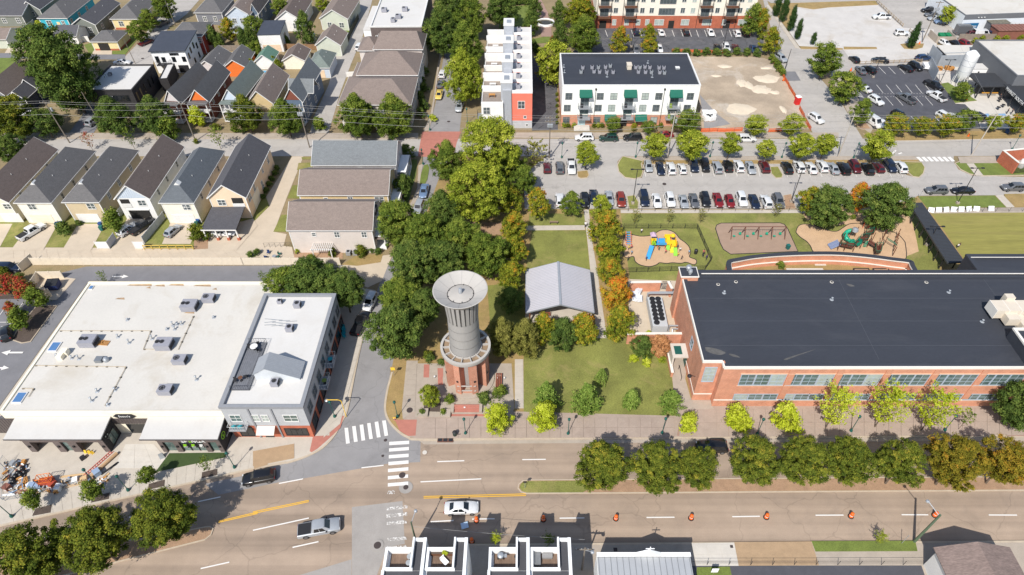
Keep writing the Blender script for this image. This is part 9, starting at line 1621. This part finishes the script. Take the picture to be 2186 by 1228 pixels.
for i in range(7):X=A[0]+(B2_[0]-A[0])*(i+.5)/7;Y=A[1]+(B2_[1]-A[1])*(i+.5)/7;Tu((X,Y-.4,1.9),(X,Y+.4,1.9),.035,5).build('monkey_bar',greenp,bp2)
X,Y=lq(1220,200);MB().path([(X-.6,Y,0),(X-.6,Y+.1,2.2),(X,Y+.15,2.7),(X+.6,Y+.1,2.2),(X+.6,Y,0)],.06,6).build('climbing_arch',orp,bp2)
# ---- people
def person_mesh(seed,h=1.25,pose='stand'):
 k=h/1.25;r_=random.Random(seed);st=r_.uniform(-.12,.12);arm=r_.uniform(.05,.25)
 J=[((0,0,.62),.105),((0,0,.82),.10),((0,0,.98),.11),((0,0,1.05),.045),((0,-.01,1.10),.06),((0,-.015,1.17),.085),((0,-.01,1.24),.06),
 ((.075,0,.58),.075),((.08,st,.33),.05),((.085,st*1.2+.02,.05),.035),((.085,st*1.2-.09,.03),.03),((-.075,0,.58),.075),((-.08,-st,.33),.05),((-.085,-st*1.2+.02,.05),.035),((-.085,-st*1.2-.09,.03),.03),
 ((.13,0,.97),.045),((.17,-.02-arm*.3,.79),.034),((.18,-.05-arm,.65),.026),((.182,-.07-arm*1.15,.58),.03),((-.13,0,.97),.045),((-.17,-.02,.79),.034),((-.18,-.06,.64),.026),((-.182,-.07,.57),.03)]
 E_=Q(PX,0,1,1,2,2,3,3,4,4,5,5,6,0,7,7,8,8,9,9,10,0,11,11,12,12,13,13,14,2,15,15,16,16,17,17,18,2,19,19,20,20,21,21,22)
 me=bpy.data.meshes.new('person');me.from_pydata([tuple(c*k for c in p)for p,_ in J],E_,[]);ob=bpy.data.objects.new('person_tmp',me);COL.objects.link(ob);md=ob.modifiers.new('s','SKIN');ob.modifiers.new('d','SUBSURF').render_levels=1;ob.modifiers['d'].levels=1
 for i,(_,r)in En(J):sv=me.skin_vertices[0].data[i];sv.radius=(r*k,r*k);sv.use_root=i==0
 bpy.context.view_layer.update();res=bpy.data.meshes.new_from_object(ob.evaluated_get(bpy.context.evaluated_depsgraph_get()));bpy.data.objects.remove(ob)
 sk,sh,tr_,sho=(plain('skin',C(176,126,100)),plain('shirt',C(220,220,224)),plain('trousers',C(50,56,74)),plain('shoes',(.05,.05,.05)))
 res.materials.clear()
 for mm in(sk,sh,tr_,sho,plain('hair',(.02,.014,.01))):res.materials.append(mm)
 for pl in res.polygons:
  c=pl.center/k;pl.use_smooth=True;pl.material_index=3 if c.z<.07 else 2 if c.z<.64 else(1 if c.z<1.02 and not(abs(c.x)>.155 and c.z<.78)else(4 if c.z>1.2 or(c.z>1.12 and c.y>.02)else 0))
 return res
PM=[person_mesh(i)for i in range(3)];PA=person_mesh(5,1.72)
SHIRT=[plain('shirt_%d'%i,c)for i,c in En((C(236,236,238),C(40,44,60),C(214,110,110),C(70,60,110),C(150,190,220),C(230,200,90),C(60,120,90)))]
def person(c,i,label,z=ZK,adult=False,rz=None):
 p=g(c,z);o=tag(put('person',PA if adult else PM[i%3],None,(p.x,p.y,z),rz if rz is not None else i*1.3),label,'person','people at the playground');s=o.material_slots[1];s.link='OBJECT';s.material=SHIRT[i%len(SHIRT)]
for i,(x,y,lb)in En(((445,250,'child in white shirt standing alone on the grass above the pad'),(540,790,'child at the foot of the blue slide'),(785,590,'child in dark shirt under the blue bridge'),(915,650,'child in white beside the small yellow slide'),(1155,710,'child in white near the lime step panel'),(1225,770,'child in dark clothes near the right front edge of the pad'),(1365,660,'child at the right edge of the toddler pad'),(1195,610,'child in pale top right of the playset'),(1150,560,'child close to the yellow climber'),(1135,500,'child behind the yellow climber'),(250,560,'child beside the ladder climber, right'),(200,580,'child beside the ladder climber, left'),(185,790,'child under the lower maple'),(255,670,'child at the left mulch edge'))):person(Z6(x,y),(i*3)%7 if i else 0,lb)
for i,(c,lb)in En(((Z6(1645,690),'adult in coral top beside the fence bench'),(Z6(1640,720),'seated side adult in dark clothes near the fence'),(Z6(1705,780),'adult in dark clothes near the fence corner'))):person(c,(2,1,3)[i],lb,adult=True)
for i,c in En((B4(1632,925),B4(1645,918))):person(c,i,('left','right')[i]+' person standing on the sports field by the walkway',adult=False)
person(B3(672,775),0,'person in white on the path behind the lawn',adult=True)
for i,(c,lb)in En(((A4(1975,820),'left'),(A4(2040,940),'middle'),(A4(2075,945),'right'))):person(c,1,lb+' person in dark clothes on the market forecourt',z=.02,adult=True)
for i,(c,lb)in En(((A4(1975,890),'left'),(A4(2015,870),'right'),(A4(1985,825),'rear'))):p=g(c,.5);tset(p.x,p.y,.02,lb+' black table on the market forecourt',DkM,r=.5)
# ---- builder's clutter before the left shop front
cr_=random.Random(21)
def clutter(c,label,kind):
 p=g(c,ZK)
 if kind=='bag':
  m=MB().ball((0,0,.3),.36,7,sz=.85);m.v=[(x*cr_.uniform(.85,1.15),y*cr_.uniform(.85,1.15),z)for x,y,z in m.v];o=m.build('rubbish_bag',M('bin_bag',(.015,.015,.017),.35),None,(p.x,p.y,ZK),smooth=60);Tu((0,0,.66),(.04,0,.82),.07,6,.03).build('knot',MATS['bin_bag'],o);return tag(o,label,'bag','builders clutter')
for i,(x,y)in En(((150,770),(185,740),(215,700),(265,650),(290,690),(165,800),(245,720))):clutter(Z5(x,y),'black rubbish bag in the pile before the shop front, %s'%('leftmost','second from the left','in the middle','topmost','rightmost','lowest','right of the middle')[i],'bag')
for i,(c,rz)in En(((Z5(250,830),.5),(Z5(275,790),.6))):p=g(c,ZK);pallet(p.x,p.y,ZK+.02+.16*i,('lower','upper')[i]+' pale pallet beside the rubbish bags',rz)
timber=M('site_timber',C(214,180,134),.85,.12,2);blues=plain('wrap_blue',C(150,170,196));reds=plain('machine_red',C(178,76,54));ors=plain('machine_orange',C(240,130,40))
for i,(x,y,L_,a_,m_,lb)in En(((830,720,3.4,.15,timber,'long pale plank before the shop front, rear'),(520,900,3.6,.2,timber,'long pale plank at the pavement edge, left'),(850,830,2.6,.25,timber,'pale plank at the pavement edge, middle'),(1250,640,2.6,.9,DkM,'dark bar leaning near the ladder'),(1165,760,2.2,1.0,timber,'crossed timber at the right of the clutter'),(300,880,2.2,.3,timber,'plank below the pallets'),(100,940,1.8,.1,wht,'white sheet board at the lower left of the clutter'),(110,700,3.2,1.35,galv,'grey metal beam along the mesh fence'))):p=g(Z5(x,y),ZK+.1);tag(Bx(-L_/2,L_/2,-.14,.14,0,.1).build('lumber',m_,None,(p.x,p.y,ZK+.03),a_),lb,'lumber','builders clutter')
for i,(x,y,s,m_,lb)in En(((380,840,.5,blues,'pale blue wrapped bundle'),(430,850,.42,blues,'small blue wrapped bundle'),(345,835,.4,wht,'white crumpled sack left of the blue bundle'),(600,820,.5,reds,'red machine cover in the clutter'),(670,860,.5,wht,'white box right of the red cover'),(860,780,.45,wht,'white crumpled sheet beside the planks'),(1105,690,.55,blues,'pale blue crate beside the ladder'),(80,860,.5,M('rust_sheet',(0,0,0)),'rusty brown crate at the mesh fence'),(640,905,.3,palw,'small yellow crate under the pavement tree'),(960,770,.45,timber,'short timber bundle'),(945,525,.35,DkM,'small dark tool heap on the slab'),(150,590,.4,galv,'grey heap at the mesh fence'),(275,570,.3,palw,'small yellow box near the mesh fence'))):
 p=g(Z5(x,y),ZK+s*.5);t=thing('builders_box',lb+' before the shop front','box',(p.x,p.y,ZK),.4*i,'builders clutter');Bx(-s,s,-s*.8,s*.8,0,s*1.3).build('box',m_,t);Bx(-s*1.05,s*.6,-s*.85,s*.7,s*1.3+.003,s*1.55).build('top',m_,t)
p=g(Z5(530,790),.6);t=thing('scissor_lift','orange and red site machine before the shop front','machine',(p.x,p.y,ZK),.2);Bx(-.9,.9,-.5,.5,.25,.8).build('chassis',reds,t);railing(MB(),[(-.85,-.45),(.85,-.45),(.85,.45),(-.85,.45),(-.85,-.45)],.8,1.0,r=.045).build('cage',ors,t)
for sx in(-.6,.6):
 for sy in(-.55,.55):Tu((sx,sy-.06,.22),(sx,sy+.06,.22),.22,10).build('wheel',tyre,t)
p=g(Z5(1120,580),.3);t=thing('ladder','red ladder lying before the shop front','ladder',(p.x,p.y,ZK+.05),R(62))
for s in(-.22,.22):Bx(-2.4,2.4,s-.03,s+.03,0,.1).build('rail',plain('ladder_red',C(214,110,96)),t)
for i in range(12):Bx(-.03,.03,-.19,.19,.03,.07).build('rung',plain('ladder_red',(0,0,0)),t,(-2.1+.38*i,0,0))
p=g(Z5(1190,600),.3);tag(Tu((-2.2,0,.28),(2.2,0,.28),.26,12).build('carpet_roll',M('roll_tan',C(196,160,122),.9),None,(p.x,p.y,ZK),R(62)),'long tan roll lying beside the red ladder','roll')
mfence(Q(Z5,30,1000,10,760,60,640,110,560),1.9,'temporary mesh fence left of the builders clutter',2.2,ZK,mat=galv,bars=.2);mfence(Q(Z5,60,1010,330,960,720,870,1000,800),.9,'low mesh barrier along the pavement before the clutter',2.0,ZK,mat=galv,bars=.25)
for i,(x,y)in En(((975,450),(1015,455),(1050,462))):p=g(Z5(x,y),ZK+.2);t=thing('caution_stand',('left','middle','right')[i]+' yellow caution stand at the open bay','sign',(p.x,p.y,ZK),.5*i,'caution stands');Ad([(-.2,-.2,0),(.2,-.2,0),(.15,0,.6),(-.15,0,.6),(-.2,-.17,0),(.2,-.17,0),(.15,.03,.6),(-.15,.03,.6)],HXA).build('board',ysig,t);Ad([(-.2,.2,0),(.2,.2,0),(.15,.04,.6),(-.15,.04,.6),(-.2,.17,0),(.2,.17,0),(.15,.01,.6),(-.15,.01,.6)],HXB).build('board',ysig,t)
p=g(D1(1190,365),ZK);t=thing('sandwich_board','pale folding sign board at the turf corner','sign',(p.x,p.y,ZK),.5);Ad([(-.35,-.3,0),(.35,-.3,0),(.3,0,1.0),(-.3,0,1.0),(-.35,-.26,0),(.35,-.26,0),(.3,.04,1.0),(-.3,.04,1.0)],HXA).build('board',galv,t);Ad([(-.35,.34,0),(.35,.34,0),(.3,.05,1.0),(-.3,.05,1.0),(-.35,.3,0),(.35,.3,0),(.3,.01,1.0),(-.3,.01,1.0)],HXB).build('board',galv,t)
# ---- paving slabs that show singly
def slabs(parent_label,q,nu,nv,z,mat,name='paving_slab',gap=.035,skip=0):
 par=put('pavement_slabs',None);par['kind']='structure';par['label']=parent_label;P4=[g(c,z)for c in q];rs=random.Random(len(parent_label))
 for i in range(nu):
  for j in range(nv):
   def at(u,v):return P4[0].lerp(P4[1],u).lerp(P4[3].lerp(P4[2],u),v)
   L0=(P4[1]-P4[0]).length/nu;L1=(P4[3]-P4[0]).length/nv;gu,gv=gap/L0/nu/2,gap/L1/nv/2
   c=[at(i/nu+gu,j/nv+gv),at((i+1)/nu-gu,j/nv+gv),at((i+1)/nu-gu,(j+1)/nv-gv),at(i/nu+gu,(j+1)/nv-gv)]
   MB().prism([(v.x,v.y)for v in c],z-.02,z+.012+rs.uniform(0,.006)).build(name,mat,par)
 return par
zs_=ZK+.012
slabs('square slabs of the store pavement along the kerb',[(8,1119),(530,1001),(536,966),(0,1082)],26,2,zs_,concrete);slabs('large slabs of the store forecourt',[Z5(1300,640),(372,1000),(328,948),(268,948)],3,4,zs_+.002,CPal)
slabs('large concrete panels of the plaza before the lawn',[(905,936),(1440,934),(1440,892),(905,893)],22,2,ZK+.1,plaza_mat);slabs('large concrete panels of the plaza before the school',[(1450,933),(2186,929),(2186,872),(1450,874)],28,2,ZK+.1,plaza_mat)
slabs('sidewalk slabs beside the tower plaza',[(862,880),(886,880),(890,778),(870,778)],1,9,ZK+.06,COld);slabs('slabs of the path beside the front lawn',[(1100,870),(1117,870),(1116,768),(1100,768)],1,8,ZK+.06,concrete)
slabs('side pavement slabs along the corner building',[(690,935),(726,905),(800,625),(775,625)],1,18,ZK+.06,concrete);slabs('slabs of the path right of the pavilion',[(1274,720),(1295,720),(1260,495),(1252,495)],1,20,ZK+.06,concrete)
slabs('panels of the concrete alley',[(5,552),(540,548),(520,533),(5,533)],22,2,.035,CDrv);slabs('slabs of the pavement beside the church',[(1490,1205),(1574,1204),(1566,1162),(1478,1163)],3,2,ZK+.06,CPal)
m=MB();dcols=[timber,wht,galv,M('rust_sheet',(0,0,0)),DkM,blues,palw]
for i in range(190):
 t_=cr_.random();x,y=(60+260*cr_.random(),560+380*cr_.random())if t_<.45 else(300+420*cr_.random(),790+130*cr_.random())if t_<.75 else(760+480*cr_.random(),740+90*cr_.random())
 p=g(Z5(x,y),ZK);m.obox((p.x,p.y,ZK+cr_.uniform(.05,.3)),(cr_.uniform(.1,.9),cr_.uniform(.05,.3),cr_.uniform(.03,.25)),cr_.uniform(0,3.1),cr_.randrange(7),cr_.uniform(-.3,.3))
o=m.build('debris',dcols);o['kind']='stuff';o['label']='scattered building debris on the shop forecourt'
